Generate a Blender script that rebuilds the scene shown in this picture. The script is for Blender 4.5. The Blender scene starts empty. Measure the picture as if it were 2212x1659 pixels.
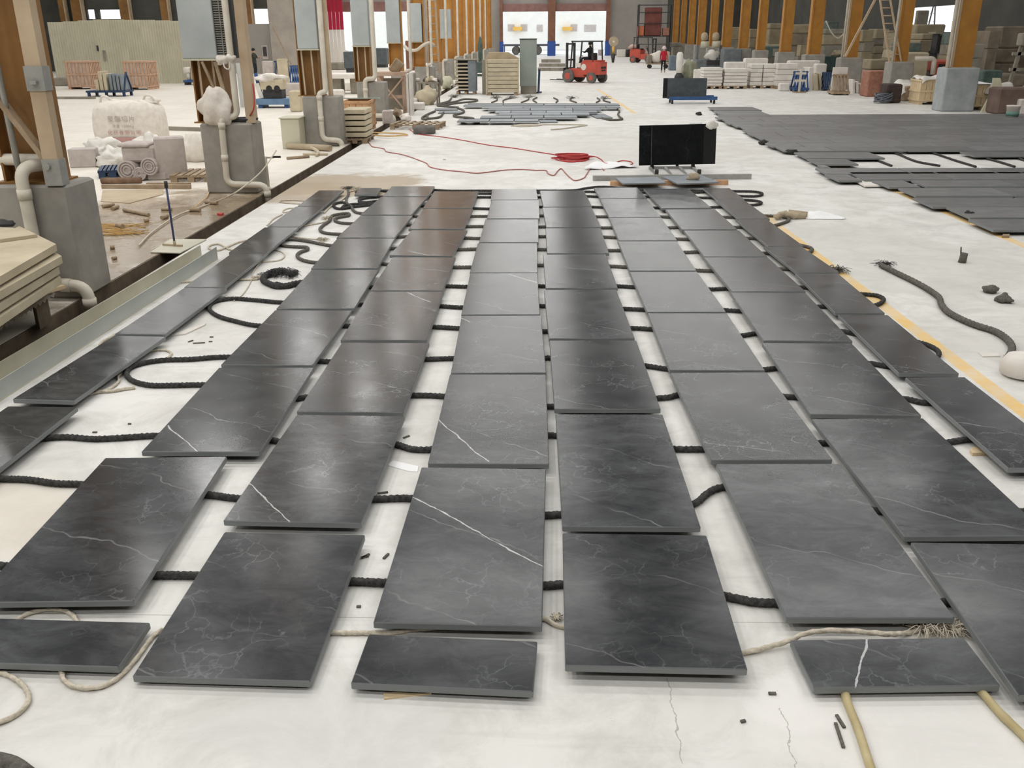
import bpy, bmesh, math, random
from mathutils import Vector, Matrix, noise
R = math.radians
sc = bpy.context.scene
col = sc.collection
rnd = random.Random(7)

# ---------------------------------------------------------------- camera
F, HX, HY, ROLL, CAMZ = 1967.0, 1172.0, 71.5, 0.0064, 2.5
PITCH = math.atan((829.5 - HY) / F)
YAW = math.atan((HX - 1106) / F * math.cos(PITCH))
cam = bpy.data.cameras.new('camera'); cam_ob = bpy.data.objects.new('camera', cam); col.objects.link(cam_ob)
cam.sensor_fit = 'HORIZONTAL'; cam.sensor_width = 36.0; cam.lens = F / 2212 * 36.0
cam.clip_start = 0.05; cam.clip_end = 600
CM = Matrix.Rotation(YAW, 3, 'Z') @ Matrix.Rotation(math.pi / 2 - PITCH, 3, 'X') @ Matrix.Rotation(-ROLL, 3, 'Z')
cam_ob.matrix_world = Matrix.Translation((0, 0, CAMZ)) @ CM.to_4x4()
sc.camera = cam_ob
CP = Vector((0, 0, CAMZ))
def ray(px, py): return CM @ Vector(((px - 1106) / F, -(py - 829.5) / F, -1))
def P(px, py, z=0.0):
    d = ray(px, py); return CP + d * ((z - CAMZ) / d.z)
def D(px, py, Y):
    d = ray(px, py); return CP + d * (Y / d.y)

# ---------------------------------------------------------------- sky, light, exposure
w = bpy.data.worlds.new('overcast_sky'); sc.world = w; w.use_nodes = True
wn = w.node_tree; bgn = wn.nodes['Background']
bgn.inputs['Color'].default_value = (0.90, 0.95, 1.0, 1); bgn.inputs['Strength'].default_value = 1.5
sc.view_settings.view_transform = 'Standard'; sc.view_settings.look = 'None'
sc.view_settings.gamma = 1; sc.view_settings.exposure = 0.0; sc.view_settings.use_curve_mapping = False
sc.cycles.max_bounces = 6; sc.cycles.diffuse_bounces = 3; sc.cycles.glossy_bounces = 3
sc.cycles.caustics_reflective = False; sc.cycles.caustics_refractive = False
ROOF = 11.3
def skylight(x, y, sx, sy, power, c=(1.0, 0.985, 0.962)):
    l = bpy.data.lights.new('skylight', 'AREA'); l.shape = 'RECTANGLE'; l.size = sx; l.size_y = sy
    l.energy = power; l.color = c
    o = bpy.data.objects.new('skylight', l); o.location = (x, y, ROOF - 0.25); col.objects.link(o)
SKY_W = 21.0   # watts per square metre of skylight
for k in range(-3, 16):  # the first row, behind the camera, is added to brighten the front floor
    y = 13.3 + 6.45 * k
    for x, sx, f in ((-34, 4.0, 1.0), (-26, 4.0, 1.15), (-18, 4.0, 1.25), (-10.4, 1.5, 3.4), (-6.6, 1.5, 3.4), (-1.2, 5.4, 1.05), (8.4, 8.0, .85), (19, 4.0, .7)):
        skylight(x, y, sx, 1.2, SKY_W * sx * 1.5 * f)

# ---------------------------------------------------------------- helpers
def lin(c):
    c = c / 255.0
    return c / 12.92 if c <= 0.04045 else ((c + 0.055) / 1.055) ** 2.4
def rgb(t): return (lin(t[0]), lin(t[1]), lin(t[2]), 1)
MATS = {}
def mat(name, c1, c2=None, scale=6.0, rough=0.6, bump=0.0, metal=0.0, spec=0.5, detail=6.0, stretch=None, emit=0.0, coat=0.0):
    if name in MATS: return MATS[name]
    m = bpy.data.materials.new(name); m.use_nodes = True; MATS[name] = m
    nt = m.node_tree; N = nt.nodes; L = nt.links; b = N['Principled BSDF']
    b.inputs['Roughness'].default_value = rough; b.inputs['Metallic'].default_value = metal
    b.inputs['Specular IOR Level'].default_value = spec
    tc = N.new('ShaderNodeTexCoord'); mp = N.new('ShaderNodeMapping'); L.new(tc.outputs['Object'], mp.inputs['Vector'])
    oi = N.new('ShaderNodeObjectInfo'); sca = N.new('ShaderNodeVectorMath'); sca.operation = 'SCALE'
    sca.inputs[0].default_value = (13.7, 7.9, 5.3); L.new(oi.outputs['Random'], sca.inputs['Scale']); L.new(sca.outputs[0], mp.inputs['Location'])
    if stretch: mp.inputs['Scale'].default_value = stretch
    nz = N.new('ShaderNodeTexNoise'); nz.inputs['Scale'].default_value = scale; nz.inputs['Detail'].default_value = detail
    nz.inputs['Roughness'].default_value = 0.6; L.new(mp.outputs[0], nz.inputs['Vector'])
    if c2 is None: c2 = tuple(v * 0.86 for v in c1)
    rp = N.new('ShaderNodeValToRGB'); rp.color_ramp.elements[0].position = 0.32; rp.color_ramp.elements[1].position = 0.68
    rp.color_ramp.elements[0].color = rgb(c2); rp.color_ramp.elements[1].color = rgb(c1)
    L.new(nz.outputs[0], rp.inputs[0]); L.new(rp.outputs[0], b.inputs['Base Color'])
    if bump:
        bp = N.new('ShaderNodeBump'); bp.inputs['Strength'].default_value = bump; bp.inputs['Distance'].default_value = 0.02
        L.new(nz.outputs[0], bp.inputs['Height']); L.new(bp.outputs[0], b.inputs['Normal'])
    if emit:
        L.new(rp.outputs[0], b.inputs['Emission Color']); b.inputs['Emission Strength'].default_value = emit
    return m

class MB:
    """collects shapes that become ONE mesh object"""
    def __init__(s): s.v = []; s.f = []; s.smooth = set(); s.mi = {}; s.cur = 0
    def add(s, vs, fs, smooth=False, T=None):
        o = len(s.v)
        s.v += [(T @ Vector(p)) if T is not None else Vector(p) for p in vs]
        for f in fs:
            if smooth: s.smooth.add(len(s.f))
            if s.cur: s.mi[len(s.f)] = s.cur
            s.f.append([o + i for i in f])
        return s
    def box(s, x0, x1, y0, y1, z0, z1, T=None, c=0.0):
        if c <= 0:
            vs = [(x, y, z) for z in (z0, z1) for x, y in ((x0, y0), (x1, y0), (x1, y1), (x0, y1))]
            return s.add(vs, [(3, 2, 1, 0), (4, 5, 6, 7), (0, 1, 5, 4), (1, 2, 6, 5), (2, 3, 7, 6), (3, 0, 4, 7)], T=T)
        vs = []
        for z, i in ((z0, c), (z0 + c, 0), (z1 - c, 0), (z1, c)):
            a, b, d, e = x0 + i, x1 - i, y0 + i, y1 - i
            k = c
            vs += [(a + k, d, z), (b - k, d, z), (b, d + k, z), (b, e - k, z), (b - k, e, z), (a + k, e, z), (a, e - k, z), (a, d + k, z)]
        fs = [tuple(range(7, -1, -1)), tuple(range(24, 32))]
        for r in range(3):
            for i in range(8):
                j = (i + 1) % 8; fs.append((r * 8 + i, r * 8 + j, r * 8 + 8 + j, r * 8 + 8 + i))
        return s.add(vs, fs, T=T)
    def prism(s, poly, z0, z1, T=None):
        n = len(poly)
        ar = sum(poly[i][0] * poly[(i + 1) % n][1] - poly[(i + 1) % n][0] * poly[i][1] for i in range(n))
        if ar < 0: poly = poly[::-1]
        vs = [(x, y, z0) for x, y in poly] + [(x, y, z1) for x, y in poly]
        fs = [tuple(range(n - 1, -1, -1)), tuple(range(n, 2 * n))] + [(i, (i + 1) % n, n + (i + 1) % n, n + i) for i in range(n)]
        return s.add(vs, fs, T=T)
    def cyl(s, p, q, r, r2=None, n=12, smooth=True):
        p, q = Vector(p), Vector(q); r2 = r if r2 is None else r2
        d = (q - p).normalized(); a = d.orthogonal().normalized(); b = d.cross(a)
        vs = [p + (a * math.cos(t) + b * math.sin(t)) * r for t in [2 * math.pi * i / n for i in range(n)]]
        vs += [q + (a * math.cos(t) + b * math.sin(t)) * r2 for t in [2 * math.pi * i / n for i in range(n)]]
        s.add(vs, [(i, (i + 1) % n, n + (i + 1) % n, n + i) for i in range(n)], smooth)
        o = len(s.v) - 2 * n
        s.f.append([o + i for i in range(n - 1, -1, -1)]); s.f.append([o + n + i for i in range(n)])
        return s
    def bar(s, p, q, wd, ht):
        """rectangular bar from p to q; wd sideways, ht in the upright direction"""
        p, q = Vector(p), Vector(q); d = (q - p).normalized()
        up = Vector((0, 0, 1)) if abs(d.z) < 0.95 else Vector((0, 1, 0))
        a = d.cross(up).normalized(); b = a.cross(d).normalized()
        vs = []
        for c in (p, q):
            vs += [c + a * (i * wd / 2) + b * (j * ht / 2) for i, j in ((-1, -1), (1, -1), (1, 1), (-1, 1))]
        return s.add(vs, [(0, 1, 2, 3), (7, 6, 5, 4), (1, 0, 4, 5), (2, 1, 5, 6), (3, 2, 6, 7), (0, 3, 7, 4)])
    def tube(s, path, r, n=10, lobes=0, amp=0.0, pitch=0.1, closed=False, taper=None):
        pts = [Vector(p) for p in path]; m = len(pts)
        L = 0; prev = None; a = None; rings = []
        for i in range(m):
            if i: L += (pts[i] - pts[i - 1]).length
            d = (pts[min(i + 1, m - 1)] - pts[max(i - 1, 0)])
            if d.length < 1e-9: d = Vector((1, 0, 0))
            d.normalize()
            if a is None: a = d.orthogonal().normalized()
            a = (a - d * a.dot(d))
            a = a.normalized() if a.length > 1e-6 else d.orthogonal().normalized()
            b = d.cross(a)
            rr = r if taper is None else r * taper(i / (m - 1))
            ring = []
            for k in range(n):
                t = 2 * math.pi * k / n
                q = rr * (1 + amp * math.cos(lobes * t + lobes * 2 * math.pi * L / pitch)) if lobes else rr
                ring.append(pts[i] + (a * math.cos(t) + b * math.sin(t)) * q)
            rings.append(ring)
        vs = [v for rg in rings for v in rg]; fs = []
        for i in range(m - 1):
            for k in range(n):
                fs.append((i * n + k, i * n + (k + 1) % n, (i + 1) * n + (k + 1) % n, (i + 1) * n + k))
        fs.append(tuple(range(n - 1, -1, -1))); fs.append(tuple((m - 1) * n + k for k in range(n)))
        return s.add(vs, fs, True)
    def lathe(s, prof, c=(0, 0, 0), n=20, T=None, smooth=True):
        vs = [(c[0] + r * math.cos(2 * math.pi * k / n), c[1] + r * math.sin(2 * math.pi * k / n), c[2] + z) for r, z in prof for k in range(n)]
        fs = [(i * n + k, i * n + (k + 1) % n, (i + 1) * n + (k + 1) % n, (i + 1) * n + k) for i in range(len(prof) - 1) for k in range(n)]
        fs.append(tuple(range(n - 1, -1, -1))); fs.append(tuple((len(prof) - 1) * n + k for k in range(n)))
        return s.add(vs, fs, smooth, T)
    def blob(s, c, rx, ry, rz, seed=0, amp=0.2, n=14, m=9, fr=1.5, flat=False):
        """a lumpy closed ball; flat keeps its underside level"""
        vs = [];
        for i in range(1, m):
            ph = math.pi * i / m
            for k in range(n):
                t = 2 * math.pi * k / n
                d = Vector((math.sin(ph) * math.cos(t), math.sin(ph) * math.sin(t), math.cos(ph)))
                q = 1 + amp * noise.noise(d * fr + Vector((seed * 3.1, seed * 1.7, seed)))* 2
                z = d.z * q
                if flat: z = max(z, -0.85)
                vs.append((c[0] + rx * d.x * q, c[1] + ry * d.y * q, c[2] + rz * z))
        top = len(vs); vs.append((c[0], c[1], c[2] + rz)); vs.append((c[0], c[1], c[2] - rz * (0.85 if flat else 1)))
        fs = [(i * n + k, (i + 1) * n + k, (i + 1) * n + (k + 1) % n, i * n + (k + 1) % n) for i in range(m - 2) for k in range(n)]
        fs += [(top, k, (k + 1) % n) for k in range(n)] + [(top + 1, (m - 2) * n + (k + 1) % n, (m - 2) * n + k) for k in range(n)]
        return s.add(vs, fs, True)
    def sheet(s, x0, x1, y0, y1, nx, ny, hf, th=0.006):
        """a cloth or plastic sheet with thickness, height hf(x, y)"""
        g = []
        for lay in (0, th):
            for j in range(ny + 1):
                for i in range(nx + 1):
                    x = x0 + (x1 - x0) * i / nx; y = y0 + (y1 - y0) * j / ny
                    p = hf(x, y); g.append(p + Vector((0, 0, lay)) if isinstance(p, Vector) else Vector((x, y, p + lay)))
        W = nx + 1; K = W * (ny + 1); fs = []
        for j in range(ny):
            for i in range(nx):
                a = j * W + i
                fs.append((a + K, a + K + 1, a + K + W + 1, a + K + W)); fs.append((a + W, a + W + 1, a + 1, a))
        for i in range(nx):
            a = i; fs.append((a, a + 1, a + 1 + K, a + K)); a = ny * W + i; fs.append((a + K, a + 1 + K, a + 1, a))
        for j in range(ny):
            a = j * W; fs.append((a + K, a + W + K, a + W, a)); a = j * W + nx; fs.append((a, a + W, a + W + K, a + K))
        return s.add(g, fs, True)
    def build(s, name, m, parent=None, world=False, origin=None):
        me = bpy.data.meshes.new(name); ob = bpy.data.objects.new(name, me); col.objects.link(ob)
        if parent is None:
            if origin is None:
                xs = [v.x for v in s.v]; ys = [v.y for v in s.v]; zs = [v.z for v in s.v]
                origin = Vector(((min(xs) + max(xs)) / 2, (min(ys) + max(ys)) / 2, min(zs)))
            origin = Vector(origin); ob.location = origin
        else:
            ob.parent = parent
            if world:
                q = parent
                origin = Vector((0, 0, 0))
                while q is not None: origin = origin + q.location; q = q.parent
            else: origin = Vector((0, 0, 0))
        me.from_pydata([v - origin for v in s.v], [], s.f); me.update()
        if s.smooth:
            for i in s.smooth: me.polygons[i].use_smooth = True
        for k in (m if isinstance(m, (list, tuple)) else [m]): me.materials.append(k)
        for i, k in s.mi.items(): me.polygons[i].material_index = k
        return ob

def tag(o, label=None, cat=None, group=None, kind=None):
    if label: o['label'] = label
    if cat: o['category'] = cat
    if group: o['group'] = group
    if kind: o['kind'] = kind
    return o
def thing(name, label, cat, loc=(0, 0, 0), rz=0.0, group=None):
    o = bpy.data.objects.new(name, None); col.objects.link(o); o.empty_display_size = 0.1
    o.location = loc; o.rotation_euler = (0, 0, rz)
    return tag(o, label, cat, group)
def struct(o): o['kind'] = 'structure'; return o
def copy_tree(o, parent=None):
    c = o.copy(); col.objects.link(c)
    if parent is not None: c.parent = parent
    for ch in list(o.children): copy_tree(ch, c)
    return c
def smooth_path(pts, step=0.05):
    pts = [Vector(p) for p in pts]
    if len(pts) < 3:
        n = max(2, int((pts[1] - pts[0]).length / step)); return [pts[0].lerp(pts[1], i / n) for i in range(n + 1)]
    out = []
    q = [pts[0] * 2 - pts[1]] + pts + [pts[-1] * 2 - pts[-2]]
    for i in range(1, len(q) - 2):
        p0, p1, p2, p3 = q[i - 1:i + 3]
        n = max(1, int((p2 - p1).length / step))
        def tj(a, b, t): return t + max((b - a).length, 1e-6) ** 0.5
        t0 = 0.0; t1 = tj(p0, p1, t0); t2 = tj(p1, p2, t1); t3 = tj(p2, p3, t2)
        for k in range(n):
            t = t1 + (t2 - t1) * k / n
            A1 = p0 * ((t1 - t) / (t1 - t0)) + p1 * ((t - t0) / (t1 - t0))
            A2 = p1 * ((t2 - t) / (t2 - t1)) + p2 * ((t - t1) / (t2 - t1))
            A3 = p2 * ((t3 - t) / (t3 - t2)) + p3 * ((t - t2) / (t3 - t2))
            B1 = A1 * ((t2 - t) / (t2 - t0)) + A2 * ((t - t0) / (t2 - t0))
            B2 = A2 * ((t3 - t) / (t3 - t1)) + A3 * ((t - t1) / (t3 - t1))
            out.append(B1 * ((t2 - t) / (t2 - t1)) + B2 * ((t - t1) / (t2 - t1)))
    out.append(pts[-1]); return out
ORD = ['zeroth', 'first', 'second', 'third', 'fourth', 'fifth', 'sixth', 'seventh', 'eighth', 'ninth', 'tenth', 'eleventh', 'twelfth', 'thirteenth', 'fourteenth', 'fifteenth', 'sixteenth']

# ---------------------------------------------------------------- materials
def slab_material(name, dark, light, rough=0.185, spec=0.45, edge=True):
    m = bpy.data.materials.new(name); m.use_nodes = True; MATS[name] = m
    nt = m.node_tree; N = nt.nodes; L = nt.links; b = N['Principled BSDF']
    tc = N.new('ShaderNodeTexCoord'); oi = N.new('ShaderNodeObjectInfo')
    off = N.new('ShaderNodeVectorMath'); off.operation = 'SCALE'; off.inputs[0].default_value = (31.7, 17.9, 0); L.new(oi.outputs['Random'], off.inputs['Scale'])
    ad = N.new('ShaderNodeVectorMath'); ad.operation = 'ADD'; L.new(tc.outputs['Object'], ad.inputs[0]); L.new(off.outputs[0], ad.inputs[1])
    def nz(scale, detail, rough=0.6, dist=0.0, vec=None):
        n = N.new('ShaderNodeTexNoise'); n.inputs['Scale'].default_value = scale; n.inputs['Detail'].default_value = detail
        n.inputs['Roughness'].default_value = rough; n.inputs['Distortion'].default_value = dist; L.new(vec or ad.outputs[0], n.inputs['Vector']); return n.outputs[0]
    def ramp(src, a, c0, bpos, c1):
        r = N.new('ShaderNodeValToRGB'); e = r.color_ramp.elements; e[0].position = a; e[1].position = bpos
        e[0].color = c0 if len(c0) == 4 else (*c0, 1); e[1].color = c1 if len(c1) == 4 else (*c1, 1); L.new(src, r.inputs[0]); return r.outputs[0]
    def mth(op, a, bb=None, c=None):
        n = N.new('ShaderNodeMath'); n.operation = op
        for i, x in enumerate((a, bb, c)):
            if x is None: continue
            if isinstance(x, (int, float)): n.inputs[i].default_value = x
            else: L.new(x, n.inputs[i])
        return n.outputs[0]
    def mix(f, a, c):
        n = N.new('ShaderNodeMix'); n.data_type = 'RGBA'; L.new(f, n.inputs[0])
        if isinstance(a, tuple): n.inputs[6].default_value = a
        else: L.new(a, n.inputs[6])
        if isinstance(c, tuple): n.inputs[7].default_value = c
        else: L.new(c, n.inputs[7])
        return n.outputs[2]
    # streaky clouds, running on the same slant over all the slabs
    mp = N.new('ShaderNodeMapping'); mp.inputs['Rotation'].default_value = (0, 0, R(28)); mp.inputs['Scale'].default_value = (0.9, 1.7, 1); L.new(ad.outputs[0], mp.inputs['Vector'])
    cl = nz(3.4, 12, 0.72, 0.5, mp.outputs[0]); sp = nz(22, 5, 0.7)
    base = mix(ramp(cl, 0.40, (0, 0, 0), 0.66, (1, 1, 1)), rgb(dark), rgb(light))
    # thin pale veins: sparse slanted lines that wander
    w1 = nz(1.3, 4, 0.55); w2 = nz(7, 3, 0.6)
    sx = N.new('ShaderNodeSeparateXYZ'); L.new(ad.outputs[0], sx.inputs[0])
    lane = mth('ADD', mth('MULTIPLY', sx.outputs['X'], 0.42), mth('MULTIPLY', sx.outputs['Y'], 0.72))
    lane = mth('ADD', lane, mth('MULTIPLY', mth('SUBTRACT', w1, 0.5), 0.35)); lane = mth('ADD', lane, mth('MULTIPLY', mth('SUBTRACT', w2, 0.5), 0.014))
    fr = mth('ABSOLUTE', mth('SUBTRACT', mth('FRACT', mth('MULTIPLY', lane, 1.9)), 0.5))
    vein = mth('MULTIPLY', ramp(fr, 0.0, (1, 1, 1), 0.010, (0, 0, 0)), ramp(nz(1.7, 3), 0.42, (0, 0, 0), 0.66, (1, 1, 1)))
    # a second family of faint curled veins
    vo = N.new('ShaderNodeTexVoronoi'); vo.feature = 'DISTANCE_TO_EDGE'; vo.inputs['Scale'].default_value = 5.5
    dv = N.new('ShaderNodeVectorMath'); dv.operation = 'ADD'; L.new(ad.outputs[0], dv.inputs[0])
    nvz = N.new('ShaderNodeTexNoise'); nvz.inputs['Scale'].default_value = 5; nvz.inputs['Detail'].default_value = 5; L.new(ad.outputs[0], nvz.inputs['Vector'])
    dsc = N.new('ShaderNodeVectorMath'); dsc.operation = 'SCALE'; dsc.inputs['Scale'].default_value = 0.35; L.new(nvz.outputs['Color'], dsc.inputs[0]); L.new(dsc.outputs[0], dv.inputs[1]); L.new(dv.outputs[0], vo.inputs['Vector'])
    curl = mth('MULTIPLY', ramp(vo.outputs['Distance'], 0.0, (1, 1, 1), 0.03, (0, 0, 0)), ramp(nz(2.1, 3, 0.5, 0.4), 0.50, (0, 0, 0), 0.64, (1, 1, 1)))
    kv = 1.0 if edge else 0.2
    tone = N.new('ShaderNodeHueSaturation'); tone.inputs['Saturation'].default_value = 1.0; L.new(base, tone.inputs['Color']); rw = N.new('ShaderNodeTexWhiteNoise'); rw.noise_dimensions = '1D'; L.new(mth('MULTIPLY', oi.outputs['Random'], 57.0), rw.inputs['W']); L.new(mth('ADD', mth('MULTIPLY', rw.outputs['Value'], 0.36), 0.82), tone.inputs['Value']); base = tone.outputs[0]
    c = mix(mth('MULTIPLY', curl, 0.42 * kv), base, rgb((130, 134, 136)))
    c = mix(mth('MULTIPLY', vein, 0.42 * kv), c, rgb((190, 190, 188)))
    c = mix(mth('MULTIPLY', ramp(sp, 0.66, (0, 0, 0), 0.76, (1, 1, 1)), 0.35), c, rgb((112, 114, 115)))
    # one bold white vein across the front of some slabs: a property of that slab
    def attr(n):
        a = N.new('ShaderNodeAttribute'); a.attribute_type = 'OBJECT'; a.attribute_name = n; return a.outputs['Fac']
    sl = N.new('ShaderNodeSeparateXYZ'); L.new(tc.outputs['Object'], sl.inputs[0])
    ca, sa, px, py, ln = attr('vein_cos'), attr('vein_sin'), attr('vein_x'), attr('vein_y'), attr('vein_length')
    dx = mth('SUBTRACT', sl.outputs['X'], px); dy = mth('SUBTRACT', sl.outputs['Y'], py)
    u = mth('ADD', mth('MULTIPLY', dx, ca), mth('MULTIPLY', dy, sa)); v = mth('SUBTRACT', mth('MULTIPLY', dy, ca), mth('MULTIPLY', dx, sa))
    wob = mth('MULTIPLY', mth('SUBTRACT', nz(4, 6, 0.55), 0.5), 0.06)
    v = mth('ABSOLUTE', mth('ADD', v, wob))
    thick = mth('ADD', mth('MULTIPLY', nz(9, 3), 0.014), -0.0032)
    near = mth('LESS_THAN', v, thick); inu = mth('LESS_THAN', mth('ABSOLUTE', u), ln)
    c = mix(mth('MULTIPLY', mth('MULTIPLY', near, inu), 0.8), c, rgb((205, 205, 203)))
    # sawn edges are paler and matt
    gm = N.new('ShaderNodeNewGeometry'); sn = N.new('ShaderNodeSeparateXYZ'); L.new(gm.outputs['Normal'], sn.inputs[0])
    side = ramp(mth('ABSOLUTE', sn.outputs['Z']), 0.5, (1, 1, 1), 0.9, (0, 0, 0))
    if edge: c = mix(side, c, rgb((128, 132, 132)))
    L.new(c, b.inputs['Base Color'])
    rg = mth('ADD', mth('MULTIPLY', nz(3.2, 5, 0.65), 0.14), rough - 0.07); rg = mth('ADD', rg, mth('MULTIPLY', side, 0.35)); L.new(rg, b.inputs['Roughness'])
    b.inputs['Specular IOR Level'].default_value = spec
    bp = N.new('ShaderNodeBump'); bp.inputs['Strength'].default_value = 0.10; bp.inputs['Distance'].default_value = 0.01
    hh = mth('ADD', mth('MULTIPLY', nz(40, 4, 0.7), 0.05), mth('MULTIPLY', nz(1.2, 2), 0.35)); L.new(hh, bp.inputs['Height']); L.new(bp.outputs[0], b.inputs['Normal'])
    return m
STONE = slab_material('dark_veined_stone', (46, 48, 51), (76, 78, 80))
STONE_DUSTY = slab_material('dusty_dark_stone', (100, 101, 102), (124, 123, 122), rough=0.42, spec=0.35)
STONE_BLACK = slab_material('black_slab_stone', (20, 22, 23), (30, 32, 33), rough=0.5, spec=0.12, edge=False)
STONE_PALE = slab_material('pale_grey_slab_stone', (132, 139, 145), (152, 158, 163), rough=0.5, spec=0.3)
STONE_GREY = slab_material('grey_slab_stone', (76, 81, 84), (92, 97, 100), rough=0.45, spec=0.25, edge=False)

def floor_material(name, c1, c2, c3, stains=(), lines=(), wet=None, joints=False, cracks=()):
    m = bpy.data.materials.new(name); m.use_nodes = True; MATS[name] = m
    nt = m.node_tree; N = nt.nodes; L = nt.links; b = N['Principled BSDF']
    g = N.new('ShaderNodeNewGeometry'); pos = g.outputs['Position']
    sp = N.new('ShaderNodeSeparateXYZ'); L.new(pos, sp.inputs[0])
    def nz(scale, detail, rough=0.6, dist=0.0, st=None):
        v = pos
        if st:
            mp = N.new('ShaderNodeMapping'); mp.inputs['Scale'].default_value = st; L.new(pos, mp.inputs['Vector']); v = mp.outputs[0]
        n = N.new('ShaderNodeTexNoise'); n.inputs['Scale'].default_value = scale; n.inputs['Detail'].default_value = detail
        n.inputs['Roughness'].default_value = rough; n.inputs['Distortion'].default_value = dist; L.new(v, n.inputs['Vector']); return n.outputs[0]
    def ramp(src, a, c0, bpos, c1):
        r = N.new('ShaderNodeValToRGB'); e = r.color_ramp.elements; e[0].position = a; e[1].position = bpos
        e[0].color = (c0, c0, c0, 1); e[1].color = (c1, c1, c1, 1); L.new(src, r.inputs[0]); return r.outputs[0]
    def mth(op, a, bb=None):
        n = N.new('ShaderNodeMath'); n.operation = op
        for i, x in enumerate((a, bb)):
            if x is None: continue
            if isinstance(x, (int, float)): n.inputs[i].default_value = x
            else: L.new(x, n.inputs[i])
        return n.outputs[0]
    def mix(f, a, c):
        n = N.new('ShaderNodeMix'); n.data_type = 'RGBA'; L.new(f, n.inputs[0])
        for i, x in ((6, a), (7, c)):
            if isinstance(x, tuple): n.inputs[i].default_value = x
            else: L.new(x, n.inputs[i])
        return n.outputs[2]
    c = mix(ramp(nz(0.5, 7, 0.65, 0.8), 0.35, 0, 0.65, 1), rgb(c1), rgb(c2))
    c = mix(mth('MULTIPLY', ramp(nz(2.2, 10, 0.72, 0.5), 0.44, 0, 0.70, 1), 0.75), c, rgb(c3))
    c = mix(mth('MULTIPLY', ramp(nz(1.0, 6, 0.6, 0.3, (0.6, 9, 1)), 0.58, 0, 0.75, 1), 0.25), c, rgb(tuple(x * 0.86 for x in c3)))
    c = mix(mth('MULTIPLY', ramp(nz(30, 4, 0.7), 0.68, 0, 0.74, 1), 0.35), c, rgb(tuple(x * 0.72 for x in c3)))
    rough = ramp(nz(0.9, 5), 0.3, 0.42, 0.7, 0.62)
    edge = nz(1.4, 6, 0.65)
    def spot(x, y, rx, ry, soft=0.5):
        u = mth('DIVIDE', mth('SUBTRACT', sp.outputs['X'], x), rx); v = mth('DIVIDE', mth('SUBTRACT', sp.outputs['Y'], y), ry)
        d = mth('SQRT', mth('ADD', mth('MULTIPLY', u, u), mth('MULTIPLY', v, v)))
        d = mth('ADD', d, mth('MULTIPLY', mth('SUBTRACT', edge, 0.5), 1.6))
        return ramp(d, 1 - soft * 0.5, 1, 1.0, 0)
    for (x, y, rx, ry, cc, a) in stains:
        c = mix(mth('MULTIPLY', spot(x, y, rx, ry), a), c, rgb(cc))
    for (x0, y0, x1, y1, wd) in lines:
        dx, dy = x1 - x0, y1 - y0; ln = math.hypot(dx, dy); dx /= ln; dy /= ln
        ax = mth('SUBTRACT', sp.outputs['X'], x0); ay = mth('SUBTRACT', sp.outputs['Y'], y0)
        v = mth('ABSOLUTE', mth('SUBTRACT', mth('MULTIPLY', ax, dy), mth('MULTIPLY', ay, dx)))
        u = mth('ADD', mth('MULTIPLY', ax, dx), mth('MULTIPLY', ay, dy))
        on = mth('MULTIPLY', mth('LESS_THAN', v, wd / 2), mth('MULTIPLY', mth('GREATER_THAN', u, 0), mth('LESS_THAN', u, ln)))
        on = mth('MULTIPLY', on, ramp(nz(2.6, 6, 0.7), 0.33, 1, 0.68, 0.3))
        c = mix(on, c, rgb((240, 196, 100)))
    for (x0, y0, x1, y1) in cracks:
        dx, dy = x1 - x0, y1 - y0; ln = math.hypot(dx, dy); dx /= ln; dy /= ln
        ax = mth('SUBTRACT', sp.outputs['X'], x0); ay = mth('SUBTRACT', sp.outputs['Y'], y0)
        v = mth('SUBTRACT', mth('MULTIPLY', ax, dy), mth('MULTIPLY', ay, dx)); v = mth('ABSOLUTE', mth('ADD', v, mth('MULTIPLY', mth('SUBTRACT', nz(6, 5, 0.6), 0.5), 0.10)))
        u = mth('ADD', mth('MULTIPLY', ax, dx), mth('MULTIPLY', ay, dy)); on = mth('MULTIPLY', mth('LESS_THAN', v, 0.0022), mth('MULTIPLY', mth('GREATER_THAN', u, 0), mth('LESS_THAN', u, ln)))
        c = mix(mth('MULTIPLY', on, 0.5), c, rgb((120, 115, 105)))
    if joints:
        for yy in joints:
            v = mth('ABSOLUTE', mth('SUBTRACT', sp.outputs['Y'], yy))
            c = mix(mth('MULTIPLY', mth('LESS_THAN', v, 0.003), 0.45), c, rgb((120, 115, 105)))
    L.new(c, b.inputs['Base Color'])
    if wet:
        x, y, rx, ry, cc = wet
        wm = spot(x, y, rx, ry, 0.9); pud = ramp(nz(2.6, 4, 0.6), 0.36, 0, 0.46, 1); wm2 = mth('MULTIPLY', wm, pud)
        c2_ = mix(mth('MULTIPLY', wm, 0.95), c, rgb(cc)); L.new(c2_, b.inputs['Base Color'])
        rr = N.new('ShaderNodeMix'); rr.data_type = 'FLOAT'; L.new(wm2, rr.inputs[0]); L.new(rough, rr.inputs[2]); rr.inputs[3].default_value = 0.04; L.new(rr.outputs[0], b.inputs['Roughness'])
    else: L.new(rough, b.inputs['Roughness'])
    b.inputs['Specular IOR Level'].default_value = 0.35
    bp = N.new('ShaderNodeBump'); bp.inputs['Strength'].default_value = 0.12 if not wet else 0.2; bp.inputs['Distance'].default_value = 0.02
    L.new(nz(14 if not wet else 7, 5, 0.65), bp.inputs['Height']); L.new(bp.outputs[0], b.inputs['Normal'])
    return m
def xy(px, py): p = P(px, py); return p.x, p.y
YELLOW = (*xy(1648, 463), *xy(2330, 980), 0.13); YELLOW2 = (*xy(1790, 352), *xy(2300, 568), 0.13)
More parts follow.
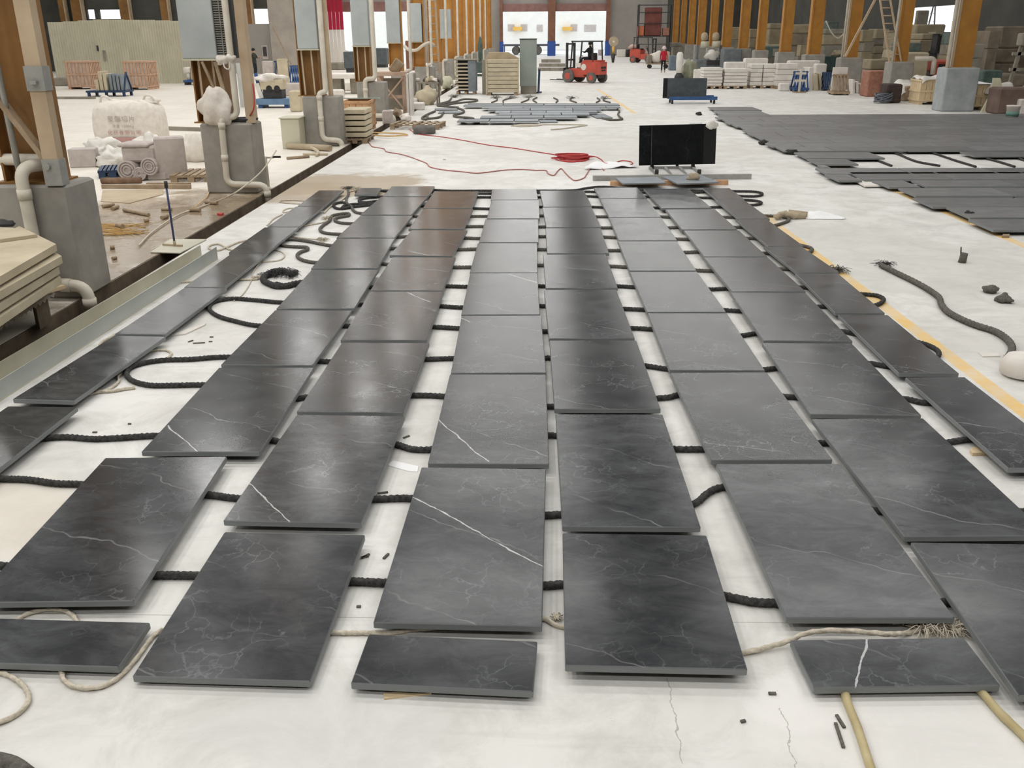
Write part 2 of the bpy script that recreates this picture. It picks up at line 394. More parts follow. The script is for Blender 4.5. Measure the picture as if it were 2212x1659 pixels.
FLOOR_M = floor_material('dusty_concrete_floor', (219, 217, 211), (236, 235, 231), (192, 190, 184),
    stains=[(*xy(735, 398), 1.7, 1.5, (178, 162, 138), 0.9), (*xy(640, 415), 1.2, 1.2, (170, 152, 128), 0.8), (*xy(1300, 320), 4, 3.0, (206, 203, 196), 0.5), (*xy(1900, 560), 1.8, 2.2, (204, 202, 194), 0.45), (*xy(-20, 1110), 0.6, 0.5, (224, 212, 192), 0.5), (*xy(1900, 1570), .55, .4, (240, 238, 234), .6), (*xy(1750, 1520), .3, .2, (242, 240, 236), .6), (*xy(700, 1580), .6, .3, (212, 212, 208), .5)],
    lines=[YELLOW, YELLOW2, (*xy(1290, 192), *xy(1372, 245), 0.15)], cracks=[(*xy(1440, 1465), *xy(1475, 1650)), (*xy(1690, 1530), *xy(1720, 1659))], joints=[P(700, 1333).y, P(1000, 560).y + 9])
FLOOR_L = floor_material('dusty_workshop_floor', (224, 217, 205), (234, 229, 219), (212, 204, 190),
    stains=[(*xy(330, 480), 2.2, 3.4, (168, 150, 126), 0.9)], wet=(*xy(380, 510), 2.6, 4.2, (146, 130, 108)))
CONC = mat('grey_concrete', (164, 159, 151), (140, 137, 130), 3.0, 0.85, 0.15)
CONC_PALE = mat('pale_blue_concrete', (176, 180, 180), (150, 156, 158), 3.0, 0.85, 0.12)
CONC_DARK = mat('damp_concrete', (118, 104, 86), (84, 72, 58), 4.0, 0.8, 0.2)
ORANGE = mat('ochre_column_paint', (188, 132, 54), (164, 112, 46), 2.0, 0.55, 0.02)
ORANGE_L = mat('shaded_ochre_paint', (156, 114, 62), (124, 88, 46), 1.6, 0.65, 0.04)  # column ochre darkened: the weaker light on the left is put into the colour
TAN = mat('dusty_tan_paint', (200, 180, 152), (180, 158, 130), 2.5, 0.7, 0.04)
PVC = mat('dusty_white_pvc', (222, 216, 202), (200, 192, 176), 3.0, 0.5, 0.03)
CAB = mat('grey_cabinet_paint', (186, 192, 192), (166, 172, 172), 1.2, 0.55, 0.0)
CAB_DARK = mat('dusty_louvre', (148, 146, 138), (112, 110, 102), 5, 0.7, 0.1)
CREAM = mat('cream_sheet_metal', (204, 200, 178), (188, 184, 162), 1.0, 0.6, 0.0)
DARKWALL = mat('dark_wall_cladding', (88, 88, 82), (70, 70, 66), 0.6, 0.8, 0.0)
GREYWALL = mat('grey_wall_cladding', (164, 158, 152), (146, 142, 136), 0.5, 0.8, 0.0)
ROOFM = mat('roof_sheet', (96, 95, 92), (82, 81, 78), 0.4, 0.8, 0.0)
WOOD = mat('new_crate_wood', (216, 174, 134), (190, 146, 106), 5.0, 0.7, 0.08, stretch=(1, 1, 0.25))
WOOD_OLD = mat('dusty_pallet_wood', (176, 156, 130), (140, 120, 96), 5.0, 0.8, 0.1)
PLY = mat('pale_plywood', (228, 206, 168), (210, 186, 148), 3.0, 0.7, 0.03)
BLUE = mat('blue_steel_paint', (56, 96, 150), (40, 72, 118), 3.0, 0.5, 0.03)
NAVY = mat('navy_plastic', (44, 70, 104), (30, 50, 78), 3.0, 0.5, 0.03)
BLACKROPE = mat('black_rope_fibre', (84, 83, 81), (46, 46, 46), 40.0, 0.95, 0.5, spec=0.2)
GREYROPE = mat('dusty_grey_rope_fibre', (120, 116, 108), (84, 82, 78), 40.0, 0.95, 0.5, spec=0.2)
WHITEROPE = mat('sisal_rope_fibre', (222, 213, 196), (192, 181, 162), 50.0, 0.95, 0.5, spec=0.2)
BAMBOO = mat('dry_bamboo', (206, 192, 150), (178, 162, 118), 6.0, 0.6, 0.1)
BEIGE = mat('beige_sandstone', (208, 196, 170), (184, 172, 146), 3.0, 0.85, 0.08)
WHITESTONE = mat('white_stone', (236, 230, 222), (216, 210, 202), 3.0, 0.8, 0.06)
PINKSTONE = mat('pinkish_limestone', (200, 190, 184), (176, 166, 160), 4.0, 0.85, 0.12)
GREYSTONE = mat('rough_grey_block', (160, 154, 140), (128, 122, 110), 2.0, 0.9, 0.2)
BROWNSTONE = mat('rough_brown_block', (150, 138, 120), (116, 106, 92), 2.0, 0.9, 0.2)
REDSTONE = mat('red_granite', (178, 130, 108), (148, 100, 82), 8.0, 0.7, 0.1)
GREENSTONE = mat('green_granite_block', (118, 132, 124), (88, 102, 96), 4.0, 0.8, 0.1)
STEEL = mat('bare_dusty_steel', (176, 176, 172), (150, 150, 146), 4.0, 0.5, 0.03, metal=0.3)
CHANNEL = mat('galvanised_channel', (206, 202, 184), (188, 184, 166), 1.8, 0.6, 0.0)
DARKSTEEL = mat('dark_steel', (62, 62, 62), (46, 46, 46), 5.0, 0.6, 0.05)
WHITEBAG = mat('woven_white_sack', (232, 226, 216), (214, 206, 196), 8.0, 0.8, 0.1)
FILM = mat('plastic_sheeting', (232, 228, 220), (214, 210, 202), 2.0, 0.35, 0.1)
CARD = mat('damp_cardboard', (194, 178, 152), (172, 156, 130), 3.0, 0.85, 0.05)
REDPLAST = mat('red_cable_sheath', (200, 70, 66), (176, 56, 56), 6, 0.5)
PINKHOSE = mat('faded_red_hose', (186, 120, 112), (170, 104, 98), 6, 0.6)
YELLOWHOSE = mat('yellow_hose', (226, 190, 130), (206, 168, 110), 6, 0.6)
REDPAINT = mat('forklift_red_paint', (206, 92, 74), (184, 78, 62), 3.0, 0.45)
RUBBER = mat('black_rubber', (52, 50, 48), (38, 37, 36), 6, 0.8)
TYREDUST = mat('dusty_rubber', (120, 116, 110), (86, 84, 80), 5, 0.85, 0.1)
REDCURT = mat('red_strip_curtain', (214, 84, 110), (192, 66, 92), 1.5, 0.5)
WHITECURT = mat('clear_strip_curtain', (236, 230, 220), (220, 212, 202), 1.5, 0.5)
for m_, tc_ in ((WHITECURT, (.95, .92, .88, 1)), (REDCURT, (.8, .16, .26, 1))):
    nt_ = m_.node_tree; tr_ = nt_.nodes.new('ShaderNodeBsdfTranslucent'); tr_.inputs[0].default_value = tc_; mx_ = nt_.nodes.new('ShaderNodeMixShader'); mx_.inputs[0].default_value = .7
    nt_.links.new(nt_.nodes['Principled BSDF'].outputs[0], mx_.inputs[1]); nt_.links.new(tr_.outputs[0], mx_.inputs[2]); nt_.links.new(mx_.outputs[0], nt_.nodes['Material Output'].inputs[0])
SKIN = mat('skin', (196, 150, 122), (182, 136, 110), 6, 0.6)
HAIR = mat('black_hair', (30, 28, 28), (22, 20, 20), 10, 0.7)
CLOTHG = mat('dark_green_cloth', (58, 62, 54), (46, 50, 44), 8, 0.9)
CLOTHD = mat('black_cloth', (36, 36, 40), (28, 28, 32), 8, 0.9)
CLOTHR = mat('crimson_cloth', (190, 36, 56), (168, 28, 46), 8, 0.9)
CLOTHB = mat('faded_work_cloth', (190, 176, 150), (168, 154, 130), 8, 0.9)
HATW = mat('white_cotton_hat', (232, 216, 214), (214, 196, 194), 8, 0.9)
GREENMACH = mat('green_machine_paint', (92, 112, 104), (66, 84, 78), 3, 0.6, 0.05)
PAPER = mat('white_paper', (250, 250, 250), (240, 240, 240), 3, 0.7)
GLASSY = mat('screen_plastic', (40, 44, 44), (30, 34, 34), 3, 0.4)
INK = mat('faded_grey_print', (178, 166, 160), (166, 154, 150), 20, 0.8)
INKR = mat('faded_red_print', (196, 154, 148), (184, 142, 138), 20, 0.8)
OUTG = mat('sunlit_yard_ground', (236, 236, 232), (224, 224, 220), 0.2, 0.9)
YELLOWP = mat('yellow_vehicle_paint', (236, 190, 96), (220, 172, 80), 1, 0.6)
A0, A1 = P(880, 251), P(445, 517)
def XR(y): return A0.x + (A1.x - A0.x) * (y - A0.y) / (A1.y - A0.y)
def XL(y): return XR(y) - 0.30
YE = 113.0; YN = -14.0; YP = 72.0; YB = 86.5; XWL, XWR = -46.0, 24.0
def quad(name, pts, m):
    b = MB(); b.add(pts, [tuple(range(len(pts)))]); return struct(b.build(name, m))
b = MB(); b.prism([(XR(YN), YN), (XWR, YN), (XWR, YE), (XR(YE), YE)], -0.6, 0); struct(b.build('floor', FLOOR_M))
XP = D(600, 60, YP).x; X2 = D(912, 60, YB).x
b = MB(); b.prism([(XWL, YN), (XL(YN), YN), (XL(YE), YE), (X2, YE), (X2, YB), (XP, YB), (XP, YP), (XWL, YP)], -0.6, 0); struct(b.build('floor_left', FLOOR_L))
b = MB(); b.prism([(XL(YN), YN), (XR(YN), YN), (XR(YE), YE), (XL(YE), YE)], -0.6, -0.34); struct(b.build('floor_drain', CONC_DARK))
b = MB()
b.prism([(XL(YN) + .002, YN), (XL(YN) + .02, YN), (XL(YE) + .02, YE), (XL(YE) + .002, YE)], -0.34, -0.004)
b.prism([(XR(YN) - .02, YN), (XR(YN) - .002, YN), (XR(YE) - .002, YE), (XR(YE) - .02, YE)], -0.34, -0.004)
struct(b.build('trim_1', CONC_DARK))
b = MB(); b.prism([(-160, YP + .4), (XP - .3, YP + .4), (XP - .3, YB + .3), (X2 - .3, YB + .3), (X2 - .3, YE + .4), (160, YE + .4), (160, 260), (-160, 260)], -0.3, -0.02); struct(b.build('yard_ground', OUTG))
b = MB(); b.prism([(XWR + .4, YN), (120, YN), (120, YE + .3), (XWR + .4, YE + .3)], -0.3, -0.02); struct(b.build('yard_ground', OUTG))

def wall_with_holes(name, m, u0, u1, z1, holes, place, th=0.25):
    """a wall along one axis, openings (u0, u1, z0, z1) left free"""
    us = sorted({u0, u1, *[h[0] for h in holes], *[h[1] for h in holes]}); b = MB()
    for a, c in zip(us, us[1:]):
        mid = (a + c) / 2; hs = sorted([h for h in holes if h[0] < mid < h[1]], key=lambda h: h[2]); z = 0.0
        for h in hs:
            if h[2] > z: place(b, a, c, z, h[2], th)
            z = h[3]
        if z < z1: place(b, a, c, z, z1, th)
    return struct(b.build(name, m))
along_x = lambda Y: (lambda b, a, c, z0, z1, th: b.box(a, c, Y, Y + th, z0, z1))
def hole(px0, px1, py0, py1, Y, floor=False):
    a, c = D(px0, py1, Y), D(px1, py0, Y); return (a.x, c.x, 0.0 if floor else a.z, c.z)
HB = [hole(1086, 1185, 122, 23, YE, True), hole(1198, 1309, 122, 23, YE, True)]
HB = [(a, c, z0, D(1150, 24, YE).z) for a, c, z0, z1 in HB]
XM = D(1440, 60, YE).x
wall_with_holes('wall_back', GREYWALL, X2, XM, ROOF, HB, along_x(YE))
HL = (*hole(700, 910, 122, 24, YB, True)[:3], D(800, 24, YB).z)
wall_with_holes('wall_back_left', GREYWALL, XP, X2, ROOF, [HL], along_x(YB))
for xx, ya, yb_ in ((XP, YP, YB), (X2, YB, YE)): b = MB(); b.box(xx - .25, xx, ya, yb_ + .25, 0, ROOF); struct(b.build('wall_left', GREYWALL))
b = MB(); b.box(XWL, XWR, YN - .25, YN, 0, ROOF); struct(b.build('wall_front_added', GREYWALL))  # unseen wall behind the camera, added to hold back light from that end
wall_with_holes('wall_back', DARKWALL, XM, XWR, ROOF, [], along_x(YE))
wall_with_holes('wall_left', DARKWALL, XWL, XP, ROOF, [hole(190, 203, 20.5, 41, YP), hole(216, 263, 20.5, 41, YP), hole(516, 536, 19, 52, YP), hole(549, 581, 19, 54, YP)], along_x(YP))
b = MB(); b.box(XWL - .25, XWL, YN, YP + .25, 0, ROOF); struct(b.build('wall_left', DARKWALL))
def on_right(px, py):
    d = ray(px, py); return CP + d * (XWR / d.x)
ra, rb2 = on_right(1948, 14), on_right(2086, 55)
wall_with_holes('wall_right', DARKWALL, YN, YE, ROOF, [(rb2.y, ra.y, on_right(2040, 70).z, on_right(2040, 12).z)], lambda b, a, c, z0, z1, th: b.box(XWR, XWR + th, a, c, z0, z1))
b = MB(); b.prism([(XWL - .3, YN - .3), (XWR + .3, YN - .3), (XWR + .3, YE + .3), (X2 - .3, YE + .3), (X2 - .3, YB + .3), (XP - .3, YB + .3), (XP - .3, YP + .3), (XWL - .3, YP + .3)], ROOF, ROOF + .2); struct(b.build('ceiling', ROOFM))
# door frames and the rolled shutters over the far doors
for i, (a, c, z0, z1) in enumerate(HB + [HL]):
    b = MB(); ye = YE if i < len(HB) else YB; b.box(a, c, ye - .35, ye - .02, z1 - 0.05, z1 + 0.75); struct(b.build('door_%d' % (i + 1), mat('rolled_shutter', (150, 112, 104), (126, 92, 86), 2, .6)))
for px0, px1, nm in ((1183, 1199, 'post'), (1307, 1316, 'post'), (1080, 1087, 'post')):
    a, c = D(px0, 122, YE - .5), D(px1, 122, YE - .5)
    t = thing('door_post', {1183: 'brown steel post with a blue foot between the two far doorways', 1307: 'brown steel post with a blue foot right of the far doorways', 1080: 'brown steel post with a blue foot left of the far doorways'}[px0], 'post', ((a.x + c.x) / 2, YE - .5, 0), group='posts of the far doorways')
    hw = (c.x - a.x) / 2
    MB().box(-hw, hw, -.15, .15, 1.6, 9).build('shaft', mat('brown_post_paint', (140, 96, 74), (116, 78, 60), 2, .6), t)
    MB().box(-hw - .04, hw + .04, -.19, .19, 0, 1.6).build('foot_guard', mat('blue_guard_paint', (52, 92, 170), (42, 76, 150), 2, .6), t)

# ---------------------------------------------------------------- stone slabs on the ropes
SL = {
 1: [[(687,411),(745,411),(700,445),(645,445)],[(638,446),(701,446),(645,490),(578,490)],[(568,491),(648,491),(573.6,545.5),(497.7,545.5)],[(500,546),(576,546),(487.4,621),(400,620)],[(398,621),(488,622),(358,723),(248,721.7)],[(248,724),(362,727),(156,866),(25,863)],[(22,876),(166,879),(-40,1044),(-230,1044)]],
 2: [[(-45,1335),(336,1340),(267,1441),(-150,1432)],[(223,987),(492,986),(290.5,1299),(-62,1303)],[(473,793),(680,794),(563,976),(301,977)],[(598,670),(760,670),(674.5,789.5),(473,788)],[(671,583),(821,582),(762.7,666.7),(597,666.7)],[(728,515.6),(854.4,514.8),(814,579),(671,580)],[(776,465),(894,466),(851,513.7),(728,513.7)],[(823,425),(925.5,425.6),(888,463.5),(776,464)],[(847,402.5),(939,402),(925.5,424),(825,424)]],
 3: [[(487,1149),(793,1152),(668,1473.4),(278.5,1463)],[(643,895),(876,898),(781,1131),(475,1126)],[(734.8,739),(925.5,740.7),(875,892),(645,889)],[(800.7,629.5),(960.7,629),(919.5,735),(734.8,735)],[(845.5,555),(983,556),(959,628),(802,627)],[(888,496),(1011,497.5),(975.6,553),(842.7,551.7)],[(914.6,451),(1023,451),(1001,495),(882,494.5)],[(938.5,413),(1033,413),(1020,450),(913,450)]],
 4: [[(797.8,1368),(1160.8,1382.6),(1153,1495.6),(754.4,1478)],[(906,1008),(1182,1012),(1172,1355.7),(808,1345)],[(975,808),(1180,808),(1184,1003),(921,1002)],[(996.5,681.6),(1166,681),(1181.8,805.8),(976.5,805.8)],[(1016,590),(1160,589),(1165.5,679.7),(998,679.7)],[(1031,525),(1161,525),(1160,589),(1016,589)],[(1046,473.6),(1165.5,473.6),(1161,523.7),(1036.7,523.7)],[(1059.7,432),(1164.7,432),(1165.5,472),(1054,472)],[(1062,408.5),(1157,408),(1164,431.5),(1061,431.5)]],
 5: [[(1218,1152),(1530,1153),(1612,1447),(1214,1440)],[(1203,893),(1425,895),(1518,1140),(1215,1138)],[(1188,735),(1374,735),(1427,884),(1197,884)],[(1177,626),(1331,625),(1370,731),(1185,731.6)],[(1176,550),(1312.7,548.5),(1329,621.7),(1176,623)],[(1180,493),(1298.6,492),(1313,547),(1181,547.7)],[(1174,448),(1279,447),(1296.5,490.7),(1178.5,491.5)],[(1167,411.5),(1261,411),(1278,446),(1174,447)]],
 6: [[(1702,1380),(2088,1375),(2160,1477.5),(1757,1492.7)],[(1545,1001),(1817,1000.6),(2065,1336),(1698,1336)],[(1447,805),(1656,803),(1800,994),(1536,994)],[(1399,676),(1570,676),(1651,800.6),(1448,800)],[(1360,586.5),(1505,586.5),(1569,674),(1398,674.6)],[(1337,521),(1462,520.6),(1502.6,585),(1359,585)],[(1316,470),(1429,470),(1462,519.5),(1337,520)],[(1296.5,430),(1395.5,429),(1429,469),(1315.5,469)],[(1284,405.6),(1378,404.8),(1395.5,428),(1296.5,429)]],
 7: [[(1972,1172.5),(2290,1172.5),(2580,1509),(2210,1509.5)],[(1751,904),(1993,902.5),(2273,1159),(1953.5,1159)],[(1646.5,741),(1841,740.5),(1991.5,898),(1749,894.6)],[(1580,632),(1743.5,630.7),(1837,737),(1646,736.5)],[(1523,556),(1657,554.7),(1741,629.8),(1580,630)],[(1479.5,497.8),(1595,497),(1656.6,554),(1521.6,554.7)],[(1434.8,452),(1544.6,451.7),(1592,495.6),(1477,496)],[(1397,407.5),(1493,407),(1529.7,448),(1422.6,451)]],
 8: [[(1953.5,814.6),(2081.6,813.3),(2344,1012),(2180,1011.7)],[(1812.7,680),(1920,679.5),(2069,807),(1939,806)],[(1719,590),(1813,590),(1907.6,676),(1803,675.5)],[(1652,533),(1730,531),(1812.7,588.7),(1719,588.7)],[(1596,474),(1660,472.6),(1730,531),(1652,532)],[(1546,430.5),(1611,430.5),(1657,472),(1595,473.4)],[(1520,406.6),(1573,406),(1611,430),(1546,430)]],
}
RD = 0.046; TH = 0.034; ZT = RD + TH
def rect_slab(quadpx, zs, th, name, label, cat, group, m, nominal=None, shrink=0.012):
    q = [P(x, y, z) for (x, y), z in zip(quadpx, zs)]
    c = (q[0] + q[1] + q[2] + q[3]) / 4
    ex = ((q[1] - q[0]) + (q[2] - q[3])) / 2; ey = ((q[0] - q[3]) + (q[1] - q[2])) / 2
    wd, ln = ex.to_2d().length, ey.to_2d().length
    if nominal:
        wd = wd * .5 + nominal * .5
    ang = (math.atan2(ex.y, ex.x) + math.atan2(ey.y, ey.x) - math.pi / 2) / 2
    pitch = math.atan2((zs[0] + zs[1] - zs[2] - zs[3]) / 2, ln)
    b = MB(); b.box(-wd / 2, wd / 2, -(ln - shrink) / 2, (ln - shrink) / 2, -th, 0, c=0.004)
    o = b.build(name, m, origin=(0, 0, 0)); o.location = c
    o.rotation_euler = (pitch, 0, ang)
    tag(o, label, cat, group, 'thing')
    for k, v in (('vein_cos', 1.0), ('vein_sin', 0.0), ('vein_x', 0.0), ('vein_y', 0.0), ('vein_length', 0.0)): o[k] = v
    return o
def set_vein(o, x0, y0, x1, y1):
    """a bold white vein from (x0, y0) to (x1, y1), metres from the slab's centre"""
    ln = math.hypot(x1 - x0, y1 - y0)
    o['vein_cos'] = (x1 - x0) / ln; o['vein_sin'] = (y1 - y0) / ln; o['vein_x'] = (x0 + x1) / 2; o['vein_y'] = (y0 + y1) / 2; o['vein_length'] = ln / 2
G1 = 'dark stone slabs laid out on the black ropes'
SHORT = {(2, 0): 1, (4, 0): 1, (6, 0): 1}
for cnum, rows in SL.items():
    front_first = rows if cnum != 1 else rows[::-1]
    if cnum == 8: front_first = rows
    for i, q in enumerate(front_first):
        zs = [ZT + rnd.uniform(-.0015, .0015) for _ in range(4)]
        if (cnum, i) in SHORT: zs = [0.056] * 4
        if cnum == 3 and i == 0: zs = [ZT, ZT, 0.050, 0.050]
        nth = ORD[i + 1] + ' from the front' if i else 'the front one'
        if cnum in (1, 8): nth = ORD[i + 1] + ' from the front in the narrow'
        kind = 'short dark stone slab, the front one in' if (cnum, i) in SHORT else 'dark stone slab, ' + nth + (' in' if cnum not in (1, 8) else '')
        if cnum in (1, 8): lab = 'narrow dark stone slab, %s from the front in the %s column' % (ORD[i + 1], 'leftmost' if cnum == 1 else 'rightmost')
        else: lab = '%s the %s column from the left' % (kind, ORD[cnum])
        o = rect_slab(q, zs, TH, 'stone_slab', lab, 'stone slab', G1, STONE, nominal=None if cnum in (1, 8) else 0.735)
        V = {(3, 1): (-.37, -.30, .02, -.76), (2, 2): (-.36, -.36, -.02, -.76), (3, 5): (-.2, -.5, .1, -.72), (4, 1): (-.4, .42, .4, -.32), (3, 3): (0.0, .74, .28, .38), (4, 4): (0.05, .72, .4, .32),
             (4, 2): (-.4, -.05, .0, -.74), (4, 6): (.0, .72, .42, .45), (6, 0): (-.02, .2, -.22, -.18), (4, 3): (-.36, .68, -.28, .56)}.get((cnum, i))
        if V: set_vein(o, *V)
o = rect_slab([(777, 406), (819, 406), (819, 420), (766, 420)], [ZT] * 4, TH, 'stone_slab', 'small dark slab offcut lying under the far tangle of black rope', 'stone slab', G1, STONE)

# ---------------------------------------------------------------- ropes under the slabs
def rope(pts, name, label, m, r=0.0192, group=None, z=None, step=0.014, pitch=0.115, cat='rope', fray=None, n=12, zs=None, flat=0.05):
    w3 = [P(x, y, (r * 1.12 if z is None else z)) for x, y in pts]
    if zs:
        for i, h in zs.items(): w3[i] = P(*pts[i], h)
    path = smooth_path(w3, flat)
    path = smooth_path(path, step) if step < flat else path
    b = MB(); b.tube(path, r, n, 3, 0.20, pitch); o = b.build(name, m, origin=w3[0] - Vector((0, 0, w3[0].z)))
    tag(o, label, cat, group)
    for (px, py, sz) in (fray or []): frayed(o, P(px, py, 0), sz, m)
    return o
def frayed(o, c, sz, m, n=90):
    """loose fibres of a frayed rope end"""
    b = MB(); rr = random.Random(int(c.x * 977 + c.y * 131))
    for i in range(n):
        a = rr.uniform(0, 2 * math.pi); q = rr.uniform(.3, 1) * sz; h = rr.uniform(.01, .38) * sz
        p0 = c + Vector((rr.uniform(-.25, .25) * sz, rr.uniform(-.25, .25) * sz, .012))
        p1 = p0 + Vector((math.cos(a) * q * .5, math.sin(a) * q * .5, h)); p2 = p0 + Vector((math.cos(a) * q, math.sin(a) * q, h * rr.uniform(.0, .7)))
        b.tube(smooth_path([p0, p1, p2], sz * .25), max(.0022, sz * .016), 4)
    b.build('frayed_end', m, o, world=True)
G2 = 'heavy black ropes under the slabs'
rope([(-330, 1160), (-120, 1222), (2, 1222), (120, 1236), (330, 1242), (420, 1243), (560, 1252), (763, 1256), (832, 1259), (1000, 1262), (1177, 1265), (1216, 1262), (1400, 1272), (1568, 1288), (1625, 1300), (1685, 1303), (1850, 1306), (2045, 1301), (2300, 1290)],
     'black_rope', 'thick black rope nearest the camera, crossing under the front slabs', BLACKROPE, group=G2)
rope([(-60, 1030), (0, 1034), (60, 1036), (120, 1044), (175, 1046), (320, 1060), (447, 1068), (508, 1076), (650, 1084), (808, 1078), (895, 1077), (1050, 1100), (1181, 1113), (1214, 1111), (1370, 1116), (1500, 1088), (1528, 1066), (1562, 1052), (1700, 1070), (1896, 1103), (2100, 1108), (2350, 1100)],
     'black_rope', 'second black rope from the camera, entering at the left edge of the photo', BLACKROPE, group=G2)
rope([(40, 958), (85, 948), (140, 944), (205, 948), (270, 945), (335, 941), (450, 946), (585, 950), (606, 954), (740, 950), (858, 960), (885, 969), (927, 971), (1060, 950), (1184, 940), (1204, 941), (1330, 962), (1462, 970), (1520, 970), (1650, 966), (1778, 957), (1920, 965), (2050, 955), (2102, 948), (2240, 955)],
     'black_rope', 'third black rope, running straight out from the low left slab', BLACKROPE, group=G2)
rope([(640, 860), (560, 845), (500, 834), (437, 831), (380, 832), (325, 832), (290, 824), (274, 810), (282, 794), (310, 784), (350, 778), (410, 776), (480, 771), (590, 774), (690, 780), (713, 781), (820, 780), (918, 776), (978, 774), (1080, 772), (1183, 773), (1192, 773), (1300, 782), (1395, 790), (1443, 797), (1550, 800), (1655, 798), (1676, 795), (1780, 788), (1882, 785), (1920, 792), (1980, 790), (2024, 772), (2026, 758), (2000, 744), (1960, 735), (1850, 722), (1822, 716), (1720, 722), (1633, 720), (1600, 725), (1500, 718), (1406, 711), (1366, 709), (1270, 713), (1177, 716), (1080, 712), (990, 709), (936, 706), (840, 704), (744, 704), (650, 702), (557, 703), (510, 694), (470, 682), (452, 666), (465, 651), (500, 645), (550, 648), (606, 653), (690, 655), (779, 658), (860, 655), (951, 661), (998, 664), (1080, 660), (1171, 661), (1260, 664), (1348, 667), (1394, 669), (1480, 672), (1568, 670), (1599, 672), (1700, 668), (1775, 662), (1840, 664), (1888, 660), (1906, 652), (1908, 645), (1893, 638), (1860, 635), (1800, 628), (1739, 621), (1650, 620), (1572, 623), (1532, 625), (1450, 622), (1370, 620), (1332, 618), (1250, 620), (1169, 618), (1090, 617), (1007, 619), (965, 618), (880, 620), (803, 620), (720, 616), (650, 611), (620, 616), (596, 612)],
     'black_rope', 'long black rope with two open loops left of the second slab column', BLACKROPE, group=G2)
rope([(640, 862), (660, 858), (760, 862), (890, 854), (958, 856), (1070, 870), (1185, 878), (1198, 878), (1310, 868), (1420, 860), (1445, 858), (1468, 852), (1580, 855), (1702, 857), (1830, 866), (1961, 862), (1990, 869), (2018, 870), (2090, 868)],
     'black_rope', 'fourth black rope, joining the larger loop under the slabs', BLACKROPE, group=G2)
rope([(1808, 588), (1800, 584), (1770, 582), (1697, 581), (1620, 582), (1541, 585), (1505, 584), (1430, 580), (1355, 577), (1317, 575), (1240, 576), (1167, 573), (1090, 575), (1016, 577), (980, 577), (900, 572), (840, 571), (820, 569), (750, 572), (681, 567), (655, 562), (642, 553), (648, 545), (664, 539), (662, 534), (640, 533), (615, 531), (607, 526), (613, 518), (630, 517), (665, 521), (712, 530), (780, 534), (843, 537), (858, 536), (920, 538), (988, 539), (1027, 538), (1100, 538), (1170, 539), (1240, 540), (1313, 541), (1341, 541), (1410, 542), (1479, 545), (1511, 544), (1590, 546), (1661, 547), (1725, 548), (1752, 543), (1750, 535), (1720, 528), (1670, 520), (1629, 515), (1560, 516), (1490, 517), (1460, 516), (1400, 514), (1331, 513), (1304, 512), (1240, 511), (1171, 511), (1100, 512), (1037, 515), (1004, 514), (940, 512), (879, 511), (856, 512), (800, 508), (736, 506), (702, 503), (691, 496), (699, 486), (712, 477), (718, 466), (735, 462), (752, 461), (752, 466), (730, 470), (723, 475), (735, 481), (763, 483), (820, 484), (885, 486), (940, 487), (1005, 489), (1043, 489), (1100, 490), (1168, 490), (1230, 490), (1295, 492), (1322, 492), (1380, 492), (1444, 492), (1467, 491), (1530, 490), (1591, 491), (1612, 490), (1660, 489), (1690, 482), (1705, 474), (1690, 468), (1650, 466), (1587, 469), (1562, 469), (1500, 469), (1446, 469), (1429, 468), (1370, 468), (1314, 468), (1286, 468), (1230, 467), (1170, 466), (1110, 466), (1053, 467), (1018, 467), (960, 467), (903, 468), (896, 467), (840, 464), (775, 460), (764, 455), (758, 445), (750, 440), (748, 430), (752, 420), (752, 411)],
     'black_rope', 'long black rope winding in S bends beside the second slab column', GREYROPE, group=G2, fray=[(1808, 588, .16), (752, 409, .12)])
rope([(830, 438), (800, 443), (770, 446), (735, 451), (722, 447), (724, 440), (738, 437), (752, 441), (755, 446), (740, 450), (748, 443), (790, 440), (840, 442), (912, 445), (960, 447), (1023, 450), (1058, 451), (1110, 449), (1170, 447), (1220, 447), (1277, 447), (1304, 448), (1360, 449), (1415, 449), (1480, 449), (1530, 448), (1560, 447), (1600, 444), (1635, 442), (1645, 438), (1635, 434), (1611, 432), (1570, 430), (1540, 428), (1511, 427), (1460, 426), (1406, 425), (1393, 425), (1340, 425), (1291, 425), (1269, 424), (1210, 425), (1165, 426), (1110, 426), (1061, 426), (1030, 426), (970, 426), (910, 425), (823, 425), (790, 428), (778, 431), (777, 436), (790, 437), (815, 434)],
     'black_rope', 'black rope knotted in a tangle at the far left corner of the slabs', BLACKROPE, group=G2, n=9)
rope([(768, 416), (790, 413), (815, 411), (850, 415), (910, 414), (970, 417), (1033, 418), (1061, 418), (1110, 416), (1165, 416), (1210, 415), (1264, 414), (1284, 414), (1340, 415), (1385, 416), (1402, 416), (1450, 416), (1501, 416), (1527, 415), (1560, 420), (1595, 423), (1630, 424), (1645, 421), (1645, 417), (1630, 414), (1590, 413), (1540, 412), (1480, 411), (1410, 410), (1379, 410), (1330, 405), (1299, 403.5), (1270, 406), (1240, 411), (1161, 412), (1110, 412), (1061, 412), (1037, 412), (970, 412), (930, 410), (850, 412), (818, 412), (780, 418)],
     'black_rope', 'farthest black rope, with a flat loop past the far right slab', BLACKROPE, group=G2, n=9)
o = rope([(655, 610), (636, 613), (620, 617), (600, 618), (580, 612), (568, 604), (576, 594), (592, 586), (612, 585), (630, 590), (642, 588)], 'rope_end', 'frayed black rope end curled in a tuft on the pale floor', BLACKROPE, r=0.03, pitch=.13, group='frayed rope ends')
frayed(o, P(590, 598), .17, BLACKROPE, 90); frayed(o, P(612, 592), .16, BLACKROPE, 90); frayed(o, P(630, 600), .13, BLACKROPE, 50)
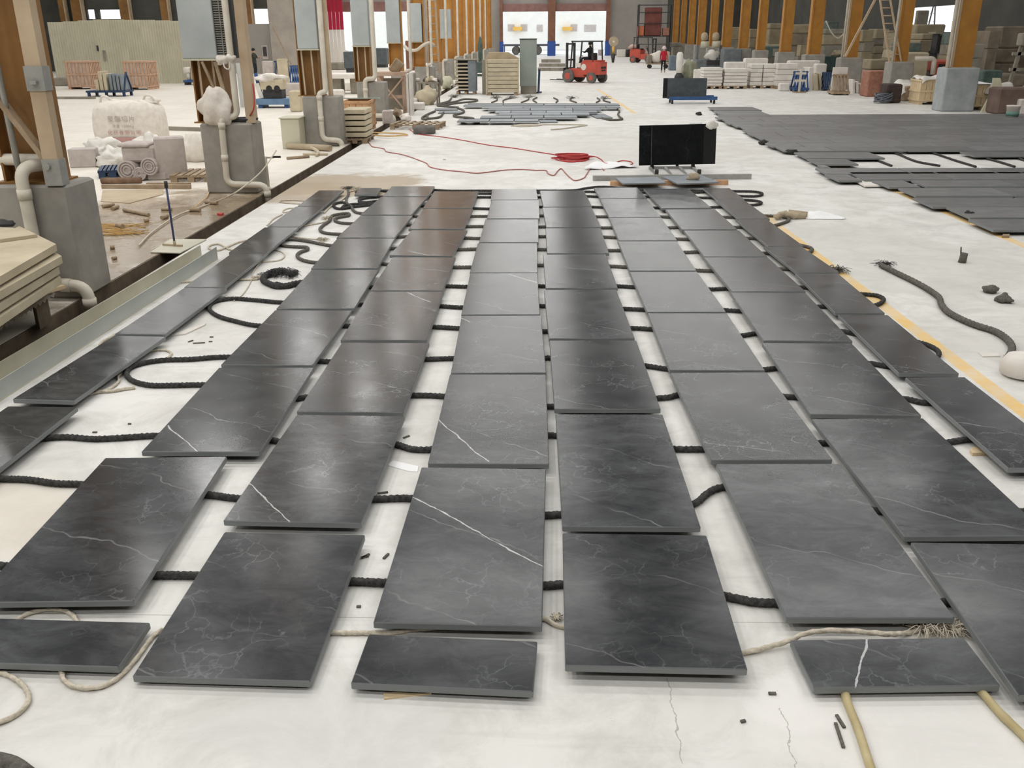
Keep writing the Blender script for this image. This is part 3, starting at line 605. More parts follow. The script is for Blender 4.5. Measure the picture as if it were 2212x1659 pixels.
o = rope([(1903, 573), (1918, 580), (1942, 592), (1975, 608), (2005, 625), (2028, 642), (2034, 658), (2048, 674), (2078, 690), (2110, 703), (2145, 714), (2170, 728), (2186, 748), (2182, 765), (2172, 780), (2178, 795), (2192, 806)], 'grey_rope', 'thick grey rope lying alone on the floor right of the yellow line', GREYROPE, r=.027, pitch=.14)
frayed(o, P(1910, 574), .14, BLACKROPE, 70)
b = MB(); b.lathe([(.05, 0), (.16, .02), (.17, .10), (.13, .16), (.06, .17)], P(2207, 812), 14); tag(b.build('stone_lump', WHITESTONE), 'pale rounded stone at the end of the loose grey rope', 'stone')

# thin pale ropes
G3 = 'thin sisal ropes on the floor'
TR = lambda pts, lab, r=.010, fray=None, zs=None, m=WHITEROPE: rope(pts, 'sisal_rope', lab, m, r=r, pitch=.05, step=.012, group=G3, n=9, fray=fray, zs=zs)
TR([(-20, 1452), (10, 1456), (35, 1468), (56, 1488), (62, 1510), (50, 1532), (20, 1552), (-15, 1566)], 'pale sisal rope curving out at the lower left edge of the photo')
TR([(110, 1425), (133, 1450), (138, 1468), (158, 1482), (192, 1487), (225, 1481), (255, 1464), (275, 1445), (300, 1415), (330, 1375), (350, 1360)], 'pale sisal rope looping out under the short slab at lower left')
TR([(35, 1340), (55, 1328), (85, 1319), (115, 1316), (145, 1321), (165, 1338), (170, 1350)], 'pale sisal rope arching between the two front left slabs')
TR([(640, 1352), (718, 1366), (790, 1367), (850, 1366), (888, 1360), (1000, 1352), (1150, 1335), (1180, 1338), (1200, 1350), (1216, 1354), (1320, 1372), (1480, 1412), (1605, 1410), (1665, 1396), (1700, 1386), (1738, 1369), (1790, 1362), (1850, 1364), (1920, 1370), (1965, 1366), (2010, 1356)],
   'long sisal rope running under the front slabs to a frayed right end', r=.011, fray=[(1990, 1360, .13), (2020, 1350, .12), (2055, 1362, .10), (1203, 1338, .03)], zs={13: .02, 14: .03, 15: .045, 16: .055, 17: .06, 18: .06})
TR([(290, 768), (330, 757), (360, 757), (370, 765), (358, 775), (320, 784), (280, 793), (255, 815), (257, 822), (240, 838), (210, 848), (190, 852)], 'sisal rope looping along the right edge of the narrow left slab')
TR([(180, 856), (200, 847), (240, 845), (270, 840), (292, 837)], 'sisal rope end pointing towards the large black loop', r=.012)
TR([(545, 590), (565, 562), (590, 540), (610, 545), (613, 556), (600, 563), (565, 566)], 'thin sisal loop beside the narrow column level with the S bends', r=.008)
TR([(655, 488), (690, 482), (705, 478), (708, 472)], 'short sisal rope with a knotted end reaching the S bend', r=.010, fray=[(706, 474, .10)])
TR([(625, 510), (660, 515), (690, 518), (700, 524)], 'thin sisal rope lying along the upper strand of the S bend', r=.008, fray=[(697, 520, .10)])
TR([(655, 441), (608, 437), (605, 434), (625, 432), (660, 434)], 'flat sisal loop left of the farthest narrow slab', r=.010)
TR([(640, 450), (625, 450), (612, 455), (614, 459), (632, 455)], 'small sisal curl left of the second farthest narrow slab', r=.009)
TR([(610, 463), (592, 472), (580, 484), (577, 487)], 'bent sisal rope left of the third farthest narrow slab', r=.010)
TR([(700, 460), (712, 448), (735, 434), (748, 424), (755, 414), (772, 410)], 'pale sisal rope crossing the far tangle of black rope', r=.012, fray=[(772, 411, .14)])
TR([(360, 660), (420, 676), (432, 672), (440, 664), (432, 662), (415, 676)], 'sisal rope with a knot beside the narrow slab left of the loops', r=.010)
TR([(380, 610), (420, 608), (480, 604), (540, 604), (556, 603)], 'straight sisal rope end lying past the narrow slab', r=.011, fray=[(556, 603, .07)])
TR([(555, 517), (520, 522), (490, 534), (470, 541), (452, 537), (455, 530), (470, 527), (500, 540), (540, 545)], 'grey sisal loop beyond the end of the metal channel', r=.011)
TR([(215, 745), (225, 735), (240, 728), (250, 721)], 'stub of sisal rope left of the narrow column by the channel', r=.009)
TR([(545, 590), (540, 612), (520, 640), (505, 650)], 'faint sisal strand along the narrow column', r=.006)
for pts, lab in (([(1822, 1480), (1830, 1515), (1852, 1570), (1875, 1640), (1895, 1700)], 'dry bamboo pole coming out under the short slab at lower right, left of two'), ([(2105, 1480), (2125, 1500), (2160, 1540), (2212, 1590), (2260, 1640)], 'dry bamboo pole under the short slab at lower right, right of two')):
    w3 = smooth_path([P(x, y, .017) for x, y in pts], .03); b = MB()
    b.tube(w3, .0165, 12, taper=lambda t: 1 + .16 * max(0, 1 - abs(((t * 3.0 + .15) % 1) - .5) * 22)); tag(b.build('bamboo_pole', BAMBOO), lab, 'bamboo pole', 'bamboo poles under the front slab')

b = MB(); b.tube(smooth_path([P(-80, 1632, .03), P(-20, 1640, .03), P(30, 1652, .03), P(62, 1675, .03)], .03), .03, 10); tag(b.build('hose_end', GREYROPE), 'dark grey hose end at the lower left corner of the photo', 'hose')

# ---------------------------------------------------------------- small things near the slabs
def chip(px, pts, h, name, label, m, cat, group=None, z=0.0):
    b = MB(); b.prism([(P(x, y).x, P(x, y).y) for x, y in pts], z, z + h); return tag(b.build(name, m), label, cat, group)
chip(0, [(828, 1500), (905, 1494), (932, 1500), (830, 1512)], .008, 'wood_wedge', 'pale wooden wedge poking out under the short slab in the middle', PLY, 'wedge')
chip(0, [(842, 1000), (850, 996), (904, 1008), (902, 1020), (880, 1018), (838, 1006)], .004, 'paper_strip', 'crisp white paper strip in the gap by the third slab column', PAPER, 'paper')
chip(0, [(2094, 978), (2100, 972), (2128, 972), (2135, 984), (2100, 985)], .022, 'wood_block', 'small pale wooden block propping the narrow right column', PLY, 'wedge')
chip(0, [(372, 726), (385, 720), (445, 700), (443, 704), (400, 724)], .012, 'splinter', 'long pale splinter on the floor left of the second column', WHITESTONE, 'splinter')
chip(0, [(2112, 763), (2155, 764), (2160, 771), (2122, 772)], .01, 'stone_offcut', 'flat white offcut beside the loose grey rope', WHITESTONE, 'offcut')
chip(0, [(2166, 510), (2180, 510), (2180, 514), (2164, 514)], .03, 'wood_block', 'tiny brown wooden block by the far yellow line', WOOD_OLD, 'wood block')
chip(0, [(1703, 460), (1745, 465), (1742, 471), (1703, 466)], .05, 'wood_block', 'brown wooden block beside the white sheet right of the slabs', WOOD_OLD, 'wood block')
def crumpled(pts_px, name, label, m, amp=.06, cat='sheet', n=14):
    cs = [P(x, y) for x, y in pts_px]; cx = sum((c for c in cs), Vector()) / 4
    s = int(abs(cx.x * 37 + cx.y * 11))
    def hf(u, v):
        p = cs[0].lerp(cs[1], u).lerp(cs[3].lerp(cs[2], u), v)
        q = Vector((p.x * 3 + s, p.y * 3, .3)); e = noise.noise(q * 1.4) * .08
        return Vector((p.x + e, p.y + noise.noise(q * 1.4 + Vector((5, 5, 5))) * .08, .006 + amp * max(0, noise.noise(q * .9) + .25 + .5 * noise.noise(q * 2.2))))
    b = MB(); b.sheet(0, 1, 0, 1, n, n, hf, .005); return tag(b.build(name, m), label, cat)
crumpled([(1738, 474), (1740, 464), (1800, 467), (1826, 475)], 'plastic_sheet', 'crumpled white sheet on the floor right of the far slabs', PAPER)
crumpled([(1263, 368), (1285, 350), (1350, 354), (1376, 363)], 'plastic_sheet', 'crumpled white sheet beside the red cable', PAPER)
b = MB(); c = P(1692, 474); b.tube(smooth_path([c + Vector((-.12, -.05, .04)), c + Vector((0, .03, .07)), c + Vector((.14, .02, .05)), c + Vector((.32, .07, .03))], .03), .045, 8, 2, .25, .2)
tag(b.build('cloth_rag', CLOTHB), 'pale rag tied on the rope loop right of the far slabs', 'rag')
for (x, y, sx, lab) in ((2078, 567, .05, 'lone grey stump of bamboo standing on the floor right of the rope'), (2139, 632, .075, 'dark lump of dirt, the farther of two right of the grey rope'), (2168, 652, .08, 'dark lump of dirt, the nearer of two right of the grey rope')):
    c = P(x, y); b = MB()
    if 'stump' in lab: b.cyl(c, c + Vector((.01, 0, .11)), .045, .04); b.cyl(c + Vector((-.03, 0, .1)), c + Vector((-.04, 0, .18)), .008)
    else: b.blob(c + Vector((0, 0, .03)), sx, sx, .045, int(x), .3, flat=True)
    tag(b.build('stump' if 'stump' in lab else 'dirt_lump', GREYROPE), lab, 'stump' if 'stump' in lab else 'lump of dirt')
b = MB()
for (x, y, L_, a) in ((430, 742, .10, .2), (412, 738, .05, 1), (455, 739, .03, 0), (457, 729, .03, 0), (878, 945, .05, .8), (827, 1066, .06, .3), (834, 1203, .05, 1.2), (790, 1203, .05, .9), (788, 1205, .04, .5), (205, 935, .03, 0), (1813, 1590, .13, 1.5), (1815, 1560, .07, 1.7), (640, 1080, .03, 0), (280, 917, .02, 0), (1668, 1500, .03, 0), (775, 1312, .02, 0), (960, 345, .06, 0), (1605, 1560, .02, .3)):
    c = P(x, y); b.bar(c + Vector((-L_ / 2 * math.cos(a), -L_ / 2 * math.sin(a), .005)), c + Vector((L_ / 2 * math.cos(a), L_ / 2 * math.sin(a), .005)), .012, .008)
tag(b.build('floor_crumbs', GREYROPE), 'dark crumbs and fibres scattered on the pale floor', 'crumbs', kind='stuff')

# ---------------------------------------------------------------- metal channel, plate, squeegee
a0, a1 = P(112, 752 + 0), P(472, 548)
d = (P(472, 556) - P(20, 850)).normalized(); e1 = P(471, 560); n2 = Vector((-d.y, d.x, 0))
t = thing('metal_channel', 'long cream metal channel lying on the floor beside the drain', 'metal channel', (e1.x, e1.y, 0))
ang = math.atan2(d.y, d.x)
T = Matrix.Rotation(ang, 4, 'Z')
MB().box(-6.2, 0, 0, .22, .0, .012, T).build('web', CHANNEL, t)
MB().box(-6.2, 0, 0, .008, .012, .15, T).build('flange', mat('channel_grey_face', (192, 196, 190), (176, 180, 174), 1.5, .55), t)
MB().box(-6.1, .05, .212, .22, .012, .16, T).build('flange', CHANNEL, t)
b = MB(); pl = [P(325, 547), P(368, 519), P(446, 519), P(388, 549)]
b.prism([(p.x, p.y) for p in pl], .004, .016); tag(b.build('steel_plate', CHANNEL), 'cream steel plate bridging the drain at the end of the channel', 'plate')
c = P(378, 532, .016); tp = D(358, 395, c.y)
t = thing('floor_squeegee', 'blue handled squeegee standing upright on the plate over the drain', 'squeegee', (c.x, c.y, .016))
tl = tp - c; MB().cyl((0, 0, .03), tl, .013).build('handle', mat('blue_handle', (62, 72, 120), (48, 58, 100), 8, .5), t)
b = MB(); b.bar((-.17, .05, .012), (.10, -.02, .012), .03, .024); b.cyl((0, 0, .015), (0, 0, .07), .018); b.build('blade', CARD, t)
MB().cyl(tl - Vector((0, 0, .06)), tl + Vector((0, 0, .02)), .022).build('grip', DARKSTEEL, t)
# ---------------------------------------------------------------- columns on concrete piers, left side
def fb(px0, px1, yb, yt):
    p0, p1 = P(px0, yb), P(px1, yb); Y = (p0.y + p1.y) / 2
    return (p0.x + p1.x) / 2, Y, abs(p1.x - p0.x), D((px0 + px1) / 2, yt, Y).z
YK = [P(187, 645).y, P(558, 418).y, P(738, 316).y]
STEP = (YK[2] - YK[0]) / 2
YK += [YK[2] + STEP * k for k in range(1, 12)]
PH = 1.14; PW, PD = .86, .6
XC = [P(187, 645).x, P(558, 418).x, P(738, 316).x]
XC += [XL(y) - (XL(YK[2]) - XC[2]) for y in YK[3:]]
PIERN = ['nearest pier on the left', 'second pier from the camera on the left', 'third pier from the camera on the left', 'fourth pier from the camera on the left'] + ['%s pier from the camera on the left' % ORD[k] for k in range(5, 15)]
def Wp(px, py, Y): return D(px, py, Y)
for k, Y in enumerate(YK):
    xr = XC[k]; xc = xr - PW / 2
    t = thing('concrete_pier', 'grey concrete plinth, the ' + PIERN[k], 'pier', (xc, Y + PD / 2, 0), group='concrete piers left of the drain')
    b = MB(); b.box(-PW / 2, PW / 2, -PD / 2, PD / 2, 0, PH, c=.025); b.build('block', CONC, t)
    t2 = thing('steel_column', ('shaded ochre' if k < 4 else 'ochre') + ' steel column standing on the ' + PIERN[k], 'column', (xc - (.24 if k else 0), Y + PD / 2, PH), group='ochre columns on the left piers')
    om = ORANGE_L if k < 4 else ORANGE; cw = .48 if k < 6 else .7
    b = MB(); b.box(-cw / 2, cw / 2, -.012, .012, 0.02, ROOF - PH - .05); b.build('web', om, t2)
    for s in (-1, 1):
        b = MB(); b.box(s * cw / 2 - .012, s * cw / 2 + .012, -.17, .17, 0.02, ROOF - PH - .05); b.build('flange', om, t2)
    b = MB(); b.box(-cw / 2 - .06, cw / 2 + .06, -.22, .22, 0, .02); b.build('base_plate', om, t2)
    if 0 < k < 4:
        for s in (-.13, .10):
            b = MB(); b.bar((s, -.14, .03), (s - .03 if k == 2 else s, -.14, 1.3), .035, .03); b.build('stiffener', TAN, t2)
# cabinets hung on the columns
CABS = {1: (382, 456, 127, None), 2: (637, 681, 106, None), 3: (762, 798, 99, None), 4: (836, 865, 92, None), 5: (886, 912, 90, 7), 6: (951, 974, 82, 20)}
for k, (x0, x1, yb, yt) in CABS.items():
    Y = YK[k] + .02
    p0, p1 = Wp(x0 + 13 if k == 1 else x0 + 6 if k == 2 else x0, yb, Y), Wp(x1 + 13 if k == 1 else x1 + 6 if k == 2 else x1, yb, Y)
    zb = p0.z; zt = 4.6 if yt is None else Wp(x0, yt, Y).z; hw = (p1.x - p0.x) / 2
    t = thing('hung_cabinet', 'grey cabinet hung above the ' + PIERN[k], 'cabinet', ((p0.x + p1.x) / 2, Y, zb), group='grey cabinets hung on the left columns')
    MB().box(-hw, hw, 0, .42, 0, zt - zb, c=.01).build('body', CAB, t)
    MB().box(-hw - .02, hw + .02, -.01, .40, -.03, 0).build('bottom_rail', CREAM, t)
    if k == 1:
        lw = .26; b = MB(); b.box(hw, hw + lw, .06, .42, 0, zt - zb); b.build('side_housing', DARKSTEEL, t)
        b = MB()
        for i in range(int((zt - zb) / .035)): b.box(hw + .01, hw + lw - .03, .04, .062, .01 + i * .035, .029 + i * .035)
        b.box(hw + .10, hw + .115, .03, .045, 0, zt - zb); b.build('louvre', CAB_DARK, t)
        b = MB(); b.blob((hw + .08, .0, -.02), .09, .07, .07, 3, .3); b.blob((hw + .20, .0, .0), .09, .06, .06, 5, .3)
        b.tube(smooth_path([(hw + .10, -.02, -.02), (hw + .13, -.06, -.14), (hw + .19, -.05, -.16), (hw + .2, 0, -.02)], .03), .012, 6); b.build('taped_valve', WHITEBAG, t)
        for px, nx, lab in ((437, 487, 'slanting dusty timber strut, left of two under the louvred cabinet'), (465, 497, 'slanting dusty timber strut, right of two under the louvred cabinet')):
            a, c = Wp(px, 133, Y + .02), Wp(nx, 245, Y + .02); c.z = max(c.z, PH + .03)
            b = MB(); b.bar(a, c, .055, .04); tag(b.build('timber_strut', WOOD_OLD), lab, 'strut', 'timber struts under the louvred cabinet')
# rain pipes
def pipe(pts, r, name, label, m, group=None, cat='pipe', rings=()):
    path = smooth_path(pts, .05); b = MB(); b.tube(path, r, 14); o = b.build(name, m); tag(o, label, cat, group)
    if rings:
        for q, d in rings:
            b = MB(); b.cyl(q - d * .045, q + d * .045, r * 1.14, n=14); b.build('socket', m, o, world=True)
    return o
GP = 'white pipes down the left piers'
def elbow(pts, rad=.12):
    """rounds the corners of a pipe run"""
    out = [pts[0]]
    for i in range(1, len(pts) - 1):
        a, c, d = pts[i - 1], pts[i], pts[i + 1]; u = (a - c); v = (d - c); k = min(rad, u.length / 2.1, v.length / 2.1)
        u.normalize(); v.normalize(); s = c + u * k; e = c + v * k
        for j in range(7):
            t = j / 6; out.append(s * (1 - t) ** 2 + c * 2 * t * (1 - t) + e * t * t)
    out.append(pts[-1]); return out
def pipe_run(pts, r, name, label, m, group=None, ringat=()):
    path = elbow([Vector(p) for p in pts], .14); dense = []
    b = MB(); b.tube(path, r, 14); o = b.build(name, m); tag(o, label, 'pipe', group)
    for i, f in ringat:
        a, c = Vector(pts[i]), Vector(pts[i + 1]); q = a.lerp(c, f); d = (c - a).normalized()
        b = MB(); b.cyl(q - d * .05, q + d * .05, r * 1.13, n=14); b.build('socket', m, o, world=True)
    return o
yk = YK[1] - .07
pr = [Wp(508, -60, yk + .12), Wp(513, 255, yk + .12)]; pr[0].x = pr[1].x; pr[0].z = ROOF - .1
pipe_run([pr[0], Vector((pr[1].x, pr[1].y, PH + .10)), Vector((Wp(478, 260, yk).x, yk, PH + .10)), Vector((Wp(490, 390, yk).x, yk, .17)), Vector((Wp(576, 405, yk).x, yk, .15)), Vector((Wp(577, 410, yk).x, yk, -.18))], .052, 'drain_pipe', 'white pipe stepping down the second left pier into the drain', PVC, GP, [(2, .12), (2, .6), (4, .45)])
yk = YK[2] - .07
x = Wp(700, 150, yk + .12).x
pipe_run([Vector((x, yk + .12, ROOF - .1)), Vector((x, yk + .12, PH + .10)), Vector((Wp(690, 215, yk).x, yk, PH + .08)), Vector((Wp(697, 300, yk).x, yk, .17)), Vector((Wp(739, 312, yk).x, yk, .14)), Vector((Wp(739, 312, yk).x, yk, -.18))], .062, 'drain_pipe', 'white pipe stepping down the third left pier into the drain', PVC, GP, [(2, .1), (2, .55), (4, .5)])
yk = YK[3] - .07
x = Wp(808, 120, yk + .12).x
pipe_run([Vector((x, yk + .12, ROOF - .1)), Vector((x, yk + .12, PH + .09)), Vector((Wp(788, 172, yk).x, yk, PH + .09)), Vector((Wp(788, 172, yk).x, yk, .18)), Vector((XL(yk) + .14, yk, .15)), Vector((XL(yk) + .14, yk, -.18))], .07, 'drain_pipe', 'white pipe stepping down the fourth left pier into the drain', PVC, GP, [(2, .3)])
for k in range(4, 12):
    yk = YK[k] - .07; x = XC[k] - .10
    pipe_run([Vector((x, yk + .08, ROOF - .1)), Vector((x, yk + .08, PH + .09)), Vector((x - .18, yk, PH + .09)), Vector((x - .18, yk, .18)), Vector((XL(yk) + .14, yk, .15)), Vector((XL(yk) + .14, yk, -.18))], .06, 'drain_pipe', 'white pipe down the ' + PIERN[k], PVC, GP)
# nearest pier: two pipes, tan post, conduit, brace
yk = YK[0] - .07
a = Wp(101, 300, yk + .25)
pipe_run([Vector((a.x - .02, yk + .25, ROOF - .1)), Vector((a.x, yk + .25, PH + .22)), Vector((a.x - 1.2, yk + .25, PH + .24))], .058, 'rain_pipe', 'dusty pipe running down beside the nearest column and turning left', PVC, GP, [(0, .87), (0, .93)])
a = Wp(38, 345, yk)
pipe_run([Vector((a.x + .17, yk + .33, PH + .02)), Vector((a.x + .17, yk + .33, PH + .18)), Vector((a.x, yk, PH + .18)), Vector((Wp(70, 500, yk).x, yk, .30)), Vector((Wp(90, 612, yk).x, yk, .17)), Vector((XL(yk) + .13, yk, .15)), Vector((XL(yk) + .13, yk, -.2))], .06, 'drain_pipe', 'white pipe bent over the top of the nearest pier', PVC, GP, [(2, .25), (4, .55), (5, .5)])
a, c = Wp(81, 0, yk + .2), Wp(128, 365, yk + .2)
b = MB(); b.box(c.x - .075, c.x + .075, yk + .06, yk + .18, PH, ROOF - .1); tag(b.build('tan_post', TAN), 'dusty tan box post on the nearest pier', 'post')
t = bpy.data.objects['tan_post']
b = MB(); b.box(c.x - .085, c.x + .085, yk + .05, yk + .19, PH, PH + .25); b.cyl((c.x - .03, yk + .02, PH + .18), (c.x - .03, yk + .06, PH + .18), .028); b.build('bolted_foot', STEEL, t, world=True)
b = MB(); b.box(c.x - .088, c.x + .088, yk + .045, yk + .19, 2.02, 2.24); b.box(c.x - .03, c.x + .03, yk, yk + .05, 2.08, 2.11); b.build('clamp', STEEL, t, world=True)
a, c = Wp(0, 215, yk + .12), Wp(122, 372, yk + .12); d = (a - c).normalized(); c.z = max(c.z, PH + .03)
b = MB(); b.bar(c + d * 1.1, c, .10, .05); tag(b.build('timber_brace', WOOD_OLD), 'slanting timber brace leaning over the nearest pier', 'brace')
a = Wp(12, 180, yk + .2)
b = MB(); b.tube([Vector((Wp(48, 340, yk + .2).x, yk + .1, PH)), Vector((Wp(46, 330, yk + .2).x - .02, yk + .1, 3.0)), Vector((a.x + .02, yk + .1, ROOF - .2))], .03, 10); tag(b.build('grey_conduit', STEEL), 'grey conduit pipe in front of the nearest column', 'conduit')
# second pier: tan channel post, orange tube, hose coil, white drain tap
yk = YK[1]
b = MB(); x = Wp(533, 150, yk + .2).x; b.box(x - .07, x + .07, yk + .1, yk + .3, PH, ROOF - .1); tag(b.build('tan_post', TAN), 'dusty tan box post on the second left pier', 'post')
b = MB(); b.tube(smooth_path([Wp(546, 180, yk + .1), Wp(549, 210, yk + .05), Wp(548, 235, yk + .02), Wp(540, 250, yk + .1)], .05), .012, 8); tag(b.build('red_hose', REDPLAST), 'red hose hanging down the second left pier', 'hose')
c = Vector((XC[1] - .22, yk + .25, PH)); b = MB()
for i in range(3): b.tube([c + Vector((.21 * math.cos(u) + .02 * i, .15 * math.sin(u), .03 + .012 * i)) for u in [j * .3 for j in range(22)]], .022, 8)
tag(b.build('hose_coil', DARKSTEEL), 'dark hose coiled on top of the second left pier', 'hose coil')
a = Vector((XL(YK[1] + .75) - .12, YK[1] + .75, 0)); b = MB(); b.cyl(a, a + Vector((0, 0, .52)), .02); b.cyl(a + Vector((0, 0, .5)), a + Vector((.14, 0, .5)), .015); tag(b.build('standpipe', PVC), 'thin white standpipe with a black tap behind the second left pier', 'tap')
b = MB(); b.cyl(a + Vector((.12, 0, .51)), a + Vector((.26, 0, .51)), .018); b.build('tap_handle', RUBBER, bpy.data.objects['standpipe'], world=True)

# ---------------------------------------------------------------- stack of beige slabs at the left edge
def Wz(px, py, z): return P(px, py, z)
# slabs stacked by the nearest pier: corner pixels of the right end of each one's top
SK = [((121, 527), .80, (0, 597), (80, 507)), ((133, 553), .715, (0, 629), (92, 528)), ((127, 576), .63, (0, 655), (88, 552)), ((131, 598), .545, (0, 686), (90, 574))]
for i, ((px, py), z, ff, bk) in enumerate(SK):
    c = Wz(px, py, z); d = Wz(*ff, z) - c; n_ = Wz(*bk, z) - c; d = d.normalized(); n_ = n_.normalized(); th = .062
    q = [c, c + n_ * 1.1, c + n_ * 1.1 + d * 1.5, c + d * 1.5]
    b = MB(); b.prism([(p.x, p.y) for p in q], z - th, z)
    tag(b.build('sandstone_slab', BEIGE), ['topmost thick beige slab of the stack at the left edge', 'second thick beige slab of the left edge stack', 'third thick beige slab of the left edge stack', 'lowest thick beige slab of the left edge stack'][i], 'slab', 'beige slabs stacked at the left edge', 'thing')
    if i == 0:
        z += .03; q = [Wz(28, 492, z), Wz(80, 506, z), Wz(0, 517, z), Wz(-120, 512, z), Wz(-60, 488, z)]; b = MB(); b.prism([(p.x, p.y) for p in q], z - .028, z); tag(b.build('beige_board', BEIGE), 'thin loose beige board on top of the slab stack at the left edge', 'board')
c = Wz(124, 634, .27); d = (Wz(0, 712, .27) - c).normalized(); n_ = (Wz(84, 610, .27) - c).normalized()
tt = thing('corrugated_sheet', 'toothed corrugated sheet under the beige slab stack', 'sheet', (c.x, c.y, .0))
b = MB()
for j in range(18):
    a = c + d * (j * .09)
    z0 = .255; b.add([a + Vector((0, 0, z0 - c.z)), a + d * .045 + Vector((0, 0, z0 + .03 - c.z)), a + d * .09 + Vector((0, 0, z0 - c.z)), a + n_ * .9 + Vector((0, 0, z0 - c.z)), a + n_ * .9 + d * .045 + Vector((0, 0, z0 + .03 - c.z)), a + n_ * .9 + d * .09 + Vector((0, 0, z0 - c.z))], [(0, 1, 4, 3), (1, 2, 5, 4), (3, 4, 1, 0), (4, 5, 2, 1)])
b.build('sheet', WHITESTONE, tt, world=True)
b = MB(); q = c + n_ * .1 + d * .1; b.prism([(p.x, p.y) for p in (q, q + n_ * .8, q + n_ * .8 + d * 1.4, q + d * 1.4)], .30, .48); tag(b.build('packing_board', BEIGE), 'dusty packing board between the stack and the toothed sheet', 'board')
b = MB(); q = c + n_ * .15 + d * .12; b.prism([(p.x, p.y) for p in (q, q + n_ * .12, q + n_ * .12 + d * .25, q + d * .25)], 0, .25); b.prism([(p.x, p.y) for p in (q + n_ * .6, q + n_ * .72, q + n_ * .72 + d * 1.2, q + n_ * .6 + d * 1.2)], 0, .25); b.build('bearer', CONC_DARK, tt, world=True)
a, c2 = Wz(100, 630, .3), Wz(138, 619, .3); b = MB(); b.bar(a, c2, .05, .03); tag(b.build('wood_batten', PLY), 'short pale batten beside the bend of the nearest white pipe', 'batten')
b = MB(); c = Wz(10, 490, .80); b.blob(c + Vector((0, 0, .03)), .10, .08, .035, 2, .2, flat=True); tag(b.build('rag', DARKSTEEL), 'dark rag on top of the beige slab stack', 'rag')

# ---------------------------------------------------------------- left workshop: rubble, capital, bag
def block_px(px0, px1, yb, yt, dep, name, label, m, cat, group=None, rz=0.0, c=.015, z0=0.0, parent=None, kind=None):
    x, Y, wd, h = fb(px0, px1, yb, yt)
    t = MB(); t.box(-wd / 2, wd / 2, -dep / 2, dep / 2, 0, h - z0, c=c, T=Matrix.Rotation(rz, 4, 'Z'))
    o = t.build(name, m, origin=(0, 0, 0)); o.location = (x, Y + dep / 2, z0); tag(o, label, cat, group, kind); return o
block_px(150, 203, 362, 322, .35, 'stone_block', 'squared pale stone block behind the nearest tan post', PINKSTONE, 'stone block', rz=.2)
# carved capital
x, Y, wd, h = fb(262, 340, 392, 312)
t = thing('carved_capital', 'carved limestone capital with scroll volutes lying on the left floor', 'capital', (x, Y + .3, 0))
b = MB(); b.box(-.33, .30, -.14, .3, .32, h - .05, c=.04); b.box(-.38, .2, -.18, .34, h - .07, h, c=.025); b.build('bell', PINKSTONE, t)
for (cx, cz, rr) in ((-.22, .19, .17), (.20, .26, .15), (.0, .13, .11)):
    b = MB(); b.cyl((cx, -.24, cz), (cx, .2, cz), rr, n=24, smooth=False)
    for q in (.95, .66, .38): b.tube([(cx + rr * q * math.cos(u), -.245, cz + rr * q * math.sin(u)) for u in [j * math.pi / 10 for j in range(21)]], .02, 6)
    b.build('volute', PINKSTONE, t)
b = MB(); b.box(.08, .42, -.2, .1, 0, .14, c=.02, T=Matrix.Rotation(.15, 4, 'Z')); b.build('abacus_corner', PINKSTONE, t)
block_px(338, 398, 388, 297, .35, 'stone_block', 'tall weathered limestone block standing beside the carved capital', PINKSTONE, 'stone block', rz=.35, c=.03)
def pallet(loc, wd, dp, label, m=WOOD_OLD, rz=0.0, name='wooden_pallet', cat='pallet', group=None, ns=6, hh=.13):
    t = thing(name, label, cat, loc, rz, group)
    for y in (-dp / 2 + .05, 0, dp / 2 - .05): MB().box(-wd / 2, wd / 2, y - .04, y + .04, 0, hh - .025).build('bearer', m, t) if name == 'x' else [MB().box(q - .06, q + .06, y - .04, y + .04, 0, hh - .045).build('foot_block', m, t) for q in (-wd / 2 + .07, 0, wd / 2 - .07)]
    for y in (-dp / 2 + .05, 0, dp / 2 - .05): MB().box(-wd / 2, wd / 2, y - .045, y + .045, hh - .045, hh - .022).build('stringer', m, t)
    for i in range(ns):
        q = -wd / 2 + .05 + (wd - .1) * i / (ns - 1); MB().box(q - .045, q + .045, -dp / 2, dp / 2, hh - .022, hh).build('deck_board', m, t)
    return t
x, Y, wd, h = fb(368, 455, 392, 362); pallet((x, Y + .35, 0), wd, .9, 'grey slatted pallet behind the tall limestone block', rz=.1)
x, Y, wd, h = fb(204, 262, 384, 357); t = pallet((x, Y + .3, 0), wd, .8, 'blue plastic pallet left of the carved capital', NAVY, rz=.35, name='plastic_pallet', ns=7, hh=.15)
# bulk bag
x, Y, wd, h = fb(198, 342, 312, 222)
t = thing('bulk_bag', 'big white bulk bag with faded Chinese print on the left floor', 'bulk bag', (x, Y + .5, 0))
b = MB(); NB = 40; prof = [(0, .90), (.12, .98), (.35, 1.0), (.6, .985), (.82, .93), (.95, .80), (1.02, .55), (1.0, .2)]
vs = []
for z, q in prof:
    for i in range(NB):
        u = 2 * math.pi * i / NB; cx, sx = math.cos(u), math.sin(u)
        e = .38; px_ = math.copysign(abs(cx) ** e, cx); py_ = math.copysign(abs(sx) ** e, sx)
        k = 1 + .03 * noise.noise(Vector((cx * 2, sx * 2, z * 3)))
        vs.append((px_ * wd / 2 * q * k, py_ * .48 * q * k, (z + (.05 * noise.noise(Vector((cx * 3 + 4, sx * 3, 1))) if z > .8 else 0)) * h))
b.add(vs, [(j * NB + i, j * NB + (i + 1) % NB, (j + 1) * NB + (i + 1) % NB, (j + 1) * NB + i) for j in range(len(prof) - 1) for i in range(NB)] + [tuple((len(prof) - 1) * NB + i for i in range(NB))], True)
b.build('sack', WHITEBAG, t)
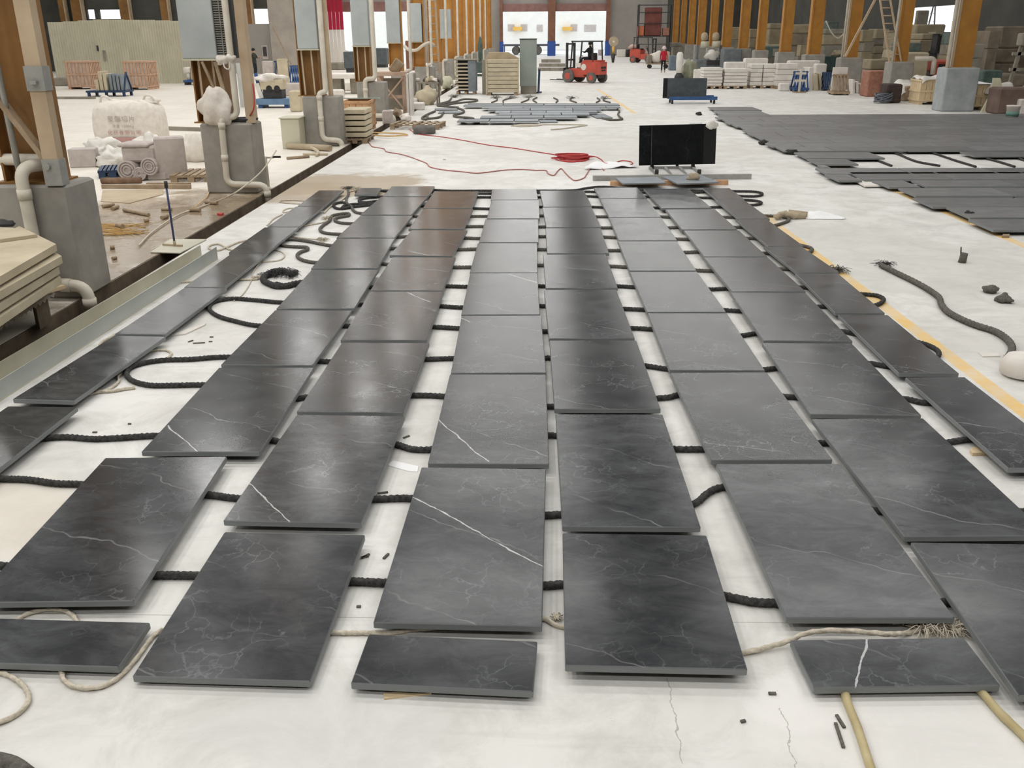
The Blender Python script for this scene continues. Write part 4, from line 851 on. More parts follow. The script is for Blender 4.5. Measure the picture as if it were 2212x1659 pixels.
for s_, z in ((-.33, h * .98), (.32, h * 1.0)):
    b = MB(); b.tube(smooth_path([(s_ * wd - .18, .1, z - .05), (s_ * wd - .10, .05, z + .12), (s_ * wd + .06, 0, z + .13), (s_ * wd + .16, .05, z - .02)], .04), .028, 8)
    if s_ < 0: b.build('lifting_loop', WHITEBAG, t)
    else: b.blob((s_ * wd, .1, z - .02), .22, .2, .1, 4, .3); b.build('folded_top', WHITEBAG, t)
def lettering(parent, txt, size, loc, m, rot=(math.pi / 2, 0, 0)):
    cu = bpy.data.curves.new('lettering', 'FONT'); cu.body = txt; cu.size = size; cu.align_x = 'CENTER'; cu.extrude = .001; cu.space_character = 1.25
    ob = bpy.data.objects.new('lettering', cu); col.objects.link(ob); ob.parent = parent; ob.location = loc; ob.rotation_euler = rot; cu.materials.append(m); bpy.context.view_layer.update(); me = bpy.data.meshes.new_from_object(ob.evaluated_get(bpy.context.evaluated_depsgraph_get())); bpy.data.objects.remove(ob); ob = bpy.data.objects.new('lettering', me); col.objects.link(ob); ob.parent = parent; ob.location = loc; ob.rotation_euler = rot; return ob
yb_ = -.505
lettering(t, '\u805a\u916f\u5207\u7247', .155, (.0, yb_, h * .56), INK); lettering(t, '\u51c0\u91cd 1000kg', .085, (.02, yb_, h * .41), INK); lettering(t, '\u5316\u7ea4\u6709\u9650\u516c\u53f8', .125, (.03, yb_, h * .24), INKR)
b = MB(); b.box(-.30, .32, yb_ - .004, yb_ + .004, h * .06, h * .17); b.build('printed_panel', INKR, t)
# wrinkled sheets and sacks around the bag
def heap(px0, px1, yb, yt, name, label, m, seed, dep=.5, cat='sheeting', amp=.35, fr=2.2):
    x, Y, wd, h = fb(px0, px1, yb, yt); b = MB(); b.blob((0, 0, h * .42), wd / 2, dep / 2, h * .55, seed, amp, 30, 16, fr, flat=True)
    o = b.build(name, m, origin=(0, 0, 0)); o.location = (x, Y + dep / 2, 0); tag(o, label, cat); return o
heap(172, 250, 350, 298, 'plastic_wrapping', 'crumpled dusty sheeting heap at the left foot of the bulk bag', FILM, 3)
heap(205, 268, 362, 325, 'plastic_wrapping', 'low crumpled sheeting heap above the blue plastic pallet', FILM, 9)
heap(290, 350, 330, 292, 'plastic_wrapping', 'bunched plastic sheeting at the right foot of the bulk bag', FILM, 14, .4)
heap(382, 450, 352, 288, 'sand_sack', 'slumped white sack against the left of the second pier', WHITEBAG, 21, .6, 'sack', .15, 1.2)
heap(430, 484, 246, 186, 'sand_sack', 'bulging white sack under the louvred cabinet', WHITEBAG, 33, .5, 'sack', .2, 1.5).location.z = PH - .0
o = bpy.data.objects['sand_sack.001']; o.location = (XC[1] - .56, YK[1] - .0, PH); o.scale = (.6, .5, .62)
a, c = P(408, 290), P(432, 346); a = D(405, 290, c.y + .3)
b = MB(); b.bar(a, c + Vector((0, 0, .02)), .10, .03); tag(b.build('white_board', WHITESTONE), 'white board leaning on the slumped sack by the second pier', 'board')
# planks, pipes and cardboard on the wet floor
def stick(px, py, qx, qy, r, name, label, m, cat, group=None, sq=False, z=None):
    a, c = P(px, py), P(qx, qy); u = Vector((0, 0, r if z is None else z)); b = MB()
    if sq: b.bar(a + u, c + u, r * 2.2, r * 2)
    else: b.cyl(a + u, c + u, r, n=10)
    return tag(b.build(name, m), label, cat, group)
stick(220, 397, 306, 396, .055, 'rusty_pipe', 'rusty iron pipe lying in front of the carved capital', mat('rusty_iron', (140, 112, 88), (104, 80, 62), 8, .8, .1), 'pipe')
stick(318, 402, 412, 402, .03, 'timber_plank', 'grey plank, farther of two in front of the carved capital', WOOD_OLD, 'plank', sq=True)
stick(222, 407, 412, 408, .035, 'timber_plank', 'long grey plank, nearer of two in front of the carved capital', WOOD_OLD, 'plank', sq=True)
chip(0, [(218, 436), (222, 412), (352, 410), (352, 421), (280, 440)], .012, 'cardboard_sheet', 'flat damp cardboard sheet right of the nearest pier', CARD, 'cardboard')
LOGS = [(222, 450, 247, 446, .028), (243, 455, 255, 450, .03), (268, 457, 322, 468, .026), (349, 455, 372, 455, .022), (350, 475, 362, 471, .03), (312, 481, 322, 480, .032), (253, 491, 266, 494, .03), (410, 457, 433, 458, .03), (444, 440, 470, 443, .028), (238, 539, 248, 538, .025), (243, 562, 252, 560, .02)]
for i, (a_, b_, c_, d_, r) in enumerate(LOGS):
    stick(a_, b_, c_, d_, r, 'stick_offcut', 'short brown stick ' + ['behind the others close to the nearest pier', 'stub close to the nearest pier, second from back', 'longest of those scattered on the wet floor', 'crossed by the blue squeegee handle', 'just left of the squeegee handle', 'stub standing left of the squeegee', 'stub in front of the yellow straw', 'thick one under the yellow string', 'nearest the second pier', 'dark stub against the nearest pier', 'small stub nearest the drain'][i], WOOD_OLD, 'stick', 'sticks on the wet floor')
b = MB(); rr = random.Random(4)
for i in range(60):
    c = P(rr.uniform(228, 300), rr.uniform(484, 510)); u = rr.uniform(-.5, .5); L_ = rr.uniform(.06, .2); e = Vector((math.cos(u) * L_, math.sin(u) * L_, 0)); b.bar(c - e + Vector((0, 0, .006)), c + e + Vector((0, 0, rr.uniform(.006, .03))), .012, .006)
tag(b.build('straw', mat('yellow_straw', (206, 170, 108), (180, 142, 84), 10, .8)), 'yellow straw strewn beside the nearest pier', 'straw', kind='stuff')
b = MB(); b.tube(smooth_path([D(597, 325, YK[1] + .8), D(560, 375, YK[1] - 1), P(510, 415, .35), P(460, 438, .02), P(425, 450, .02), P(390, 462, .02), P(330, 500, .02), P(300, 530, .02)], .08), .011, 6); tag(b.build('string_line', WHITEROPE), 'pale string stretched from the standpipe down across the wet floor', 'string')
b = MB(); b.tube(smooth_path([P(455, 390, .02), P(453, 405, .02), P(447, 425, .02), P(420, 448, .02)], .08), .009, 6); tag(b.build('yellow_string', YELLOWHOSE), 'yellow string dropping to the wet floor beside the second pier', 'string')
chip(0, [(469, 465), (474, 463), (484, 464), (478, 467)], .03, 'red_scrap', 'small red scrap at the edge of the drain', REDPLAST, 'scrap')
# pipes and sticks by the third pier, cabinet, slab pallet, crate
x, Y, wd, h = fb(611, 650, 322, 254)
t = thing('cream_cabinet', 'cream metal box cabinet standing left of the third pier', 'cabinet', (x, Y + .3, 0)); MB().box(-wd / 2, wd / 2, -.3, .3, 0, h - .03, c=.01).build('body', CREAM, t); MB().box(-wd / 2 - .03, wd / 2 + .03, -.33, .33, h - .03, h, c=.008).build('lid', CREAM, t)
stick(622, 322, 715, 327, .07, 'cardboard_tube', 'pale cardboard tube lying before the third pier', CARD, 'tube')
b = MB(); b.tube(smooth_path([P(657, 316, .05), P(675, 320, .07), P(687, 328, .05), P(684, 336, .03)], .05), .035, 8); tag(b.build('bent_offcut', BEIGE), 'curved pale offcut in front of the third pier', 'offcut')
stick(620, 345, 668, 341, .03, 'thin_stick', 'thin pale stick in front of the third pier', WOOD_OLD, 'stick'); stick(655, 335, 708, 336, .025, 'thin_stick', 'thin pale rod before the cardboard tube', BEIGE, 'stick')
x0, Y0 = P(741, 311).x, P(741, 311).y
t = pallet((x0 + .28, Y0 + .55, 0), .62, 1.0, 'low pallet under the beige slab pile by the third pier', hh=.12)
for i in range(5):
    b = MB(); b.box(-.29, .29, -.48, .48, 0, .105, c=.01); b.box(-.29, -.2, -.44, .44, -.03, 0)
    o = b.build('beige_slab', BEIGE, origin=(0, 0, 0)); o.location = (x0 + .28 + rnd.uniform(-.02, .02), Y0 + .55, .15 + i * .135); tag(o, ['lowest', 'second lowest', 'middle', 'second highest', 'topmost'][i] + ' beige slab of the pile beside the third left pier', 'slab', 'beige slabs piled by the third pier', 'thing')
def wood_crate(px0, px1, yb, yt, dep, label, m=WOOD, open_top=False, group=None, rz=0.0, gap=.008, load=None):
    x, Y, wd, h = fb(px0, px1, yb, yt)
    t = thing('wooden_crate', label, 'crate', (x, Y + dep / 2, 0), rz, group)
    fz = .10
    for q in (-wd / 2 + .08, wd / 2 - .08): MB().box(q - .06, q + .06, -dep / 2, dep / 2, 0, fz).build('skid', m, t)
    MB().box(-wd / 2 + .03, wd / 2 - .03, -dep / 2 + .03, dep / 2 - .03, fz, fz + .02 if open_top else h - .03).build('contents' if not open_top else 'bottom', (load or CARD) if not open_top else m, t)
    n = max(3, int(wd / .16))
    for f, (u0, u1, ax) in enumerate(((-wd / 2, wd / 2, 0), (-wd / 2, wd / 2, 1), (-dep / 2, dep / 2, 2), (-dep / 2, dep / 2, 3))):
        n = max(3, int((u1 - u0) / .17)); b = MB()
        for i in range(n):
            a = u0 + (u1 - u0) * i / n + gap; c = u0 + (u1 - u0) * (i + 1) / n - gap
            if ax == 0: b.box(a, c, -dep / 2, -dep / 2 + .02, fz, h)
            elif ax == 1: b.box(a, c, dep / 2 - .02, dep / 2, fz, h)
            elif ax == 2: b.box(-wd / 2, -wd / 2 + .02, a, c, fz, h)
            else: b.box(wd / 2 - .02, wd / 2, a, c, fz, h)
        b.build('plank_side', m, t)
    for z in (fz + .02, h * .5, h - .07):
        b = MB(); b.box(-wd / 2 - .02, wd / 2 + .02, -dep / 2 - .022, -dep / 2, z, z + .07); b.box(-wd / 2 - .02, wd / 2 + .02, dep / 2, dep / 2 + .022, z, z + .07)
        b.box(-wd / 2 - .022, -wd / 2, -dep / 2, dep / 2, z, z + .07); b.box(wd / 2, wd / 2 + .022, -dep / 2, dep / 2, z, z + .07); b.build('batten', m, t)
    if not open_top: MB().box(-wd / 2 - .01, wd / 2 + .01, -dep / 2 - .01, dep / 2 + .01, h - .03, h).build('lid', m, t)
    return t
wood_crate(745, 800, 284, 218, 1.0, 'open new wooden crate between the third and fourth left piers', open_top=True)
c = Vector((P(770, 284).x, P(770, 284).y + .75, 0)); zc = fb(745, 800, 284, 218)[3] + .002; b = MB(); b.box(c.x - .75, c.x + .55, c.y - .06, c.y + .25, zc, zc + .02); tag(b.build('glass_plate', mat('green_glass_edge', (150, 170, 160), (130, 150, 142), 2, .2)), 'greenish glass plate lying over the open wooden crate', 'glass plate')
c = P(768, 284); rp = [(768, 284), (790, 289), (840, 294), (880, 291), (862, 288), (800, 286), (775, 281)]
b = MB(); b.tube(smooth_path([P(x, y, .03 if not (795 < x < 850) else .05) for x, y in rp], .1), .02, 6); tag(b.build('yellow_hose', YELLOWHOSE), 'pale yellow hose looping across the drain by the wooden crate', 'hose')

# wooden pallet, tyre, red hoses on the main floor
x, Y, wd, h = fb(845, 953, 280, 269); pallet((x, Y + .5, 0), wd, 1.1, 'grey wooden pallet on the floor right of the drain', rz=-.08, ns=7, hh=.15)
c = P(914, 291); c.y += .3
t = thing('tyre', 'dusty black tyre lying flat in front of the grey pallet', 'tyre', (c.x, c.y, 0)); b = MB(); b.lathe([(.17, .02), (.29, 0), (.30, .03), (.30, .15), (.28, .19), (.18, .19), (.165, .16)], (0, 0, 0), 28); b.build('tread', TYREDUST, t); b = MB(); b.lathe([(.16, .03), (.16, .14)], (0, 0, 0), 20); b.build('hub', STEEL, t)
def cable(pts, r, name, label, m, cat='cable'):
    b = MB(); b.tube(smooth_path([P(x, y, r) for x, y in pts], .08), r, 6); return tag(b.build(name, m), label, cat)
cable([(795, 306), (800, 312), (805, 317), (828, 321), (836, 328), (860, 332), (880, 337), (905, 346), (922, 353), (930, 361), (960, 367), (1000, 371), (1030, 374), (1060, 371), (1095, 367), (1130, 366), (1160, 368), (1178, 368), (1184, 375), (1195, 379), (1205, 369), (1212, 364), (1220, 372), (1232, 384), (1243, 390), (1260, 385), (1268, 375), (1280, 363), (1295, 362), (1305, 368)], .011, 'red_hose', 'thin faded red hose snaking across the middle of the floor', PINKHOSE, 'hose')
cable([(885, 280), (905, 290), (950, 295), (1000, 303), (1060, 314), (1110, 320), (1160, 328), (1205, 335), (1240, 340), (1262, 345), (1235, 350), (1205, 346), (1202, 342), (1235, 339), (1268, 346), (1250, 349), (1215, 345), (1245, 341), (1272, 344), (1228, 348), (1210, 341), (1255, 339), (1260, 338), (1283, 338), (1298, 344), (1310, 353), (1325, 352), (1345, 347), (1362, 349), (1366, 354), (1355, 357)], .011, 'red_cable', 'red cable running to a loose coil in front of the white sheet', REDPLAST)
b = MB(); rr = random.Random(9)
for k in range(7):
    c = P(1238 + rr.uniform(-6, 10), 344 + rr.uniform(-1.5, 2)); a_, e_ = rr.uniform(.22, .42), rr.uniform(.12, .24); b.tube([c + Vector((a_ * math.cos(u), e_ * math.sin(u), .02 + k * .012)) for u in [j * .35 for j in range(19)]], .014, 6)
tag(b.build('cable_coil', REDPLAST), 'untidy coil of bright red cable on the floor', 'cable coil')

# ---------------------------------------------------------------- dark panels on trolleys, half slabs on timber
Yp = P(1460, 372).y
def up_panel(pxq, Y, name, label, m, tilt, th=.03):
    q = [D(px, py, Y) for px, py in pxq]; c = (q[2] + q[3]) / 2; wd = ((q[1] - q[0]).length + (q[2] - q[3]).length) / 2; h = ((q[0] - q[3]).length + (q[1] - q[2]).length) / 2
    b = MB(); b.box(-wd / 2, wd / 2, 0, th, 0, h, c=.003); o = b.build(name, m, origin=(0, 0, 0)); o.location = c; o.rotation_euler = (-tilt, math.atan2(q[3].z - q[2].z, (q[2] - q[3]).length), 0); tag(o, label, 'stone panel', kind='thing')
    for k_, v_ in (('vein_cos', 0.0), ('vein_sin', 1.0), ('vein_x', 0.0), ('vein_y', 0.0), ('vein_length', 0.0)): o[k_] = v_
    return o, c, wd, h
o, c, wd, h = up_panel([(1381, 272), (1548, 267), (1545, 354), (1380, 358)], Yp + .35, 'black_slab_panel', 'polished black stone panel standing on a white steel trolley', STONE_BLACK, .06)
b = MB(); b.box(-wd / 2 + .235, -wd / 2 + .241, -.003, 0, 0, h - .01); b.build('scribed_line', mat('chalk_line', (120, 118, 114), (90, 88, 86), 8, .9), o)
b = MB(); b.box(wd / 2 - .24, wd / 2 - .005, -.004, 0, .005, h - .01); b.build('dark_strip', mat('black_film_strip', (20, 21, 22), (16, 17, 18), 3, .3), o)
b = MB(); b.blob((wd / 2 - .10, -.02, h - .02), .09, .05, .09, 8, .35); tag(b.build('taped_corner', FILM, o), 'bunched white tape')
b = MB(); b.box(wd / 2 - .52, wd / 2 - .28, .0, .028, h, h + .03, c=.004); b.build('foam_strip', PAPER, o)
t = thing('steel_trolley', 'white steel trolley frame under the black stone panel', 'trolley', (c.x, Yp + .3, 0))
x0, x1 = D(1412, 385, Yp - .3).x - c.x, D(1515, 385, Yp - .3).x - c.x
yf, yr = -.62, .15; z = c.z - .02
MB().box(x0, x1, yf - .03, yf + .03, z - .16, z - .07).build('front_rail', STEEL, t)
MB().box(x0, x1, yr - .03, yr + .03, z - .10, z - .02).build('rear_rail', STEEL, t)
for q in (x0 + .03, x0 + (x1 - x0) * .36, x0 + (x1 - x0) * .68, x1 - .03): b = MB(); b.bar((q, yf, z - .09), (q - .02, yr, z - .05), .05, .05); b.build('cross_bar', STEEL, t)
for qx in (x0 + .05, x1 - .05):
    for qy in (yf, yr):
        MB().box(qx - .03, qx + .03, qy - .03, qy + .03, .06, z - .09).build('leg', STEEL, t); b = MB(); b.cyl((qx - .03, qy, .05), (qx + .03, qy, .05), .05); b.build('caster', RUBBER, t)
MB().box(.0, .05, yr + .02, yr + .07, z - .05, z + .3).build('upright', DARKSTEEL, t)
b = MB(); a, c2 = P(1282, 394), P(1627, 390); b.bar(a + Vector((0, .2, .045)), c2 + Vector((0, .2, .045)), .08, .09); tag(b.build('steel_bar', STEEL), 'long pale steel bar behind the two half slabs on timber', 'bar')
b = MB(); a, c2 = P(1318, 401), P(1572, 399); b.bar(a + Vector((0, 0, .04)), c2 + Vector((0, 0, .04)), .07, .08); tag(b.build('timber_bearer', WOOD), 'brown timber bearer carrying the two half slabs', 'timber')
for q, zz, lab in (([(1327, 383), (1418, 382.5), (1443, 394.5), (1347, 396)], .115, 'small grey slab on the timber bearer, left of two'), ([(1430, 381), (1520, 377), (1546, 393), (1466, 397)], .112, 'small grey slab on the timber bearer, right of two')):
    rect_slab(q, [zz, zz, zz - .006, zz - .006], .026, 'stone_slab', lab, 'stone slab', 'small grey slabs on the timber bearer', STONE_PALE)  # paler stone holds the grazing sheen of these two slabs in its colour
c = P(1497, 384, .14); b = MB(); b.blob(c, .10, .07, .07, 6, .35); tag(b.build('cloth_rag', CLOTHB), 'pale rag on the right small slab below the black panel', 'rag')
Yq = P(1480, 224).y
o, c, wd, h = up_panel([(1433, 169), (1527, 168.5), (1525.5, 212), (1431, 212)], Yq + .3, 'grey_slab_panel', 'dark grey stone panel on a blue trolley in the distance', STONE_GREY, .05)
b = MB(); b.box(-wd / 2 + .005, -wd / 2 + .16, -.004, 0, .005, h - .01); b.build('dark_strip', mat('black_film_strip', (20, 21, 22)), o)
t = thing('steel_trolley', 'blue steel trolley under the distant grey stone panel', 'trolley', (c.x + .25, Yq + .3, 0))
for y in (-.45, .3): MB().box(-.85, .9, y - .04, y + .04, .14, .26).build('rail', BLUE, t)
for q in (-.8, -.2, .4, .85): MB().box(q - .04, q + .04, -.45, .3, .20, c.z - .001).build('cross_bar', BLUE, t)
for q in (-.75, .8):
    for y in (-.4, .25): b = MB(); b.cyl((q - .03, y, .07), (q + .03, y, .07), .07); b.build('caster', RUBBER, t)
yk = YK[2]; x = Wp(711, 150, yk + .2).x; b = MB(); b.box(x - .04, x + .04, yk + .12, yk + .28, PH, ROOF - .1); tag(b.build('tan_post', TAN), 'slim dusty tan post on the third left pier', 'post')
# ---------------------------------------------------------------- slab field on the right
G4 = 'dusty dark slabs of the field on the right'
EDGE = [(1528, 229), (1546, 249), (1566, 262), (1592, 272), (1620, 291), (1650, 308), (1682, 322), (1718, 338), (1738, 350), (1762, 362), (1786, 376), (1806, 389)]
EW = [P(x, y, ZT) for x, y in EDGE]
def edge_x(Y):
    for a, c in zip(EW, EW[1:]):
        if c.y <= Y <= a.y: return a.x + (c.x - a.x) * (Y - a.y) / (c.y - a.y)
    return EW[-1].x if Y < EW[-1].y else EW[0].x
ROWS = []   # (front Y, back Y, left x, right x)
yb_, yn = P(1700, 247.5, ZT).y, P(1800, 326, ZT).y
n = round((yb_ - yn) / .80); dy = (yb_ - yn) / n
for i in range(n):
    y1 = yb_ - i * dy; y0 = y1 - dy; ROWS.append([y0, y1, edge_x((y0 + y1) / 2) + rnd.uniform(-.12, .12), P(2225, 262, ZT).x * 0 + D(2235, 300, (y0 + y1) / 2).x])
FIELD = []
def field_slab(x0, x1, y0, y1, rname, i, ang=0.0, z=ZT):
    b = MB(); wd, ln = x1 - x0 - .012, y1 - y0 - .022; b.box(-wd / 2, wd / 2, -ln / 2, ln / 2, -TH, 0, c=.004); o = b.build('stone_slab', STONE_DUSTY, origin=(0, 0, 0)); o.location = ((x0 + x1) / 2, (y0 + y1) / 2, z); o.rotation_euler = (0, 0, ang)
    tag(o, 'dusty dark slab, %s from the left in %s' % (ORD[i + 1], rname), 'stone slab', G4, 'thing')
    for k_, v_ in (('vein_cos', 1.0), ('vein_sin', 0.0), ('vein_x', 0.0), ('vein_y', 0.0), ('vein_length', 0.0)): o[k_] = v_
    return o
for r, (y0, y1, x0, x1) in enumerate(ROWS):
    x = x0; i = 0; first = [1.53, .72, 1.1][r % 3]
    while x < x1 - .2:
        wd = first if i == 0 else 1.53
        field_slab(x, x + wd, y0 + rnd.uniform(-.01, .01), y1 + rnd.uniform(-.01, .01), 'the %s back row of the right field' % ORD[r + 1], i); x += wd + .012; i += 1
# loose rows left of the field's far corner
for r, (yy, xa, xb) in enumerate([(230, 1526, 1618), (238.5, 1536, 1632)]):
    p0, p1 = P(xa, yy, ZT), P(xb, yy, ZT); x = p0.x; i = 0
    while x < p1.x - .3: field_slab(x, x + 1.53, p0.y - .75 - 1.0, p0.y - 1.0 + .75, ['the back', 'the front'][r] + ' row of the far corner patch', i, z=ZT); x += 1.545; i += 1
# rows partly lifted: they stop before the bare strip of floor
for nm, (xa, ya), (xb, yb2), xe, fz in (('the far short row by the bare strip', (1694, 329), (1724, 342), 1913, 0), ('the near short row by the bare strip', (1722, 343), (1745, 355), 1856, 0), ('the shortest row by the bare strip', (1742, 356), (1762, 362), 1795, 0)):
    p0, p1 = P(xa, ya, ZT), P(xb, yb2, ZT); xr_ = D(xe, yb2, p1.y).x; x = min(p0.x, p1.x) + .2; n_ = max(1, round((xr_ - x) / 1.53))
    for i in range(n_): field_slab(x + (xr_ - x) * i / n_, x + (xr_ - x) * (i + 1) / n_, p1.y, p0.y, nm, i)
p0, p1 = P(2080, 330, ZT), P(2100, 337, ZT)
for i in range(2): field_slab(p0.x + i * 1.545, p0.x + 1.53 + i * 1.545, p1.y, p1.y + .72, 'the row behind the bare strip', i)
NR = [('the row in front of the bare strip', (1762, 363), (1783, 375.5), 0), ('the second row before the bare strip', (1838, 372), (1862, 388), 1), ('the third row before the bare strip', (1970, 389), (1998, 403), 1), ('the fourth row before the bare strip', (1944, 406), (1973, 423), 0), ('the third row from the field front', (1973, 427), (2012, 447), 0), ('the second row from the field front', (2047, 447), (2090, 470), 0), ('the front row of the field', (2095, 473), (2140, 497), 0)]
for nm, a, c, k in NR:
    p0, p1 = P(*a, ZT), P(*c, ZT); x = (p0.x + p1.x) / 2; i = 0; xe = D(2240, c[1], p1.y).x + .2
    while x < xe: field_slab(x, x + 1.53, p1.y, p0.y, nm, i); x += 1.545; i += 1
for q, nm in (([(1786, 376), (1832, 376), (1858, 389), (1808, 391)], 'single slab at the left end of the second row before the bare strip'), ([(1890, 390), (1950, 389), (1985, 403), (1917, 405)], 'single slab between the white tile and the third row')):
    rect_slab(q, [ZT] * 4, TH, 'stone_slab', 'dusty dark ' + nm, 'stone slab', G4, STONE_DUSTY)
q = [P(1836, 390), P(1889, 390), P(1915, 406), P(1868, 407)]; b = MB(); b.prism([(p.x, p.y) for p in q], .02, .045); tag(b.build('white_tile', WHITESTONE), 'white stone tile between the dark slabs of the right field', 'tile')
G5 = 'ropes across the bare strip of the right field'
for i, pts in enumerate([[(1760, 340), (1815, 352), (1835, 358)], [(1860, 333), (1880, 340), (1910, 352), (1926, 358)], [(1915, 325), (1940, 333), (1985, 350), (2030, 358)], [(1990, 324), (2020, 332), (2065, 347), (2108, 360)], [(2110, 335), (2130, 342), (2160, 350), (2192, 360)], [(2180, 335), (2200, 342), (2230, 352)]]):
    b = MB(); b.tube(smooth_path([P(x, y, .023) for x, y in pts], .06), .022, 8, 3, .12, .15); tag(b.build('black_rope', BLACKROPE), 'rope crossing the bare strip of the right field, %s from the left' % ORD[i + 1], 'rope', G5)
for (x, y, s) in ((1649, 313, .10), (1712, 334, .12), (1510, 249, .1), (2092, 472, .06)):
    b = MB(); c = P(x, y); b.blob(c + Vector((0, 0, .05)), s, s * .8, .06, int(x), .4, flat=True); o = b.build('rope_knot', BLACKROPE); tag(o, 'dark rope knot at the edge of the right field, ' + {1649: 'with a pale rag', 1712: 'the blackest one', 1510: 'far one by the loose rows', 2092: 'on the nearest corner'}[x], 'knot'); frayed(o, c, s * 1.5, BLACKROPE, 20)

# ---------------------------------------------------------------- slab patch in the middle distance
G6 = 'grey slabs of the far patch'
def patch_row(yf, ytl, cuts, r):
    p0 = P(cuts[0], yf, ZT)
    for i, (a, c) in enumerate(zip(cuts, cuts[1:])):
        xa, xc = D(a, yf, p0.y).x, D(c, yf, p0.y).x; dp = .8
        b = MB(); b.box(-(xc - xa) / 2 + .012, (xc - xa) / 2 - .012, -dp / 2, dp / 2 - .014, -TH, 0, c=.004); o = b.build('stone_slab', STONE_PALE, origin=(0, 0, 0)); o.location = ((xa + xc) / 2, p0.y + dp / 2, ZT + .03)
        tag(o, 'grey slab of the far patch, %s from left in row %s from the back' % (ORD[i + 1], ['one', 'two', 'three', 'four', 'five', 'six', 'seven'][r]), 'stone slab', G6, 'thing')
        for k_, v_ in (('vein_cos', 1.0), ('vein_sin', 0.0), ('vein_x', 0.0), ('vein_y', 0.0), ('vein_length', 0.0)): o[k_] = v_
for r, (yf, cuts) in enumerate([(230.3, [1000, 1086, 1175, 1264, 1340]), (235.3, [1040, 1130, 1221, 1310, 1341]), (239.8, [1053, 1145, 1238, 1300]), (245.5, [1068, 1103, 1180, 1238, 1292]), (250.3, [1075, 1147, 1213, 1275]), (256.5, [1036, 1104, 1175, 1248]), (264.5, [986, 1056, 1110, 1164])]): patch_row(yf, 0, cuts, r)
for q, lab in (([(943, 234), (985, 233), (988, 236.5), (940, 238)], 'grey slab lying apart on rope loops left of the far patch'), ([(950, 240.5), (1000, 239), (992, 243.5), (945, 243.5)], 'second grey slab lying apart left of the far patch'), ([(1276, 246), (1300, 245), (1328, 254), (1284, 254)], 'grey slab skewed at the right front corner of the far patch'), ([(1164, 257), (1200, 258), (1204, 262), (1166, 264)], 'grey slab skewed at the front of the far patch')):
    rect_slab(q, [TH + .004] * 4, TH, 'stone_slab', lab, 'stone slab', G6, STONE_PALE)
b = MB()
for r, yf in enumerate((230.3, 239.8, 250.3, 264.5)):
    a, c = P([1010, 1060, 1080, 1000][r], yf - 1.5), P([1330, 1295, 1270, 1158][r], yf - 1.5); b.bar(a + Vector((0, .2, .036)), c + Vector((0, .2, .036)), .06, .07)
tag(b.build('bearer_ropes', BLACKROPE), 'dark ropes hidden below the grey slabs of the far patch', 'ropes', kind='stuff')
FR = [([(940, 262), (958, 250), (975, 245), (960, 243)], 0), ]
def far_rope(pts, lab, r=.035, m=GREYROPE, fr=None):
    b = MB(); b.tube(smooth_path([P(x, y, r) for x, y in pts], .1), r, 7); o = b.build('far_rope', m); tag(o, lab, 'rope', 'ropes around the far patch')
    if fr: frayed(o, P(*fr[:2]), fr[2], m, 40)
far_rope([(975, 212), (968, 219), (945, 226), (950, 229), (985, 223), (1025, 219), (1028, 215), (1005, 214), (985, 219), (948, 228), (990, 232)], 'dark rope looped behind the left end of the far patch', fr=(980, 211, .35))
far_rope([(940, 240), (922, 248), (912, 256), (920, 258), (924, 250), (925, 256), (945, 254), (958, 243)], 'dark rope looped at the far left of the far patch')
far_rope([(988, 233), (1002, 239), (998, 244), (980, 249), (990, 253), (1010, 254), (1023, 256)], 'dark rope winding between the far patch and the slabs lying apart')
far_rope([(1300, 255), (1320, 259), (1342, 258), (1338, 252), (1335, 246), (1338, 240), (1334, 236)], 'rope waving at the right edge of the far patch', .03)
far_rope([(1104, 272), (1130, 269), (1170, 270), (1130, 273), (1110, 271), (1200, 269), (1268, 270), (1250, 273), (1215, 278), (1190, 280)], 'thin grey cord lying in front of the far patch', .018, WHITEROPE)
far_rope([(997, 266), (1015, 268), (1035, 265)], 'short rope under the front slab of the far patch', .03)
for i, (x, y) in enumerate(((1072, 213), (1105, 213), (1142, 211), (1160, 212), (1196, 213), (1235, 213), (1290, 213), (1306, 214))):
    c = P(x, y); e = P(x + [-10, -18, -16, -1, 5, 10, -2, 12][i], 223); b = MB(); b.tube(smooth_path([c + Vector((0, 0, .03)), c.lerp(e, .5) + Vector((-.15 if i % 2 else .12, 0, .03)), e + Vector((0, 0, .03))], .1), .026, 7); o = b.build('far_rope', GREYROPE); tag(o, 'rope tail behind the far patch, %s from the left' % ORD[i + 1], 'rope', 'rope tails behind the far patch')
    if i in (0, 1, 2, 5, 7): frayed(o, c, .32, GREYROPE, 30)

# ---------------------------------------------------------------- stacks on the main floor
x, Y, wd, h = fb(984, 1029, 204, 128)
t = thing('slatted_slab_rack', 'grey rack packed with slabs spaced apart, leftmost of three stacks on the far floor', 'rack', (x, Y + .4, 0))
MB().box(wd * .12, wd / 2, -.4, .4, .12, h - .04, c=.01).build('slab_block', mat('blue_grey_stone', (138, 146, 152), (116, 124, 130), 3, .7), t)
for i in range(8): b = MB(); b.box(-wd / 2, wd * .12, -.38, .38, .18 + i * (h - .25) / 8, .18 + i * (h - .25) / 8 + (h - .25) / 8 * .42); b.build('edge_slab', BEIGE, t)
MB().box(-wd / 2 + .12, wd * .12, -.2, .38, .12, h - .05).build('core', DARKSTEEL, t)
MB().box(-wd / 2 - .04, wd / 2 + .1, -.44, .44, h - .04, h).build('top_board', GREYSTONE, t)
for q in (-wd / 2 + .1, 0, wd / 2 - .1): MB().box(q - .06, q + .06, -.38, .38, 0, .12).build('skid', WOOD_OLD, t)
x, Y, wd, h = fb(1050, 1121, 206, 128)
